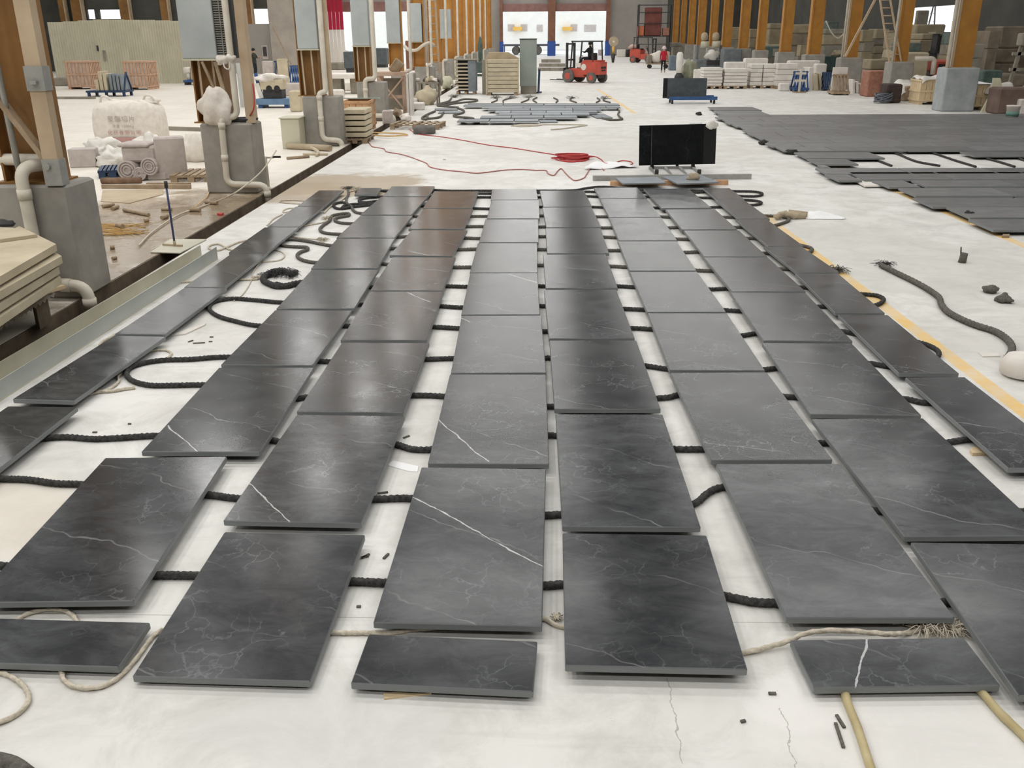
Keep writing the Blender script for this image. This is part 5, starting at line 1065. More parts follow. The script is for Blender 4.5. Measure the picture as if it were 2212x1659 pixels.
t = thing('slab_pack', 'cream pack of thick slabs lying flat, middle of three stacks on the far floor', 'slab pack', (x, Y + .5, 0))
for q in (-wd / 2 + .12, wd / 2 - .12): MB().box(q - .1, q + .1, -.5, .5, 0, .1).build('skid', WOOD_OLD, t)
for i in range(8):
    z0 = .1 + (h - .1) * i / 8; MB().box(-wd / 2 + .06, wd / 2 - .04, -.5, .5, z0 + .012, z0 + (h - .1) / 8 - .004, c=.012).build('slab', BEIGE, t)
for q in (-wd / 2, wd / 2 - .05): MB().box(q, q + .06, -.53, -.47, .05, h).build('corner_post', BEIGE, t)
b = MB(); zz = D(1080, 114, Y).z; b.prism([(-wd / 2 - .02, 0), (-wd / 2 + .1, .0), (wd * .2, .0), (wd * .44, 0)], 0, .1) if False else b.add([(-wd / 2 - .05, .1, h), (wd / 2, .1, h), (wd * .17, .1, zz), (-wd / 2 + .1, .1, zz), (-wd / 2 - .05, .75, h), (wd / 2, .75, h), (wd * .17, .75, zz), (-wd / 2 + .1, .75, zz)], [(0, 1, 2, 3), (7, 6, 5, 4), (1, 0, 4, 5), (2, 1, 5, 6), (3, 2, 6, 7), (0, 3, 7, 4)]); b.build('covered_top', CARD, t)
MB().box(-wd / 2 - .2, -wd / 2 - .02, .2, .8, 0, h * .98).build('rear_slabs', GREYSTONE, t)
x, Y, wd, h = fb(1123, 1159, 203, 85)
t = thing('tall_cabinet', 'tall plain grey steel box on a pallet, rightmost of three stacks on the far floor', 'cabinet', (x, Y + .4, 0))
MB().box(-wd / 2, wd / 2, -.4, .4, .32, h, c=.015).build('body', mat('grey_green_steel', (158, 166, 160), (138, 148, 142), .9, .6), t); MB().box(-wd / 2 - .02, wd / 2 + .02, -.42, .42, h, h + .03).build('lid', DARKSTEEL, t); MB().box(-wd / 2 + .03, wd / 2, -.38, .38, 0, .32).build('plinth', GREYSTONE, t)
b = MB(); b.bar((wd / 2 + .08, .0, .05), (wd / 2 + .12, .2, 1.0), .10, .06); b.bar((wd / 2 + .02, 0, .03), (wd / 2 + .2, .4, .03), .08, .06); tag(b.build('pallet_jack', NAVY, t), 'blue prop')
x, Y, wd, h = fb(1028, 1048, 165, 134); b = MB(); b.box(-wd / 2, wd / 2, 0, .6, .2, h, c=.02); b.box(-wd / 2, wd / 2, 0, .6, 0, .12); o = b.build('dark_machine', GREENMACH, origin=(0, 0, 0)); o.location = (x, Y, 0); tag(o, 'dark squat machine showing between the two left stacks', 'machine')
rr = random.Random(12)
for i in range(11):
    r_, c_ = i // 4, i % 4; x0, yb2 = 1162 + c_ * 13 + r_ * 4, 153 - r_ * 9; x, Y, wd, h = fb(x0, x0 + 15, yb2, yb2 - 7); b = MB(); b.box(-wd / 2, wd / 2, -.3, .3, 0, h, c=.02, T=Matrix.Rotation(rr.uniform(-.3, .3), 4, 'Z')); o = b.build('stone_offcut', GREYSTONE, origin=(0, 0, 0)); o.location = (x, Y, 0)
    tag(o, 'flat grey offcut lying behind the tall box, %s from the left in the %s row' % (ORD[c_ + 1], ['front', 'middle', 'back'][r_]), 'offcut', 'grey offcuts behind the tall steel box')

# ---------------------------------------------------------------- people
def person(label, loc, rz, J, radii, zones, hair=None, hat=None, group=None, h=1.65):
    """one continuous body grown over a jointed skeleton; zones picks a material for each face"""
    root = thing('person', label, 'person', loc, rz, group)
    names = list(J); idx = {n_: i for i, n_ in enumerate(names)}
    par = dict(chest='pelvis', neck='chest', head='neck', crown='head', shl='chest', ell='shl', hal='ell', fil='hal', shr='chest', elr='shr', har='elr', fir='har', hil='pelvis', knl='hil', anl='knl', tol='anl', hir='pelvis', knr='hir', anr='knr', tor='anr')
    me = bpy.data.meshes.new('body'); me.from_pydata([J[n_] for n_ in names], [(idx[par[n_]], idx[n_]) for n_ in names if n_ in par], [])
    ob = bpy.data.objects.new('body', me); col.objects.link(ob)
    md = ob.modifiers.new('skin', 'SKIN'); md.use_smooth_shade = True; ob.modifiers.new('sub', 'SUBSURF').levels = 1
    for i, n_ in enumerate(names):
        r = radii.get(n_.rstrip('lr') if n_ not in radii else n_, .05); me.skin_vertices[0].data[i].radius = (r if isinstance(r, tuple) else (r, r)); me.skin_vertices[0].data[i].use_root = n_ == 'pelvis'
    dg = bpy.context.evaluated_depsgraph_get(); m2 = bpy.data.meshes.new_from_object(ob.evaluated_get(dg)); bpy.data.objects.remove(ob)
    m2.name = 'body'; body = bpy.data.objects.new('body', m2); col.objects.link(body); body.parent = root
    m2.materials.clear()
    for z in zones: m2.materials.append(z[0])
    for p in m2.polygons:
        p.use_smooth = True
        for k_, z in enumerate(zones):
            if z[1](p.center): p.material_index = k_; break
    hd = Vector(J['head']); up = (Vector(J['crown']) - Vector(J['neck'])).normalized()
    if hair: b = MB(); b.blob(hd + up * .05 + Vector((0, .02, 0)), .10, .115, .10, 2, .06, 14, 9); b.build('hair', hair, body)
    if hat: b = MB(); b.blob(hd + up * .06, .125, .135, .12, 2, .04, 14, 9); b.build('hat', hat, body); b = MB(); b.tube([hd + up * .03 + Vector((.15 * math.cos(u), .16 * math.sin(u), 0)) for u in [j * .4 for j in range(17)]], .02, 6); b.build('hat_brim', hat, body)
    b = MB(); f = Vector((0, -.105, 0)); b.blob(hd + f + Vector((0, -.005, .0)), .016, .022, .022, 1, 0, 8, 5); b.build('nose', SKIN, body)
    for s in (-1, 1): b = MB(); b.blob(hd + Vector((s * .035, -.092, .025)), .012, .008, .009, 1, 0, 6, 5); b.build('eye', HAIR, body)
    return root
def std(h=1.65, arms='down', stride=.0):
    k = h / 1.65
    J = dict(pelvis=(0, 0, .90), chest=(0, .0, 1.22), neck=(0, .01, 1.38), head=(0, -.015, 1.53), crown=(0, -.01, 1.60),
             shl=(-.17, 0, 1.33), ell=(-.22, .02, 1.06), hal=(-.22, -.06, .84), fil=(-.21, -.09, .75), shr=(.17, 0, 1.33), elr=(.22, .02, 1.06), har=(.22, -.06, .84), fir=(.21, -.09, .75),
             hil=(-.09, 0, .84), knl=(-.10, -.03 - stride, .47), anl=(-.10, .02 - stride * 1.2, .08), tol=(-.11, -.13 - stride * 1.2, .035), hir=(.09, 0, .84), knr=(.10, -.03 + stride * .3, .47), anr=(.10, .04 + stride * 1.4, .08), tor=(.11, -.11 + stride * 1.4, .035))
    if arms == 'reach': J.update(ell=(-.20, -.14, 1.12), hal=(-.12, -.36, 1.16), fil=(-.08, -.44, 1.18), elr=(.20, -.12, 1.12), har=(.12, -.34, 1.14), fir=(.09, -.42, 1.16))
    return {n_: (x * k, y * k, z * k) for n_, (x, y, z) in J.items()}
RAD = dict(pelvis=(.15, .12), chest=(.16, .115), neck=.055, head=(.078, .095), crown=(.07, .085), shl=.062, shr=.062, ell=.045, elr=.045, hal=.032, har=.032, fil=.026, fir=.026, hil=.09, hir=.09, knl=.062, knr=.062, anl=.045, anr=.045, tol=.035, tor=.035)
Yp1 = P(558, 160).y; c = D(553, 160, Yp1 - 8)
c = P(553, 168); sc_ = 1.0
person('standing person in dark green work clothes facing right, hands raised to a wall box', (c.x, c.y, 0), R(80), std(1.72, 'reach'), RAD, [(SKIN, lambda p: p.z > 1.47 or (p.y < -.33 and p.z > 1)), (CLOTHD, lambda p: p.z < .86), (CLOTHG, lambda p: True)], hair=HAIR)
c = P(1432, 157.5)
person('person walking away in a crimson jacket, black trousers and a white hat', (c.x, c.y, 0), R(172), std(1.6, 'down', .16), RAD, [(SKIN, lambda p: p.z > 1.36 or (abs(p.x) > .17 and p.z < .82)), (CLOTHB, lambda p: p.z < .14), (CLOTHD, lambda p: p.z < .80), (CLOTHR, lambda p: True)], hair=None, hat=HATW)

# ---------------------------------------------------------------- forklifts
def forklift(label, loc, rz, k=1.0, group='forklifts'):
    t = thing('forklift', label, 'forklift', loc, rz, group)
    b = MB(); b.prism([(.15, -.5), (1.05, -.48), (1.22, -.32), (1.22, .32), (1.05, .48), (.15, .5)], .42, 1.05); b.prism([(.2, -.46), (1.0, -.44), (1.1, -.3), (1.1, .3), (1.0, .44), (.2, .46)], 1.05, 1.14); b.build('counterweight', REDPAINT, t)
    b = MB(); b.box(1.17, 1.235, -.22, .22, .72, .82); b.box(1.17, 1.235, -.18, .18, .60, .67); b.build('vent', RUBBER, t)
    MB().box(-.75, .3, -.46, .46, .28, .72, c=.03).build('chassis', REDPAINT, t)
    MB().box(.9, 1.1, -.3, .3, .25, .42).build('rear_axle_cover', DARKSTEEL, t)
    b = MB(); b.box(.15, .62, -.25, .25, 1.05, 1.18, c=.03); b.box(.55, .66, -.25, .25, 1.12, 1.5, c=.03); b.build('seat', RUBBER, t)
    b = MB(); b.bar((-.45, 0, .72), (-.25, 0, 1.22), .06, .05); b.tube([(-.24 + .05 * math.sin(u), .15 * math.cos(u), 1.24 + .12 * math.sin(u)) for u in [j * .42 for j in range(16)]], .015, 6); b.build('steering_wheel', RUBBER, t)
    for y in (-.43, .43):
        b = MB(); b.bar((-.62, y, .7), (-.5, y, 2.06), .06, .06); b.build('guard_post', DARKSTEEL, t); b = MB(); b.bar((.85, y, 1.05), (.78, y, 2.06), .05, .05); b.build('guard_post', DARKSTEEL, t)
    b = MB(); b.box(-.56, .84, -.47, -.40, 2.04, 2.10); b.box(-.56, .84, .40, .47, 2.04, 2.10)
    for i in range(6): b.box(-.56 + i * .26, -.50 + i * .26, -.42, .42, 2.05, 2.09)
    b.build('overhead_guard', DARKSTEEL, t)
    b = MB(); b.box(-.98, -.88, -.38, -.28, .1, 2.0); b.box(-.98, -.88, .28, .38, .1, 2.0)
    for z in (.4, 1.1, 1.9): b.box(-.97, -.89, -.3, .3, z, z + .08)
    b.build('mast', DARKSTEEL, t)
    b = MB(); b.box(-1.06, -.99, -.5, .5, .25, .75); b.build('carriage', DARKSTEEL, t)
    for y in (-.3, .3): b = MB(); b.box(-2.05, -1.0, y - .06, y + .06, .09, .13); b.box(-1.06, -1.0, y - .06, y + .06, .09, .7); b.build('fork', DARKSTEEL, t)
    for x_, r, ww in ((-.68, .34, .12), (.82, .27, .10)):
        for y in (-.5, .5):
            b = MB(); b.cyl((x_, y - ww, r), (x_, y + ww, r), r, n=22); wh = b.build('wheel', TYREDUST, t); b = MB(); s = 1 if y > 0 else -1; b.cyl((x_, y + s * ww * .9, r), (x_, y + s * (ww + .01), r), r * .5, n=14); b.build('rim', REDPAINT, wh)
    b = MB(); b.cyl((.3, -.52, .80), (.3, -.46, .80), .16, n=16); b.box(-.2, .1, -.5, -.44, .78, 1.0); b.build('gas_tank', WHITEBAG, t)
    return t
c = P(1262, 178); forklift('red forklift driven away from the camera, in front of the bright doorway', (c.x, c.y, 0), R(-38))
Js = std(1.7); f = Matrix.Rotation(R(-38 - 90), 3, 'Z')
Js.update(pelvis=(0, 0, .18), chest=(0, -.02, .52), neck=(0, -.01, .68), head=(0, -.03, .83), crown=(0, -.03, .90), shl=(-.18, 0, .63), ell=(-.24, -.18, .42), hal=(-.14, -.42, .46), fil=(-.10, -.47, .48), shr=(.18, 0, .63), elr=(.24, -.18, .42), har=(.14, -.42, .46), fir=(.10, -.47, .48), hil=(-.10, -.02, .14), knl=(-.13, -.44, .14), anl=(-.13, -.52, -.26), tol=(-.13, -.64, -.30), hir=(.10, -.02, .14), knr=(.13, -.44, .14), anr=(.13, -.52, -.26), tor=(.13, -.64, -.30))
o = Vector((.36, 0, 1.10)); o.rotate(Matrix.Rotation(R(-38), 3, 'Z')); 
person('seated driver in dark clothes on the red forklift', (c.x + o.x, c.y + o.y, 1.10), R(-38 - 90), Js, RAD, [(SKIN, lambda p: p.z > .75 or (p.y < -.40 and p.z > .3)), (CLOTHD, lambda p: True)], hair=HAIR)
c = P(1392, 136); forklift('parked red forklift with a pale sack on it, beside the tall shelf rack', (c.x, c.y + .6, 0), R(150))
b = MB(); c2 = Vector((c.x - .3, c.y + .6 , 1.42)); b.blob(Vector((c.x - .95, c.y + 1.1, 1.28)), .42, .35, .22, 5, .25, flat=True); tag(b.build('sack', mat('pinkish_sack', (214, 182, 172), (190, 158, 148), 5, .9)), 'pinkish sack lying on the parked forklift', 'sack')

# ---------------------------------------------------------------- end wall dressing, yard
c = P(1324, 135)
t = thing('pedestal_fan', 'big round pale fan on a yellow stand right of the far doorways', 'fan', (c.x, c.y, 0))
b = MB(); b.cyl((0, -.12, 1.75), (0, .12, 1.75), .42, n=24); b.build('fan_head', CARD, t); b = MB(); b.cyl((0, -.14, 1.75), (0, -.12, 1.75), .10, n=12); b.build('hub', WHITEBAG, t)
b = MB(); b.cyl((0, 0, .7), (0, 0, 1.36), .07, .14); b.build('stand', YELLOWP, t); b = MB(); b.cyl((0, 0, 0), (0, 0, .72), .10, .22, n=10); b.build('base', DARKSTEEL, t)
x, Y, wd, h = fb(1333, 1352, 123, 107); MBk = MB(); MBk.box(-wd / 2, wd / 2, 0, .8, 0, h, c=.05); o = MBk.build('white_crate', WHITEBAG, origin=(0, 0, 0)); o.location = (x, Y, 0); tag(o, 'white box standing behind the round fan', 'box')
x, Y, wd, h = fb(1351, 1362, 123, 107); MBk = MB(); MBk.cyl((0, 0, 0), (0, 0, h), wd / 2, wd / 2 * .9, n=14); o = MBk.build('black_drum', RUBBER, origin=(0, 0, 0)); o.location = (x, Y, 0); tag(o, 'black drum next to the white box behind the fan', 'drum')
x, Y, wd, h = fb(1292, 1303, 120, 107); MBk = MB(); MBk.box(-wd / 2, wd / 2, 0, .8, 0, h, c=.03); o = MBk.build('pale_box', PINKSTONE, origin=(0, 0, 0)); o.location = (x, Y, 0); tag(o, 'pale pink box at the foot of the right far doorway', 'box')
Yr = 95.0
xa, xb_ = D(1378, 100, Yr).x, D(1449, 100, Yr).x; zt = D(1400, 9, Yr).z
t = thing('shelf_rack', 'tall black steel shelf rack by the end wall', 'shelf rack', ((xa + xb_) / 2, Yr, 0)); hw = (xb_ - xa) / 2
for q in (-hw, hw):
    for y in (0, 1.2): MB().box(q - .05, q + .05, y - .05, y + .05, 0, zt).build('upright', DARKSTEEL, t)
for py in (78, 95, 50, 26, 10):
    z = D(1400, py, Yr).z; MB().box(-hw, hw, 0, 1.2, z - .06, z).build('shelf', DARKSTEEL, t)
for (a, c_, y0, y1, m, lab) in ((1393, 1431, 77.5, 16, mat('brown_tarpaulin', (128, 74, 66), (104, 58, 52), 1.5, .8), 'brown tarpaulin-covered load on the tall shelf rack'), (1379, 1392, 77.5, 56, mat('orange_plastic', (206, 122, 84), (184, 102, 66), 2, .6), 'orange box on the left of the tall shelf rack'), (1432, 1447, 77.5, 60, REDSTONE, 'reddish sack on the right of the tall shelf rack')):
    p0, p1 = D(a, y0, Yr), D(c_, y1, Yr); b = MB(); zb_ = D(1400, 78, Yr).z + .001; b.box(p0.x, p1.x, Yr + .1, Yr + 1.1, zb_, max(p1.z, zb_ + .2), c=.06); tag(b.build('covered_load', m), lab, 'load')
# yard outside
b = MB(); Yy = 150; b.box(-30, 20, Yy, Yy + 6, 0, 7); fc = tag(b.build('yard_building', mat('bright_plaster', (242, 240, 234), (234, 232, 226), 1, .9)), 'pale building across the sunlit yard', 'building')
for i, (px, py, s) in enumerate(((1104, 60, .5), (1132, 60, .5), (1240, 60, .5), (1166, 61, .45), (1275, 61, .9))):
    p = D(px, py, Yy - .05); b = MB(); b.box(p.x - s, p.x + s, Yy - .06, Yy - .01, p.z - .5, p.z + .5); b.build('window', PINKSTONE, fc, world=True)
for px0, px1, lab in ((1108, 1128, 'yellow awning on the yard building, left of two'), (1215, 1236, 'yellow awning on the yard building, right of two')):
    p0, p1 = D(px0, 66, Yy - .5), D(px1, 58, Yy - .5); b = MB(); b.box(p0.x, p1.x, Yy - .9, Yy - .02, p0.z, p1.z); tag(b.build('awning', YELLOWP), lab, 'awning')
Yt = 120; p0, p1 = D(1087, 108, Yt), D(1208, 104, Yt); t = thing('flatbed_trailer', 'dark flatbed trailer parked outside the left far doorway', 'trailer', ((p0.x + p1.x) / 2, Yt, 0)); hw = (p1.x - p0.x) / 2
MB().box(-hw, hw, -1.2, 1.2, 1.0, 1.22).build('deck', mat('trailer_steel', (96, 92, 104), (80, 76, 88), 3, .7), t)
for px in (1115, 1162, 1130):
    q = D(px, 115, Yt).x - t.location.x
    for y in (-1.1, 1.1): b = MB(); b.cyl((q, y - .15, .5), (q, y + .15, .5), .5, n=20); b.build('wheel', TYREDUST, t)
MB().box(-hw + .1, -hw + .2, -.6, .6, .0, 1.0).build('prop', BLUE, t)
# ---------------------------------------------------------------- right row of columns on piers
RP = [(2085, 2130, 28.1), (1958, 1984, None), (1843, 1871, None), (1762, 1788, None), (1700, 1722, None), (1647, 1664, None), (1607, 1626, None), (1569, 1588, None), (1541, 1556, None), (1513, 1529, None), (1493, 1506, None), (1476, 1486, None), (1459, 1470, None)]
RPH = 1.36
for k, (xa, xb_, Y) in enumerate(RP):
    Y = P(2085, 241).y + 6.3 * k
    p0, p1 = D(xa, 0, Y), D(xb_, 0, Y); x = (p0.x + p1.x) / 2; wd = max(.34, p1.x - p0.x)
    nm = '%s of the right row counted from the camera' % ORD[k + 1]
    t2 = thing('steel_column', 'ochre steel column, ' + nm, 'column', (x, Y + .4, RPH), group='ochre columns on the right')
    MB().box(-wd / 2 + .03, wd / 2, -.16, .16, .02, ROOF - RPH - .05).build('shaft', ORANGE, t2)
    MB().box(-wd / 2 - .05, -wd / 2 + .03, -.20, .20, .02, ROOF - RPH - .05).build('flange', TAN if k in (0, 2) else ORANGE, t2)
    MB().box(-wd / 2 - .12, wd / 2 + .12, -.26, .26, 0, .02).build('base_plate', TAN, t2)
    t = thing('concrete_pier', 'concrete plinth under the ochre column, ' + nm, 'pier', (x, Y + .4, 0), group='concrete piers on the right')
    MB().box(-wd / 2 - .22, wd / 2 + .2, -.4, .4, 0, RPH, c=.03).build('block', CONC_PALE if k == 0 else CONC, t)
    if k in (0, 2, 1):
        b = MB(); b.tube([(x - wd / 2 - .17, Y + .12, RPH), (x - wd / 2 - .17, Y + .12, ROOF - .1)], .05, 10); tag(b.build('rain_pipe', PVC), 'white pipe along the ochre column, ' + nm, 'pipe', 'white pipes on the right columns')
Yc = P(2085, 241).y + 6.4
b = MB(); a = D(1962, 130, Yc); b.tube(elbow([Vector((a.x + .2, Yc - .15, RPH + .12)), Vector((a.x + .95, Yc - .15, RPH + .12)), Vector((a.x + .95, Yc - .15, .9))], .15), .09, 10); tag(b.build('bent_pipe', PVC), 'fat pale pipe bent over the second right plinth', 'pipe')
# ladder leaning between the second and third right columns
def ladder(pl, pr, top, name, label, m, rungs=12, r=.03):
    a, c = Vector(pl), Vector(pr); u = Vector(top); t = thing(name, label, 'ladder', ((a.x + c.x) / 2, (a.y + c.y) / 2, 0)); o = Vector(t.location); hf = (c - a) / 2
    for q in (a, c):
        e = u + (q - (a + c) / 2) * .8; b = MB(); b.bar(q, e, r * 2, r * 2); b.build('rail', m, t, world=True)
    for i in range(1, rungs):
        f_ = i / rungs; k_ = 1 - .2 * f_; m_ = ((a + c) / 2).lerp(u, f_); b = MB(); b.cyl(m_ - hf * k_, m_ + hf * k_, r * .75, n=6); b.build('rung', m, t, world=True)
    return t
Yl = Yc + .02
pl, pr_ = D(1921, 137, Yl), D(1946, 137, Yl); pl.z = pr_.z = RPH
top = D(1912, 0, Yl + .25); m_ = (pl + pr_) / 2; top = m_ + (top - m_) * 1.5
ladder(pl, pr_, top, 'ladder', 'tall pale ladder standing on the second right plinth', TAN, 12, .03)
a, c = D(1890, 0, 40.5), D(1826, 122, 40.5); d_ = (a - c).normalized(); b = MB(); b.bar(c, c + d_ * 5.2, .08, .08); tag(b.build('slanting_brace', TAN), 'pale slanting brace beside the third right column', 'brace')
# small stepladder seen against the bright opening of the right wall
b = MB(); p = on_right(2038, 78)
for s in (-1, 1):
    for yy in (-.25, .25): b.bar((XWR - .8, p.y + s * .9 + yy * 0, p.z - 1.0), (XWR - .8, p.y + s * .12, p.z + 1.7), .07, .05)
    for i in range(1, 6): b.bar((XWR - .82, p.y + s * (.9 - .78 * i / 6) - .14, p.z - 1 + 2.7 * i / 6), (XWR - .82, p.y + s * (.9 - .78 * i / 6) + .14, p.z - 1 + 2.7 * i / 6), .04, .04)
zb_ = p.z - 1.0
tag(b.build('stepladder', GREYWALL), 'grey stepladder in front of the bright opening of the right wall', 'stepladder')
b = MB(); b.box(XWR - 2.2, XWR - .3, p.y - 6, p.y + 6, 0, zb_); tag(b.build('sheeted_stack', mat('pale_lilac_sheet', (186, 182, 190), (164, 160, 168), 1, .7)), 'long pale sheeted stack below the bright opening of the right wall', 'stack')

# ---------------------------------------------------------------- rough blocks stacked behind the right columns
rr = random.Random(31)
def rough(px0, px1, Y, z0, z1, dep, m, label, group='rough stone blocks behind the right columns'):
    p0, p1 = D(px0, 80, Y), D(px1, 80, Y); wd = p1.x - p0.x; b = MB(); b.box(-wd / 2, wd / 2, 0, dep, 0, z1 - z0 - .01, c=min(.06, wd * .05)); 
    b.v = [v + Vector((noise.noise(v * 1.3 + Vector((px0, Y, 0))), noise.noise(v * 1.3 + Vector((0, px0, Y))), 0)) * .05 for v in b.v]
    o = b.build('rough_block', m, origin=(0, 0, 0)); o.location = ((p0.x + p1.x) / 2, Y, z0); tag(o, label, 'stone block', group); return o
def stack(px0, px1, Y, tops, mats, where, dep=1.6, jit=4):
    z = 0.0
    for i, py in enumerate(tops):
        z1 = max(D((px0 + px1) / 2, py, Y).z, z + .25); j0, j1 = (rr.uniform(-jit, jit), rr.uniform(-jit, jit)) if i else (0, 0)
        pos = 'only' if len(tops) == 1 else 'lowest' if i == 0 else 'topmost' if i == len(tops) - 1 else ['', 'second', 'third', 'fourth'][i] + ' up'
        rough(px0 + j0, px1 + j1, Y, z, z1, dep, mats[i % len(mats)], '%s rough block of the stack %s' % (pos, where)); z = z1
B, G_, W_, N_ = BEIGE, GREYSTONE, BROWNSTONE, GREENSTONE
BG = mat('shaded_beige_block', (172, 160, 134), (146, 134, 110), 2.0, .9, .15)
stack(1455, 1478, 98, [100, 92], [G_], 'far off by the shelf rack'); stack(1552, 1566, 86, [88], [G_], 'between the ninth and eighth right columns')
stack(1577, 1606, 78.5, [112, 86, 58], [N_, G_, BG], 'between the eighth and seventh right columns'); stack(1622, 1648, 71, [104, 82, 62], [G_, BG, BG], 'between the seventh and sixth right columns')
stack(1660, 1702, 73, [98, 62, 50], [G_, BG, BG], 'between the sixth and fifth right columns'); stack(1708, 1764, 60, [98, 72, 52], [W_, W_, BG], 'between the fifth and fourth right columns')
stack(1728, 1745, 58, [122, 97], [G_, BG], 'stub before the fourth right column', .8); stack(1782, 1832, 67, [97, 74, 62], [G_, BG, G_], 'between the fourth and third right columns')
stack(1785, 1808, 69.5, [90, 68, 46], [N_, N_, N_], 'with the greenish top beside the third right column'); stack(1864, 1888, 58, [112, 90, 64], [BG, G_, BG], 'just right of the third right column')
stack(1889, 1918, 60, [116, 98, 84, 62], [BG, BG, G_, BG], 'behind the tall pale ladder'); stack(1890, 1930, 46, [150, 128], [G_, BG], 'squat one before the tall pale ladder', 1.2)
stack(1930, 1952, 56, [126, 106, 70], [BG, B, BG], 'behind the second right column')
stack(1962, 2014, 40, [113], [B], 'long slab right of the second right column', 1.2); stack(1960, 1994, 44, [112, 92], [N_, N_], 'bluish one right of the second right column'); stack(1990, 2028, 46, [115, 86, 72], [W_, BG, BG], 'brownish one right of the second right column')
stack(1973, 2036, 50, [100, 74, 52], [G_, G_, BG], 'wide capped one right of the second right column'); stack(1976, 2002, 55, [90, 22], [N_, G_], 'tall thin greyish one under the bright opening', .3)
stack(2066, 2088, 42, [120, 96, 70], [BG, G_, N_], 'left of the nearest right column'); stack(2108, 2128, 36, [126, 95], [G_, G_], 'just right of the nearest right column')
stack(2136, 2160, 40, [105, 66], [W_, W_], 'behind the wooden A frame right of the nearest column'); stack(2158, 2216, 42, [136, 104, 56], [W_, W_, W_], 'tall brown one at the right edge, back'); stack(2184, 2230, 44, [150, 110], [G_, W_], 'grey-brown one at the right edge, middle')
stack(2160, 2230, 38, [188, 160], [W_, W_], 'low brown one at the right edge'); 
def lump(px0, px1, yb, yt, name, label, m, cat, dep=.8, c=.04, Y=None, seed=0, group=None, blob=False):
    x, Y_, wd, h = fb(px0, px1, yb, yt); b = MB()
    if blob: b.blob((0, dep / 2, h * .45), wd / 2, dep / 2, h * .55, seed, .25, 20, 12, 1.8, flat=True)
    else: b.box(-wd / 2, wd / 2, 0, dep, 0, h, c=c)
    o = b.build(name, m, origin=(0, 0, 0)); o.location = (x, Y_, 0); tag(o, label, cat, group); return o
lump(2150, 2245, 247, 190, 'dark_block', 'big dark brown stone block standing behind the paint bucket', mat('dark_brown_block', (128, 108, 98), (104, 86, 78), 2, .9, .2), 'stone block', .8, .05)
lump(1870, 1912, 209, 153, 'granite_block', 'reddish granite block left of the second right plinth', REDSTONE, 'stone block', .9)
lump(1822, 1868, 180, 130, 'grey_block', 'tall grey concrete lump behind the leaning white slabs', CONC, 'block', .8, .1)
# ---------------------------------------------------------------- white slab packs in the right middle ground
G7 = 'white slab packs in the right middle ground'
def white_pack(px0, px1, yb, yt, n, label, cols=1, dep=1.0, rag=.0):
    x, Y, wd, h = fb(px0, px1, yb, yt); t = thing('slab_pack', label, 'slab pack', (x, Y + dep / 2, 0), group=G7)
    for q in (-wd / 2 + .1, 0, wd / 2 - .1): MB().box(q - .07, q + .07, -dep / 2, dep / 2, 0, .10).build('skid', WOOD_OLD, t)
    MB().box(-wd / 2, wd / 2, -dep / 2, dep / 2, .10, .13).build('deck', WOOD_OLD, t)
    for i in range(n):
        for k in range(cols):
            z0 = .13 + (h - .13) * i / n; z1 = .13 + (h - .13) * (i + 1) / n - .014; a = -wd / 2 + wd * k / cols + .012 + rr.uniform(0, rag); e = -wd / 2 + wd * (k + 1) / cols - .012 - rr.uniform(0, rag)
            MB().box(a, e, -dep / 2 + rr.uniform(0, rag), dep / 2, z0, z1, c=.012).build('slab', WHITESTONE, t)
    return t
white_pack(1516, 1561, 192, 146, 6, 'leftmost white slab pack, right of the grey panel on the blue trolley', rag=.05)
white_pack(1562, 1614, 192, 148, 5, 'second white slab pack from the left in the right middle ground', rag=.03)
lump(1563, 1606, 185, 134, 'white_block', 'tall white block showing behind the second white slab pack', WHITESTONE, 'stone block', .5)
white_pack(1618, 1673, 191, 138, 5, 'third white slab pack, of two columns of blocks', cols=2, rag=.02)
lump(1605, 1656, 180, 126, 'white_block', 'highest white block, behind the third white slab pack', WHITESTONE, 'stone block', .5)
white_pack(1674, 1722, 192, 137, 4, 'fourth white slab pack, left of the blue A frames', rag=.04)
lump(1683, 1706, 197, 180, 'white_block', 'small white block with a brown stamp before the fourth pack', WHITESTONE, 'stone block', .35)
lump(1700, 1768, 186, 131, 'white_block', 'long low-topped white block behind the blue A frames', WHITESTONE, 'stone block', .6)
lump(1758, 1782, 188, 138, 'white_block', 'white block between the two blue A frames', WHITESTONE, 'stone block', .5)
def a_frame(px0, px1, yb, yt, m, name, label, group='slab racks in the right middle ground', dep=.9):
    x, Y, wd, h = fb(px0, px1, yb, yt); t = thing(name, label, 'rack', (x, Y + dep / 2, 0), group=group)
    MB().box(-wd / 2, wd / 2, -dep / 2, dep / 2, .05, .15).build('base', m, t)
    for q in (-wd / 2 + .08, wd / 2 - .08):
        for y in (-dep / 2 + .08, dep / 2 - .08): b = MB(); b.cyl((q - .04, y, .05), (q + .04, y, .05), .05, n=10); b.build('wheel', RUBBER, t)
    for i in range(5):
        q = -wd / 2 + .06 + (wd - .12) * i / 4; b = MB(); b.bar((q, -dep / 2 + .05, .15), (q, 0, h), .06, .05); b.bar((q, dep / 2 - .05, .15), (q, 0, h), .06, .05); b.build('upright', m, t)
    MB().box(-wd / 2, wd / 2, -.04, .04, h - .07, h).build('top_rail', m, t); return t
a_frame(1715, 1748, 198, 155, BLUE, 'a_frame_rack', 'blue A frame rack, left of two beside the white slab packs'); a_frame(1778, 1800, 196, 157, NAVY, 'a_frame_rack', 'dark blue A frame rack, right of two beside the white slab packs')
t = a_frame(1800, 1836, 206, 162, WOOD_OLD, 'a_frame_rack', 'brown timber A frame rack carrying a wide white slab')
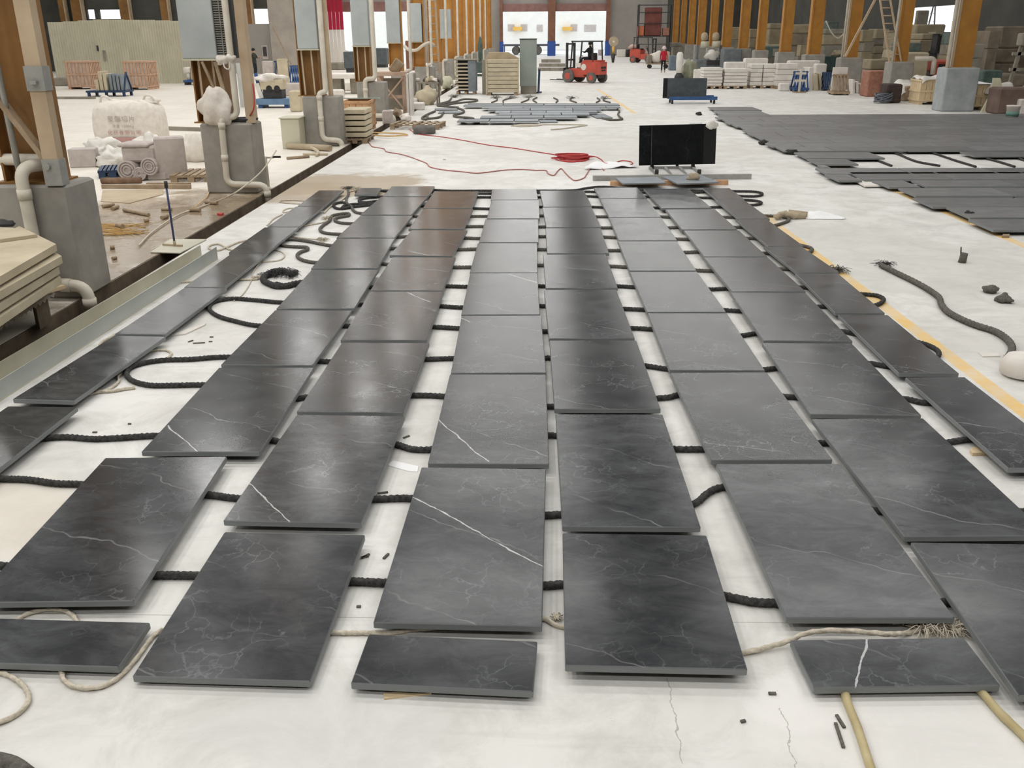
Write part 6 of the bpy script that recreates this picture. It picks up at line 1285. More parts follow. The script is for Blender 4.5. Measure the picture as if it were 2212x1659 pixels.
def leaning(px0, px1, yb, yt, lean, label, m=WHITESTONE, th=.14, group='slabs leaning on the racks'):
    x, Y, wd, h = fb(px0, px1, yb, yt); b = MB(); b.box(-wd / 2, wd / 2, 0, th, 0, h, c=.01); o = b.build('leaning_slab', m, origin=(0, 0, 0)); o.location = (x, Y, .0); o.rotation_euler = (0, R(lean), 0); tag(o, label, 'slab', group, 'thing')
leaning(1741, 1746, 193, 146, -2, 'thin white slab right next to the left blue A frame', th=.8); leaning(1747, 1756, 195, 146, -4, 'thick white slab leaning second from the left blue A frame', th=.8)
leaning(1762, 1768, 196, 160, -10, 'beige slab leaning before the two blue A frames, left of two', BEIGE, .7); leaning(1771, 1776, 195, 158, -10, 'beige slab leaning before the two blue A frames, right of two', BEIGE, .7)
x, Y, wd, h = fb(1801, 1834, 206, 146); b = MB(); b.box(-wd / 2, wd / 2, 0, .08, .16, h, c=.01); o = b.build('leaning_slab', WHITESTONE, origin=(0, 0, 0)); o.location = (x, Y + .50, -.008); tag(o, 'wide white slab standing on the brown timber A frame', 'slab', 'slabs leaning on the racks', 'thing')
for i, (px, yt) in enumerate(((1842, 172), (1850, 176), (1858, 180))): leaning(px, px + 5, 202, yt, -7, 'narrow white slab leaning right of the timber rack, %s of three' % ['first', 'second', 'third'][i], th=.6)
lump(1861, 1872, 203, 186, 'white_block', 'small white block at the foot of the reddish granite', WHITESTONE, 'stone block', .4)
t = thing('coat_stand', 'pale stand with four short arms before the left blue A frame', 'stand', (P(1722, 199).x, P(1722, 199).y - .3, 0)); MB().box(-.04, .04, -.04, .04, 0, .95).build('post', PVC, t)
for z in (.45, .75): MB().box(-.22, .22, -.05, .05, z, z + .09).build('arm', PVC, t)
MB().box(-.25, .25, -.25, .25, 0, .03).build('base', WOOD_OLD, t)

# ---------------------------------------------------------------- crates, sheets, bucket at the right
t = wood_crate(1983, 2033, 226, 172, 1.0, 'pale plywood crate under a white sheet, left of the pale blue plinth', PLY, group='pale crates at the right')
t2 = wood_crate(2080, 2128, 238, 183, .9, 'pale plywood crate with a white lid, right of the pale blue plinth', PLY, group='pale crates at the right')
def drape(px0, px1, yb, py, dep, label, m, amp=.12, over=.15, seed=1, name='plastic_sheet', drop=.3):
    x, Y, wd, h = fb(px0, px1, yb, py); b = MB(); hw = wd / 2
    def hf(u, v):
        X, Yy = (u - .5) * (wd + 2 * over), (v - .5) * (dep + 2 * over); ex = max(0, abs(X) - hw) + max(0, abs(Yy) - dep / 2)
        return Vector((X, Yy + dep / 2, h + .02 - ex * drop / over * 1.0 + amp * max(0, noise.noise(Vector((X * 1.7 + seed, Yy * 2.1, seed))) + .1)))
    b.sheet(0, 1, 0, 1, 16, 12, hf, .008); o = b.build(name, m, origin=(0, 0, 0)); o.location = (x, Y, 0); tag(o, label, 'sheet'); return o
drape(1988, 2036, 226, 170, 1.0, 'white sheet bunched up on the pale crate left of the pale blue plinth', FILM, .22, .08, 3, drop=.1)
drape(1945, 1982, 218, 182, .8, 'white sheet spread over the rusty frame before the second right plinth', FILM, .25, .25, 8)
drape(2080, 2135, 238, 182, .9, 'white foam lid on the pale crate right of the pale blue plinth', PAPER, .03, .1, 5, drop=.03)
lump(1913, 1946, 223, 182, 'rusty_machine', 'dark rusty machine frame in front of the second right plinth', mat('dark_rust', (74, 58, 54), (52, 42, 40), 4, .9, .2), 'frame', .8)
lump(1952, 1984, 219, 186, 'dark_crate', 'dark open crate left of the pale plywood crate', WOOD_OLD, 'crate', .8)
c = P(1912, 224); b = MB()
for i in range(14): q = rr.uniform(.7, 1.1); b.tube([c + Vector((.30 * q * math.cos(u), .25 + .26 * q * math.sin(u), .05 + .22 * q * (1 + math.sin(u + i * 1.7)) * .5 + .008 * i)) for u in [j * .45 for j in range(15)]], .03, 6)
tag(b.build('wire_coil', mat('blue_grey_wire', (108, 112, 120), (70, 74, 82), 6, .5)), 'tangled grey wire coil on the floor left of the rusty frame', 'coil')
b = MB(); p = P(2066, 236); b.cyl(p + Vector((0, .55, .48)), p + Vector((.05, .65, .5)), .48, n=30); tag(b.build('wooden_disc', CARD), 'brown wooden disc leaning between the pale blue plinth and the crate', 'disc')
c = P(2141, 243); b = MB(); b.add([c + Vector(v) for v in [(-.34, -.02, 0), (.30, -.02, 0), (.34, .16, .62), (.25, .3, 1.05), (.02, .3, 1.05), (-.02, .16, .62), (-.34, .05, 0), (.30, .05, 0), (.34, .23, .62), (.25, .37, 1.05), (.02, .37, 1.05), (-.02, .23, .62)]], [(0, 1, 2, 5), (5, 2, 3, 4), (11, 8, 7, 6), (10, 9, 8, 11), (0, 6, 7, 1), (1, 7, 8, 2), (2, 8, 9, 3), (3, 9, 10, 4), (4, 10, 11, 5), (5, 11, 6, 0)]); tag(b.build('translucent_sack', mat('pale_yellow_sack', (222, 220, 196), (206, 200, 168), 3, .6)), 'pale yellowish plastic sack hanging down beside the white-lidded crate', 'sack')
drape(2140, 2178, 240, 184, .4, 'white tattered sheet on top of the dark brown block', FILM, .15, .15, 15)
c = P(2192, 259); t = thing('paint_bucket', 'white plastic bucket with a green band at the right edge', 'bucket', (c.x, c.y + .2, 0)); b = MB(); b.lathe([(.15, 0), (.19, .36), (.20, .37), (.20, .40), (.17, .40)], (0, 0, 0), 20); b.build('pail', WHITEBAG, t); b = MB(); b.lathe([(.172, .10), (.183, .22)], (0, 0, 0), 20); b.build('label_band', mat('green_print', (120, 160, 148), (100, 140, 128), 3, .6), t)
lump(2198, 2240, 248, 214, 'white_crate', 'white slatted box behind the bucket at the right edge', WHITEBAG, 'box', .5)
t = thing('timber_trestle', 'grey timber A-shaped trestle right of the nearest right column', 'trestle', (P(2138, 225).x, 33, 0))
for q in (-.3, .3): b = MB(); b.bar((q * 1.4, 0, 0), (q * .5, 0, 2.0), .10, .10); b.build('leg', GREYSTONE, t)
for z in (.5, 1.2, 1.7): MB().box(-.4, .4, -.05, .05, z, z + .1).build('rung', GREYSTONE, t)
MB().box(-.25, .25, -.2, .2, 2.0, 2.4, c=.03).build('cap_stone', G_, t)
lump(2112, 2155, 226, 152, 'green_machine', 'dark green machine body right of the pale blue plinth', GREENMACH, 'machine', .6)
Yt = 40.5; c = D(2036, 140, Yt); t = thing('red_tractor', 'small red tractor front between the second and nearest right columns', 'tractor', (c.x, Yt, 0))
MB().box(-.42, .42, -.2, 1.2, .75, 1.35, c=.05).build('hood', REDPAINT, t); MB().box(-.3, .3, -.05, 1.4, .35, .75).build('chassis', DARKSTEEL, t); MB().box(-.25, .25, -.24, -.2, .85, 1.2).build('grille', RUBBER, t)
for q in (-.62, .62): b = MB(); b.cyl((q - .14, .3, .48), (q + .14, .3, .48), .48, n=20); b.build('wheel', TYREDUST, t)
t = thing('dark_shelf', 'dark rack of standing slabs left of the nearest right column', 'rack', (D(2050, 90, 44).x, 44, 0))
for q in (-.6, .6): MB().box(q - .05, q + .05, -.3, .3, 0, D(2050, 73, 44).z).build('upright', DARKSTEEL, t)
MB().box(-.8, .9, -.4, .4, D(2050, 73, 44).z, D(2050, 73, 44).z + .08).build('top', G_, t); MB().box(-.7, .7, -.35, .35, D(2050, 110, 44).z - .1, D(2050, 110, 44).z).build('shelf', DARKSTEEL, t)
for i, q in enumerate((-.35, 0, .3)): MB().box(q - .06, q + .06, -.25, .25, D(2050, 110, 44).z, D(2050, 76, 44).z).build('standing_slab', GREENMACH if i != 1 else G_, t)

# machines and wrapped things left of the white packs
x, Y, wd, h = fb(1474, 1508, 172, 132); b = MB(); b.blob((0, .4, h * .45), wd / 2, .45, h * .55, 7, .22, 22, 14, 2, flat=True); o = b.build('tarp_covered_machine', mat('olive_tarpaulin', (156, 156, 132), (126, 128, 108), 3, .8, .1), origin=(0, 0, 0)); o.location = (x, Y, 0); tag(o, 'olive tarpaulin-covered machine behind the grey panel on the blue trolley', 'machine')
c = P(1466, 172); t = thing('wrapped_pillar', 'white wrapped slender pillar left of the olive tarpaulin', 'pillar', (c.x, c.y, 0)); b = MB(); b.lathe([(.16, .35), (.18, .6), (.20, 1.0), (.18, 1.35), (.10, 1.46)], (0, 0, 0), 14); b.build('shaft', FILM, t); b = MB(); b.lathe([(.26, 0), (.24, .2), (.13, .36)], (0, 0, 0), 12); b.build('foot', DARKSTEEL, t)
lump(1498, 1514, 180, 150, 'white_slab', 'narrow white slab standing between the tarpaulin and the first pack', WHITESTONE, 'slab', .3)['kind'] = 'thing'
t = thing('hand_cart', 'cart loaded with pale sacks beside the person in crimson', 'cart', (P(1422, 148).x, P(1422, 148).y + .5, 0))
MB().box(-.85, .9, -.4, .4, .28, .36).build('deck', WOOD_OLD, t); MB().box(-.8, -.5, -.4, .4, .36, .95, c=.03).build('end_box', BROWNSTONE, t)
for q in (-.6, .6):
    for y in (-.3, .3): b = MB(); b.cyl((q, y - .05, .14), (q, y + .05, .14), .14, n=12); b.build('wheel', RUBBER, t)
b = MB(); b.blob((-.1, 0, .75), .55, .38, .42, 4, .25, flat=True); b.build('sack_load', WHITEBAG, t); b = MB(); b.blob((.6, 0, .75), .4, .35, .4, 9, .3, flat=True); b.build('sack_load', CLOTHB, t)
lump(1446, 1466, 152, 120, 'blue_grey_bin', 'blue-grey bin with pale bundles behind the wrapped pillar', mat('blue_grey_bin', (120, 134, 144), (98, 110, 120), 3, .7), 'bin', .8)
x, Y, wd, h = fb(1503, 1560, 148, 92); t = thing('polishing_machine', 'grey machine with two pale round rollers behind the first white pack', 'machine', (x, Y + .6, 0))
MB().box(-wd / 2, wd / 2, -.6, .6, 0, h * .35, c=.04).build('base', mat('machine_grey', (120, 128, 130), (96, 102, 104), 3, .7, .1), t)
for q in (-wd / 2 + .1, wd / 2 - .1): MB().box(q - .08, q + .08, -.2, .2, h * .35, h * .9).build('post', mat('machine_grey', (120, 128, 130)), t)
for q in (-wd * .2, wd * .24): b = MB(); b.cyl((q - wd * .14, -.3, h * .92), (q + wd * .14, -.3, h * .92), .22, n=16); b.build('roller', CREAM, t); b = MB(); b.blob((q, 0, h * 1.22), .26, .26, .3, 3, .1); b.build('motor', CARD, t)
b = MB(); b.blob((.15, -.5, h * .5), .5, .25, .35, 5, .4); b.build('hanging_cloth', FILM, t)
b = MB(); b.box(-wd * .1, wd * .4, -.62, -.5, h * .12, h * .32); b.build('dark_panel', DARKSTEEL, t)
lump(1560, 1600, 150, 106, 'steel_hopper', 'grey steel hopper right of the machine with two rollers', mat('machine_grey', (120, 128, 130)), 'hopper', 1.2)
x, Y, wd, h = fb(1642, 1705, 152, 100); t = thing('green_saw', 'dark green saw machine behind the third and fourth white packs', 'machine', (x, Y + .8, 0))
MB().box(-wd * .5, wd * .5, -.6, .6, h * .55, h, c=.05).build('head', GREENMACH, t); MB().box(-wd * .5, -wd * .2, -.5, .5, 0, h * .55, c=.04).build('leg', GREENMACH, t); MB().box(wd * .1, wd * .5, -.5, .5, 0, h * .55, c=.04).build('leg', GREENMACH, t)
MB().box(-wd * .1, wd * .25, -.66, -.6, h * .6, h * .9).build('panel', G_, t); MB().box(-wd * .45, wd * .3, -.3, .3, h, h + .12).build('top_cover', B, t)
x, Y, wd, h = fb(1776, 1816, 160, 122); t = thing('green_bin', 'dark green steel bin with rags, behind the white blocks', 'bin', (x, Y + .5, 0)); MB().box(-wd / 2, wd / 2, -.5, .5, .2, h, c=.03).build('body', mat('bottle_green', (58, 80, 78), (44, 62, 60), 3, .6), t); MB().box(-wd / 2 + .1, wd / 2 - .1, -.4, .4, 0, .2).build('skid', DARKSTEEL, t); b = MB(); b.blob((.3, -.1, h + .12), .3, .25, .2, 6, .35); b.build('rag_heap', CLOTHB, t)
b = MB(); a, c = D(1784, 45, 50), D(1830, 64, 50); b.tube(smooth_path([a, a.lerp(c, .35) + Vector((0, 0, -.45)), a.lerp(c, .65) + Vector((0, 0, -.55)), c], .1), .03, 6); tag(b.build('hanging_cable', PVC), 'white cable sagging between the fourth and third right columns', 'cable')

# ---------------------------------------------------------------- left background
YF = P(140, 182).y
for i in range(9):
    px0, px1 = 111 + 33 * i, 111 + 33 * (i + 1); p0, p1 = D(px0, 100, YF), D(px1, 100, YF); zt = D((px0 + px1) / 2, [48, 46, 44, 42, 42, 43, 43, 44, 45][i], YF).z
    t = thing('hoarding_panel', 'cream corrugated hoarding panel, %s from the left' % ORD[i + 1] + (', with a padlock' if i == 3 else ''), 'hoarding', ((p0.x + p1.x) / 2, YF, 0), group='cream hoarding across the left hall')
    hw = (p1.x - p0.x) / 2; b = MB(); n_ = 6; pts = []
    for j in range(n_ * 4 + 1): u = -hw + 2 * hw * j / (n_ * 4); pts.append((u, [0, .0, -.04, -.04][j % 4]))
    vs = [(x_, y_, z_) for z_ in (0.02, zt) for x_, y_ in pts] + [(x_, y_ + .012, z_) for z_ in (0.02, zt) for x_, y_ in pts]; m_ = len(pts)
    fs = [(j, j + 1, m_ + j + 1, m_ + j) for j in range(m_ - 1)] + [(3 * m_ + j, 3 * m_ + j + 1, 2 * m_ + j + 1, 2 * m_ + j) for j in range(m_ - 1)] + [(m_ + j, m_ + j + 1, 3 * m_ + j + 1, 3 * m_ + j) for j in range(m_ - 1)]
    b.add(vs, fs); b.build('sheet', CREAM, t)
    if i == 3: MB().box(-.42, -.34, -.12, -.05, 1.72, 2.0).build('handle', DARKSTEEL, t); MB().box(-.15, 0, -.07, -.05, 1.2, 1.75).build('worn_patch', GREYSTONE, t)
    if i in (0, 3, 6): MB().box(-hw - .03, -hw + .05, .02, .1, 0, zt).build('post', GREYWALL, t)
YW2 = YP - .4
for i, (px0, px1) in enumerate(((134, 148), (161, 184), (264, 286), (352, 370), (537, 549), (582, 592))):
    p0, p1 = D(px0, 20, YW2), D(px1, 20, YW2); t = thing('steel_column', 'ochre column on the far left wall, %s from the left' % ORD[i + 1], 'column', ((p0.x + p1.x) / 2, YW2 - .3, 0), group='ochre columns on the far left wall'); hw = (p1.x - p0.x) / 2
    MB().box(-hw, hw - .08, -.2, .2, 0, ROOF - .05).build('shaft', ORANGE_L, t); MB().box(hw - .08, hw, -.25, .25, 0, ROOF - .05).build('flange', TAN, t)
# grey sheet partition with curtains in front of the far left wall
YG = 66.0
for i, (px0, px1, pt, m, lab) in enumerate(((498, 540, 52, GREYWALL, 'low grey sheet partition under the two bright windows, left half'), (540, 600, 52, GREYWALL, 'low grey sheet partition under the two bright windows, right half'), (586, 648, -60, mat('grey_cloth_curtain', (178, 170, 160), (158, 150, 140), 1.2, .8), 'tall grey hanging sheet left of the third left cabinet'))):
    p0, p1 = D(px0, 100, YG - i * .5), D(px1, 100, YG - i * .5); z = min(D(px0, pt, YG).z, ROOF - .2); b = MB(); n_ = 12; b.box(p0.x, p1.x, YG - i * .5, YG - i * .5 + .06, 0, z); tag(b.build('sheet_partition', m), lab, 'partition')
b = MB(); a, c = D(589, 58, YG - 2), D(622, 125, YG - 2); c = a + (c - a) * (a.z / (a.z - c.z)) if a.z > c.z else c; b.bar(a, c, .1, .05); tag(b.build('slanting_rail', WOOD_OLD), 'dark slanting rail on the grey sheet partition', 'rail')
YS = 84.0; p0, p1 = D(698, 62, YS), D(743, 62, YS)
t = thing('strip_curtain', 'strip curtain, red above and clear below, beside the bright left opening', 'curtain', ((p0.x + p1.x) / 2, YS, 0)); hw = (p1.x - p0.x) / 2; z1 = D(720, 64, YS).z
for i in range(11):
    q = -hw + 2 * hw * (i + .5) / 11; MB().box(q - hw / 11.5, q + hw / 11.5, -.03 + .04 * (i % 2), .0 + .04 * (i % 2), .05, z1).build('clear_strip', WHITECURT, t); MB().box(q - hw / 11.5, q + hw / 11.5, -.03 + .04 * (i % 2), .0 + .04 * (i % 2), z1, ROOF - .1).build('red_strip', REDCURT, t)
b = MB(); p0, p1 = D(655, 100, 85.8), D(700, 100, 85.8); b.box(p0.x, p1.x, 85.8, 85.9, 0, ROOF - .1); tag(b.build('sheet_partition', CREAM), 'pale cream sheet wall left of the strip curtain', 'partition')
# crates and trolleys in the left hall
wood_crate(149, 200, 193, 132, 1.2, 'wooden crate of slabs before the hoarding, left of two', mat('slatted_crate_wood', (206, 172, 146), (180, 144, 118), 5, .8, .05), group='wooden crates before the hoarding', gap=.035, load=PINKSTONE)
wood_crate(273, 324, 194, 132, 1.2, 'wooden crate of slabs before the hoarding, right of two', mat('slatted_crate_wood', (206, 172, 146)), group='wooden crates before the hoarding', gap=.035, load=PINKSTONE)
x, Y, wd, h = fb(187, 270, 209, 160); t = thing('slab_trolley', 'dark blue trolley with upright slabs before the two wooden crates', 'trolley', (x, Y + .5, 0))
MB().box(-wd / 2, wd / 2, -.45, .45, .17, .25).build('deck', NAVY, t)
for q in (-wd / 2 + .1, 0, wd / 2 - .1):
    for y in (-.38, .38): MB().box(q - .05, q + .05, y - .05, y + .05, 0, .17).build('foot', NAVY, t)
for i in range(4): q = wd * .12 + i * wd * .09; MB().box(q, q + wd * .065, -.4, .3, .25, h - .02 * i, c=.01).build('blue_grey_slab', mat('blue_grey_stone', (138, 146, 152)), t)
b = MB(); b.bar((wd * .47, -.4, .25), (wd * .47, 0, h + .05), .06, .06); b.bar((wd * .47, .4, .25), (wd * .47, 0, h + .05), .06, .06); b.build('frame', NAVY, t)
for i, hh in enumerate((.45, .8, .7)): q = -wd * .26 + i * wd * .11; b = MB(); b.box(q, q + wd * .085, -.35, .3, .25, .25 + hh, c=.01); b.build('cream_slab', BEIGE, t)
lump(118, 150, 186, 168, 'concrete_block', 'low concrete block left of the left wooden crate', GREYSTONE, 'block', .8); lump(203, 232, 186, 170, 'rubble_heap', 'low rubble between the two wooden crates', GREYSTONE, 'rubble', .8, blob=True, seed=3)
lump(328, 362, 178, 158, 'rubble_heap', 'low white rubble right of the right wooden crate', WHITESTONE, 'rubble', .8, blob=True, seed=5)
lump(360, 396, 178, 136, 'stone_stack', 'pinkish stone stack by the right end of the hoarding', PINKSTONE, 'stone block', .8, .06)
x, Y, wd, h = fb(396, 440, 184, 142); t = thing('slab_trolley', 'blue trolley with grey slabs and a white roll right of the hoarding', 'trolley', (x, Y + .5, 0)); MB().box(-wd / 2, wd / 2, -.4, .4, .15, .25).build('deck', BLUE, t); MB().box(-wd * .1, wd * .42, -.35, .35, .25, h, c=.03).build('slab_load', PINKSTONE, t)
for q in (-wd / 2 + .1, wd / 2 - .1): MB().box(q - .06, q + .06, -.35, .35, 0, .15).build('foot', DARKSTEEL, t)
b = MB(); b.cyl((-wd * .48, -.1, h * .75), (-wd * .14, -.1, h * .75), .17, n=14); b.cyl((-wd * .3, -.1, .25), (-wd * .3, -.1, h * .6), .1); b.build('white_roll', WHITEBAG, t)
b = MB(); a, c = P(433, 235), P(437, 182); b.bar(P(434, 232) + Vector((0, 0, .05)), D(438, 184, P(434, 232).y + .5), .08, .06); b.bar(P(446, 228) + Vector((0, 0, .05)), D(443, 186, P(434, 232).y + .5), .08, .06); b.bar(P(430, 240) + Vector((0, 0, .03)), P(465, 228) + Vector((0, 0, .03)), .08, .06); tag(b.build('blue_rack', BLUE), 'blue steel rack frame behind the white sack of the second pier', 'rack')
stick(110, 214, 206, 214, .05, 'floor_rail', 'thin dark rail lying on the left floor before the blue trolley', GREYSTONE, 'rail', sq=True); stick(363, 281, 455, 284, .05, 'floor_rail', 'thin dark rail lying behind the slumped white sack', GREYSTONE, 'rail', sq=True)
# between the second and third left columns
x, Y, wd, h = fb(520, 553, 232, 136); b = MB(); b.box(-wd / 2, wd / 2, 0, .05, 0, h); o = b.build('standing_sheet', mat('pale_grey_sheet', (196, 198, 194), (182, 184, 180), 1, .6), origin=(0, 0, 0)); o.location = (x, Y, 0); tag(o, 'pale grey sheet standing on edge right of the second left column', 'sheet')
a_frame(586, 622, 186, 132, NAVY, 'a_frame_rack', 'dark blue A frame rack in the left hall between the second and third columns', 'slab racks in the left hall')
lump(570, 592, 186, 132, 'slab_stack', 'pale slabs on edge left of the dark blue A frame', PINKSTONE, 'slabs', .5); lump(603, 626, 192, 126, 'cream_board', 'wide cream panel standing before the dark blue A frame', BEIGE, 'panel', .06)
x, Y, wd, h = fb(553, 626, 234, 190); t = thing('blue_trolley', 'blue trolley under the pale carved block between the second and third columns', 'trolley', (x, Y + .5, 0)); MB().box(-wd / 2, wd / 2, -.45, .45, .12, .32).build('deck', mat('pale_blue_paint', (112, 142, 174), (90, 120, 152), 3, .6), t)
for q in (-wd / 2 + .15, wd / 2 - .15): MB().box(q - .08, q + .08, -.4, .4, 0, .12).build('foot', BLUE, t)
b = MB(); b.bar((-wd / 2 + .1, 0, .3), (-wd / 2 - .02, 0, 1.2), .1, .1); b.build('upright', BLUE, t); b = MB(); b.bar((-wd / 2 + .18, -.2, .34), (-wd / 2 + .05, -.2, .85), .16, .1); b.build('white_pad', FILM, t)
zb_ = .33; hb = D(590, 166, Y).z
b = MB(); b.box(-wd * .36, wd * .30, -.3, .35, zb_ + .30, hb - .1, c=.03)
tt = b.build('holed_block', BEIGE, origin=(0, 0, 0)); tt.location = (x, Y + .5, 0); tag(tt, 'pale stone block with two dark holes on the blue trolley', 'stone block')
for q in (-wd * .10, wd * .13): b = MB(); b.cyl((q, -.31, hb * .62), (q, -.29, hb * .62), .11, n=14); b.build('hole', RUBBER, tt)
b = MB(); b.box(-wd * .3, wd * .25, -.25, .3, zb_, zb_ + .30); b.build('packing', DARKSTEEL, tt)
b = MB(); b.blob((-.1, 0, hb - .05), wd * .36, .36, .16, 8, .35); b.build('rough_top', WHITESTONE, tt)
c = D(565, 98, YG - 1.2); t = thing('wall_box', 'small pale control box on the grey sheet partition by the standing person', 'box', (c.x, YG - .3, c.z)); MB().box(-.2, .2, -.25, -.0, -.9, -.0).build('box_body', PINKSTONE, t); MB().box(-.12, .12, -.3, -.25, -.7, -.1).build('dark_front', DARKSTEEL, t)
a_frame(625, 648, 186, 142, BLUE, 'a_frame_rack', 'blue A frame rack left of the third column', 'slab racks in the left hall'); lump(613, 652, 208, 180, 'stone_bench', 'low grey stone bench left of the third pier', PINKSTONE, 'bench', .6)
lump(627, 650, 242, 196, 'stone_baluster', 'pale stone pedestal just left of the third pier', BEIGE, 'pedestal', .4, .04)
# between the third and fourth columns
x, Y, wd, h = fb(706, 772, 204, 160); t = thing('stone_table', 'long white stone table in the left hall right of the third column', 'table', (x, Y + .8, 0)); MB().box(-wd / 2 - .3, wd / 2 + .6, -.8, .8, h - .2, h, c=.02).build('tabletop', WHITESTONE, t)
for q in (-wd * .25, wd * .4): MB().box(q - .25, q + .25, -.4, .4, 0, h - .2, c=.03).build('leg', GREYSTONE, t)
lump(738, 766, 196, 178, 'white_block', 'low white block under the right end of the stone table', WHITESTONE, 'stone block', .6); lump(706, 740, 214, 194, 'white_slab_stack', 'white slab lying in front of the stone table', WHITESTONE, 'stone block', .5)
x, Y, wd, h = fb(744, 766, 158, 112); t = thing('machine_cabinet', 'dark grey machine cabinet on wheels left of the fourth column', 'machine', (x, Y + .6, 0)); MB().box(-wd / 2, wd / 2, -.5, .5, .3, h, c=.03).build('body', mat('slate_paint', (92, 100, 104), (74, 82, 86), 3, .6), t); MB().box(-wd / 2 + .1, wd / 2 - .1, -.4, .4, 0, .3).build('base', DARKSTEEL, t)
x, Y, wd, h = fb(806, 836, 146, 104); t = thing('machine_cabinet', 'dark grey machine cabinet right of the fourth column', 'machine', (x, Y + .6, 0)); MB().box(-wd / 2, wd / 2, -.6, .6, .2, h, c=.06).build('body', mat('slate_paint', (92, 100, 104)), t); MB().box(-wd / 2 + .1, wd / 2 - .1, -.5, .5, 0, .2).build('base', DARKSTEEL, t)
x, Y, wd, h = fb(710, 748, 132, 88); lump(712, 750, 134, 104, 'stone_pile', 'heap of pale stone before the strip curtain', PINKSTONE, 'stone heap', 1.2, blob=True, seed=8)
x, Y, wd, h = fb(704, 742, 150, 140); lump(706, 744, 151, 136, 'grey_platform', 'low grey platform in the left hall before the stone heap', GREYSTONE, 'platform', 2.0)
# A-frame trestle, boards, bench and sacks along the drain
t = thing('timber_trestle', 'pinkish timber trestle with crossed braces beside the fourth left pier', 'trestle', (P(852, 246).x, P(852, 246).y + .2, 0)); Yq = t.location.y
x0, x1, zt = P(824, 246).x - t.location.x, P(876, 246).x - t.location.x, D(850, 163, Yq).z; TW = mat('pinkish_timber', (206, 180, 160), (182, 154, 134), 4, .8, .05)
for q in (x0, x1):
    for y in (-.35, .35): MB().box(q - .05, q + .05, y - .05, y + .05, 0, zt).build('leg', TW, t)
MB().box(x0 - .1, x1 + .1, -.42, .42, zt, zt + .12).build('top', TW, t)
b = MB(); b.bar((x0, -.40, zt - .05), (x1, -.40, .15), .08, .05); b.build('brace', TW, t); b = MB(); b.bar((x1, -.43, zt - .05), (x0, -.43, .25), .08, .05); b.build('brace', TW, t); MB().box(x0, x1, -.38, -.32, zt * .42, zt * .42 + .1).build('rail', TW, t); MB().box(x0, x1, .32, .38, .1, zt - .1).build('back_sheet', GREYSTONE, t)
o = lump(856, 872, 172, 150, 'slab_remnant', 'tilted brown offcut leaning on top of the pinkish trestle', WOOD_OLD, 'offcut', .2); o.location = (t.location.x, Yq - .2, zt + .10); o.rotation_euler = (0, R(38), 0); o.scale = (.8, .8, .8)
for i, (px, pt) in enumerate(((880, 160), (886, 158))):
    x, Y, wd, h = fb(px, px + 5, 250, pt); b = MB(); b.box(-wd / 2, wd / 2, 0, .5, 0, h); o = b.build('standing_board', WHITESTONE, origin=(0, 0, 0)); o.location = (x, Y, 0); tag(o, 'pale board standing right of the pinkish trestle, %s of two' % ['left', 'right'][i], 'board', 'boards by the pinkish trestle')
x, Y, wd, h = fb(904, 948, 226, 178); t = thing('work_bench', 'grey bench littered with tools beside the drain, behind the trestle', 'bench', (x, Y + .4, 0)); MB().box(-wd / 2, wd / 2, -.4, .4, h - .05, h).build('bench_top', GREYSTONE, t)
for q in (-wd / 2 + .06, wd / 2 - .06):
    for y in (-.36, .36): MB().box(q - .03, q + .03, y - .03, y + .03, 0, h - .05).build('leg', GREYSTONE, t)
for i in range(6): c = Vector((rr.uniform(-.5, .5), rr.uniform(-.25, .25), h + .07)); b = MB(); b.blob(c, rr.uniform(.08, .2), .12, .07 + .05 * (i % 3), i, .4, 10, 7); b.build('bench_clutter', [WHITEBAG, B, GREYSTONE][i % 3], t)
o = lump(898, 940, 228, 190, 'wrapped_bundle', 'dusty wrapped bundle under the littered bench', BEIGE, 'bundle', .6, blob=True, seed=4)
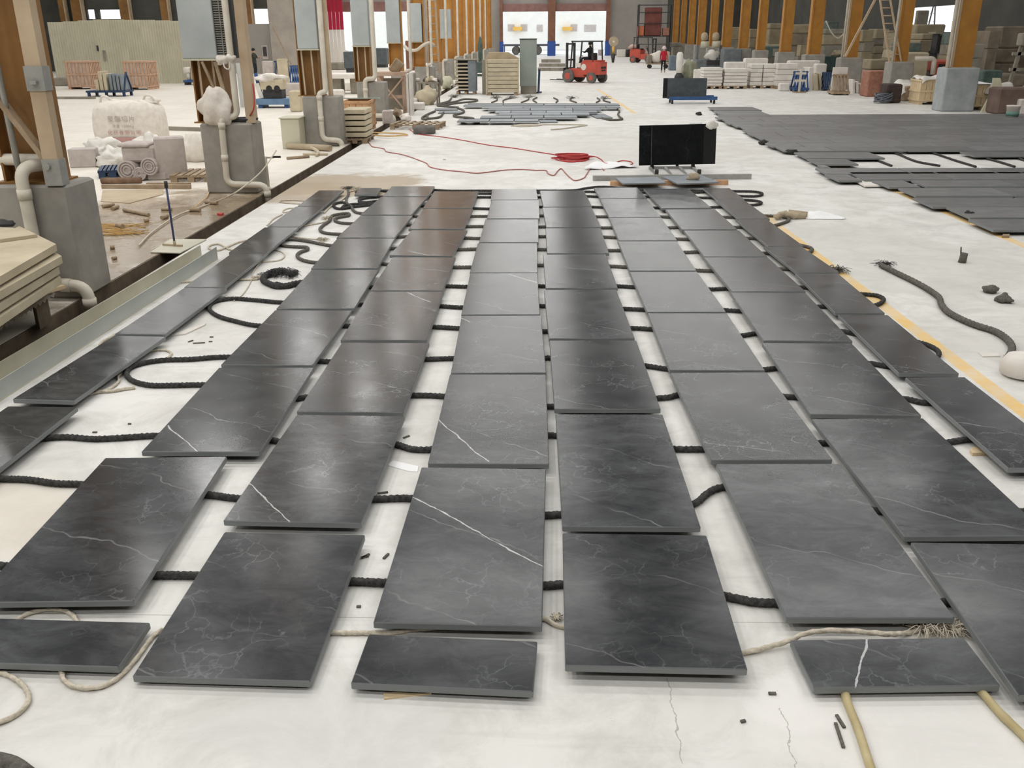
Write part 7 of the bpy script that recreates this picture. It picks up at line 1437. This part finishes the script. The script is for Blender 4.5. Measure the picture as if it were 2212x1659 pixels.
for i, (px0, px1, yb, yt) in enumerate(((885, 915, 238, 222), (880, 902, 228, 212))): lump(px0, px1, yb, yt, 'white_block', 'white slab lying beside the drain before the littered bench, ' + ['nearer', 'farther'][i] + ' of two', WHITESTONE, 'stone block', .5)
lump(952, 975, 193, 166, 'full_sack', 'pale greenish sack standing by the drain near the slatted rack', mat('pale_green_sack', (206, 204, 180), (186, 184, 160), 4, .8), 'sack', .8, blob=True, seed=11); lump(862, 886, 262, 246, 'white_bag', 'white bag lying at the edge of the drain before the trestle', WHITEBAG, 'bag', .5, blob=True, seed=12)
lump(846, 866, 256, 236, 'timber_pile', 'heap of pale timber scraps under the pinkish trestle', WOOD_OLD, 'timber', .3, blob=True, seed=13)
lump(826, 848, 270, 238, 'pink_slab', 'pinkish slab on edge beside the fourth left pier', PINKSTONE, 'slab', .2)['kind'] = 'thing'
lump(935, 968, 182, 130, 'grey_block', 'big grey block behind the pale greenish sack', CONC, 'block', .8); lump(878, 900, 152, 88, 'rusty_stand', 'rusty stand behind the sixth left column', mat('rust_brown', (140, 98, 84), (112, 76, 64), 3, .8), 'stand', .6)
Yl = YK[5] + 1.0; pl, pr_ = D(925, 130, Yl), D(949, 126, Yl); pl.z = pr_.z = 0; top = D(930, -5, Yl + .9); m_ = (pl + pr_) / 2; top = m_ + (top - m_) * 1.05
ladder(pl, pr_, top, 'ladder', 'wooden ladder leaning against the left row of columns', TAN, 13, .04)
b = MB(); b.tube(smooth_path([D(872, 98, YK[5] + .2), D(884, 108, YK[5] + .1), D(900, 108, YK[5]), D(915, 97, YK[5] - .1), D(930, 93, YK[5] + .2), D(938, 99, YK[5] + .3)], .1), .07, 8); tag(b.build('flexible_duct', PVC), 'white flexible duct sagging between the fifth and sixth left columns', 'duct')
b = MB(); p = D(1038, 100, YK[9]); b.lathe([(.16, 0), (.16, 1.2), (.10, 1.6), (.05, 1.75)], (p.x, YK[9] - .4, PH - .6), 10); b.cyl((p.x, YK[9] - .4, 0), (p.x, YK[9] - .4, PH - .6), .12); tag(b.build('green_post', GREENMACH), 'dark green rounded post by the far left columns', 'post')
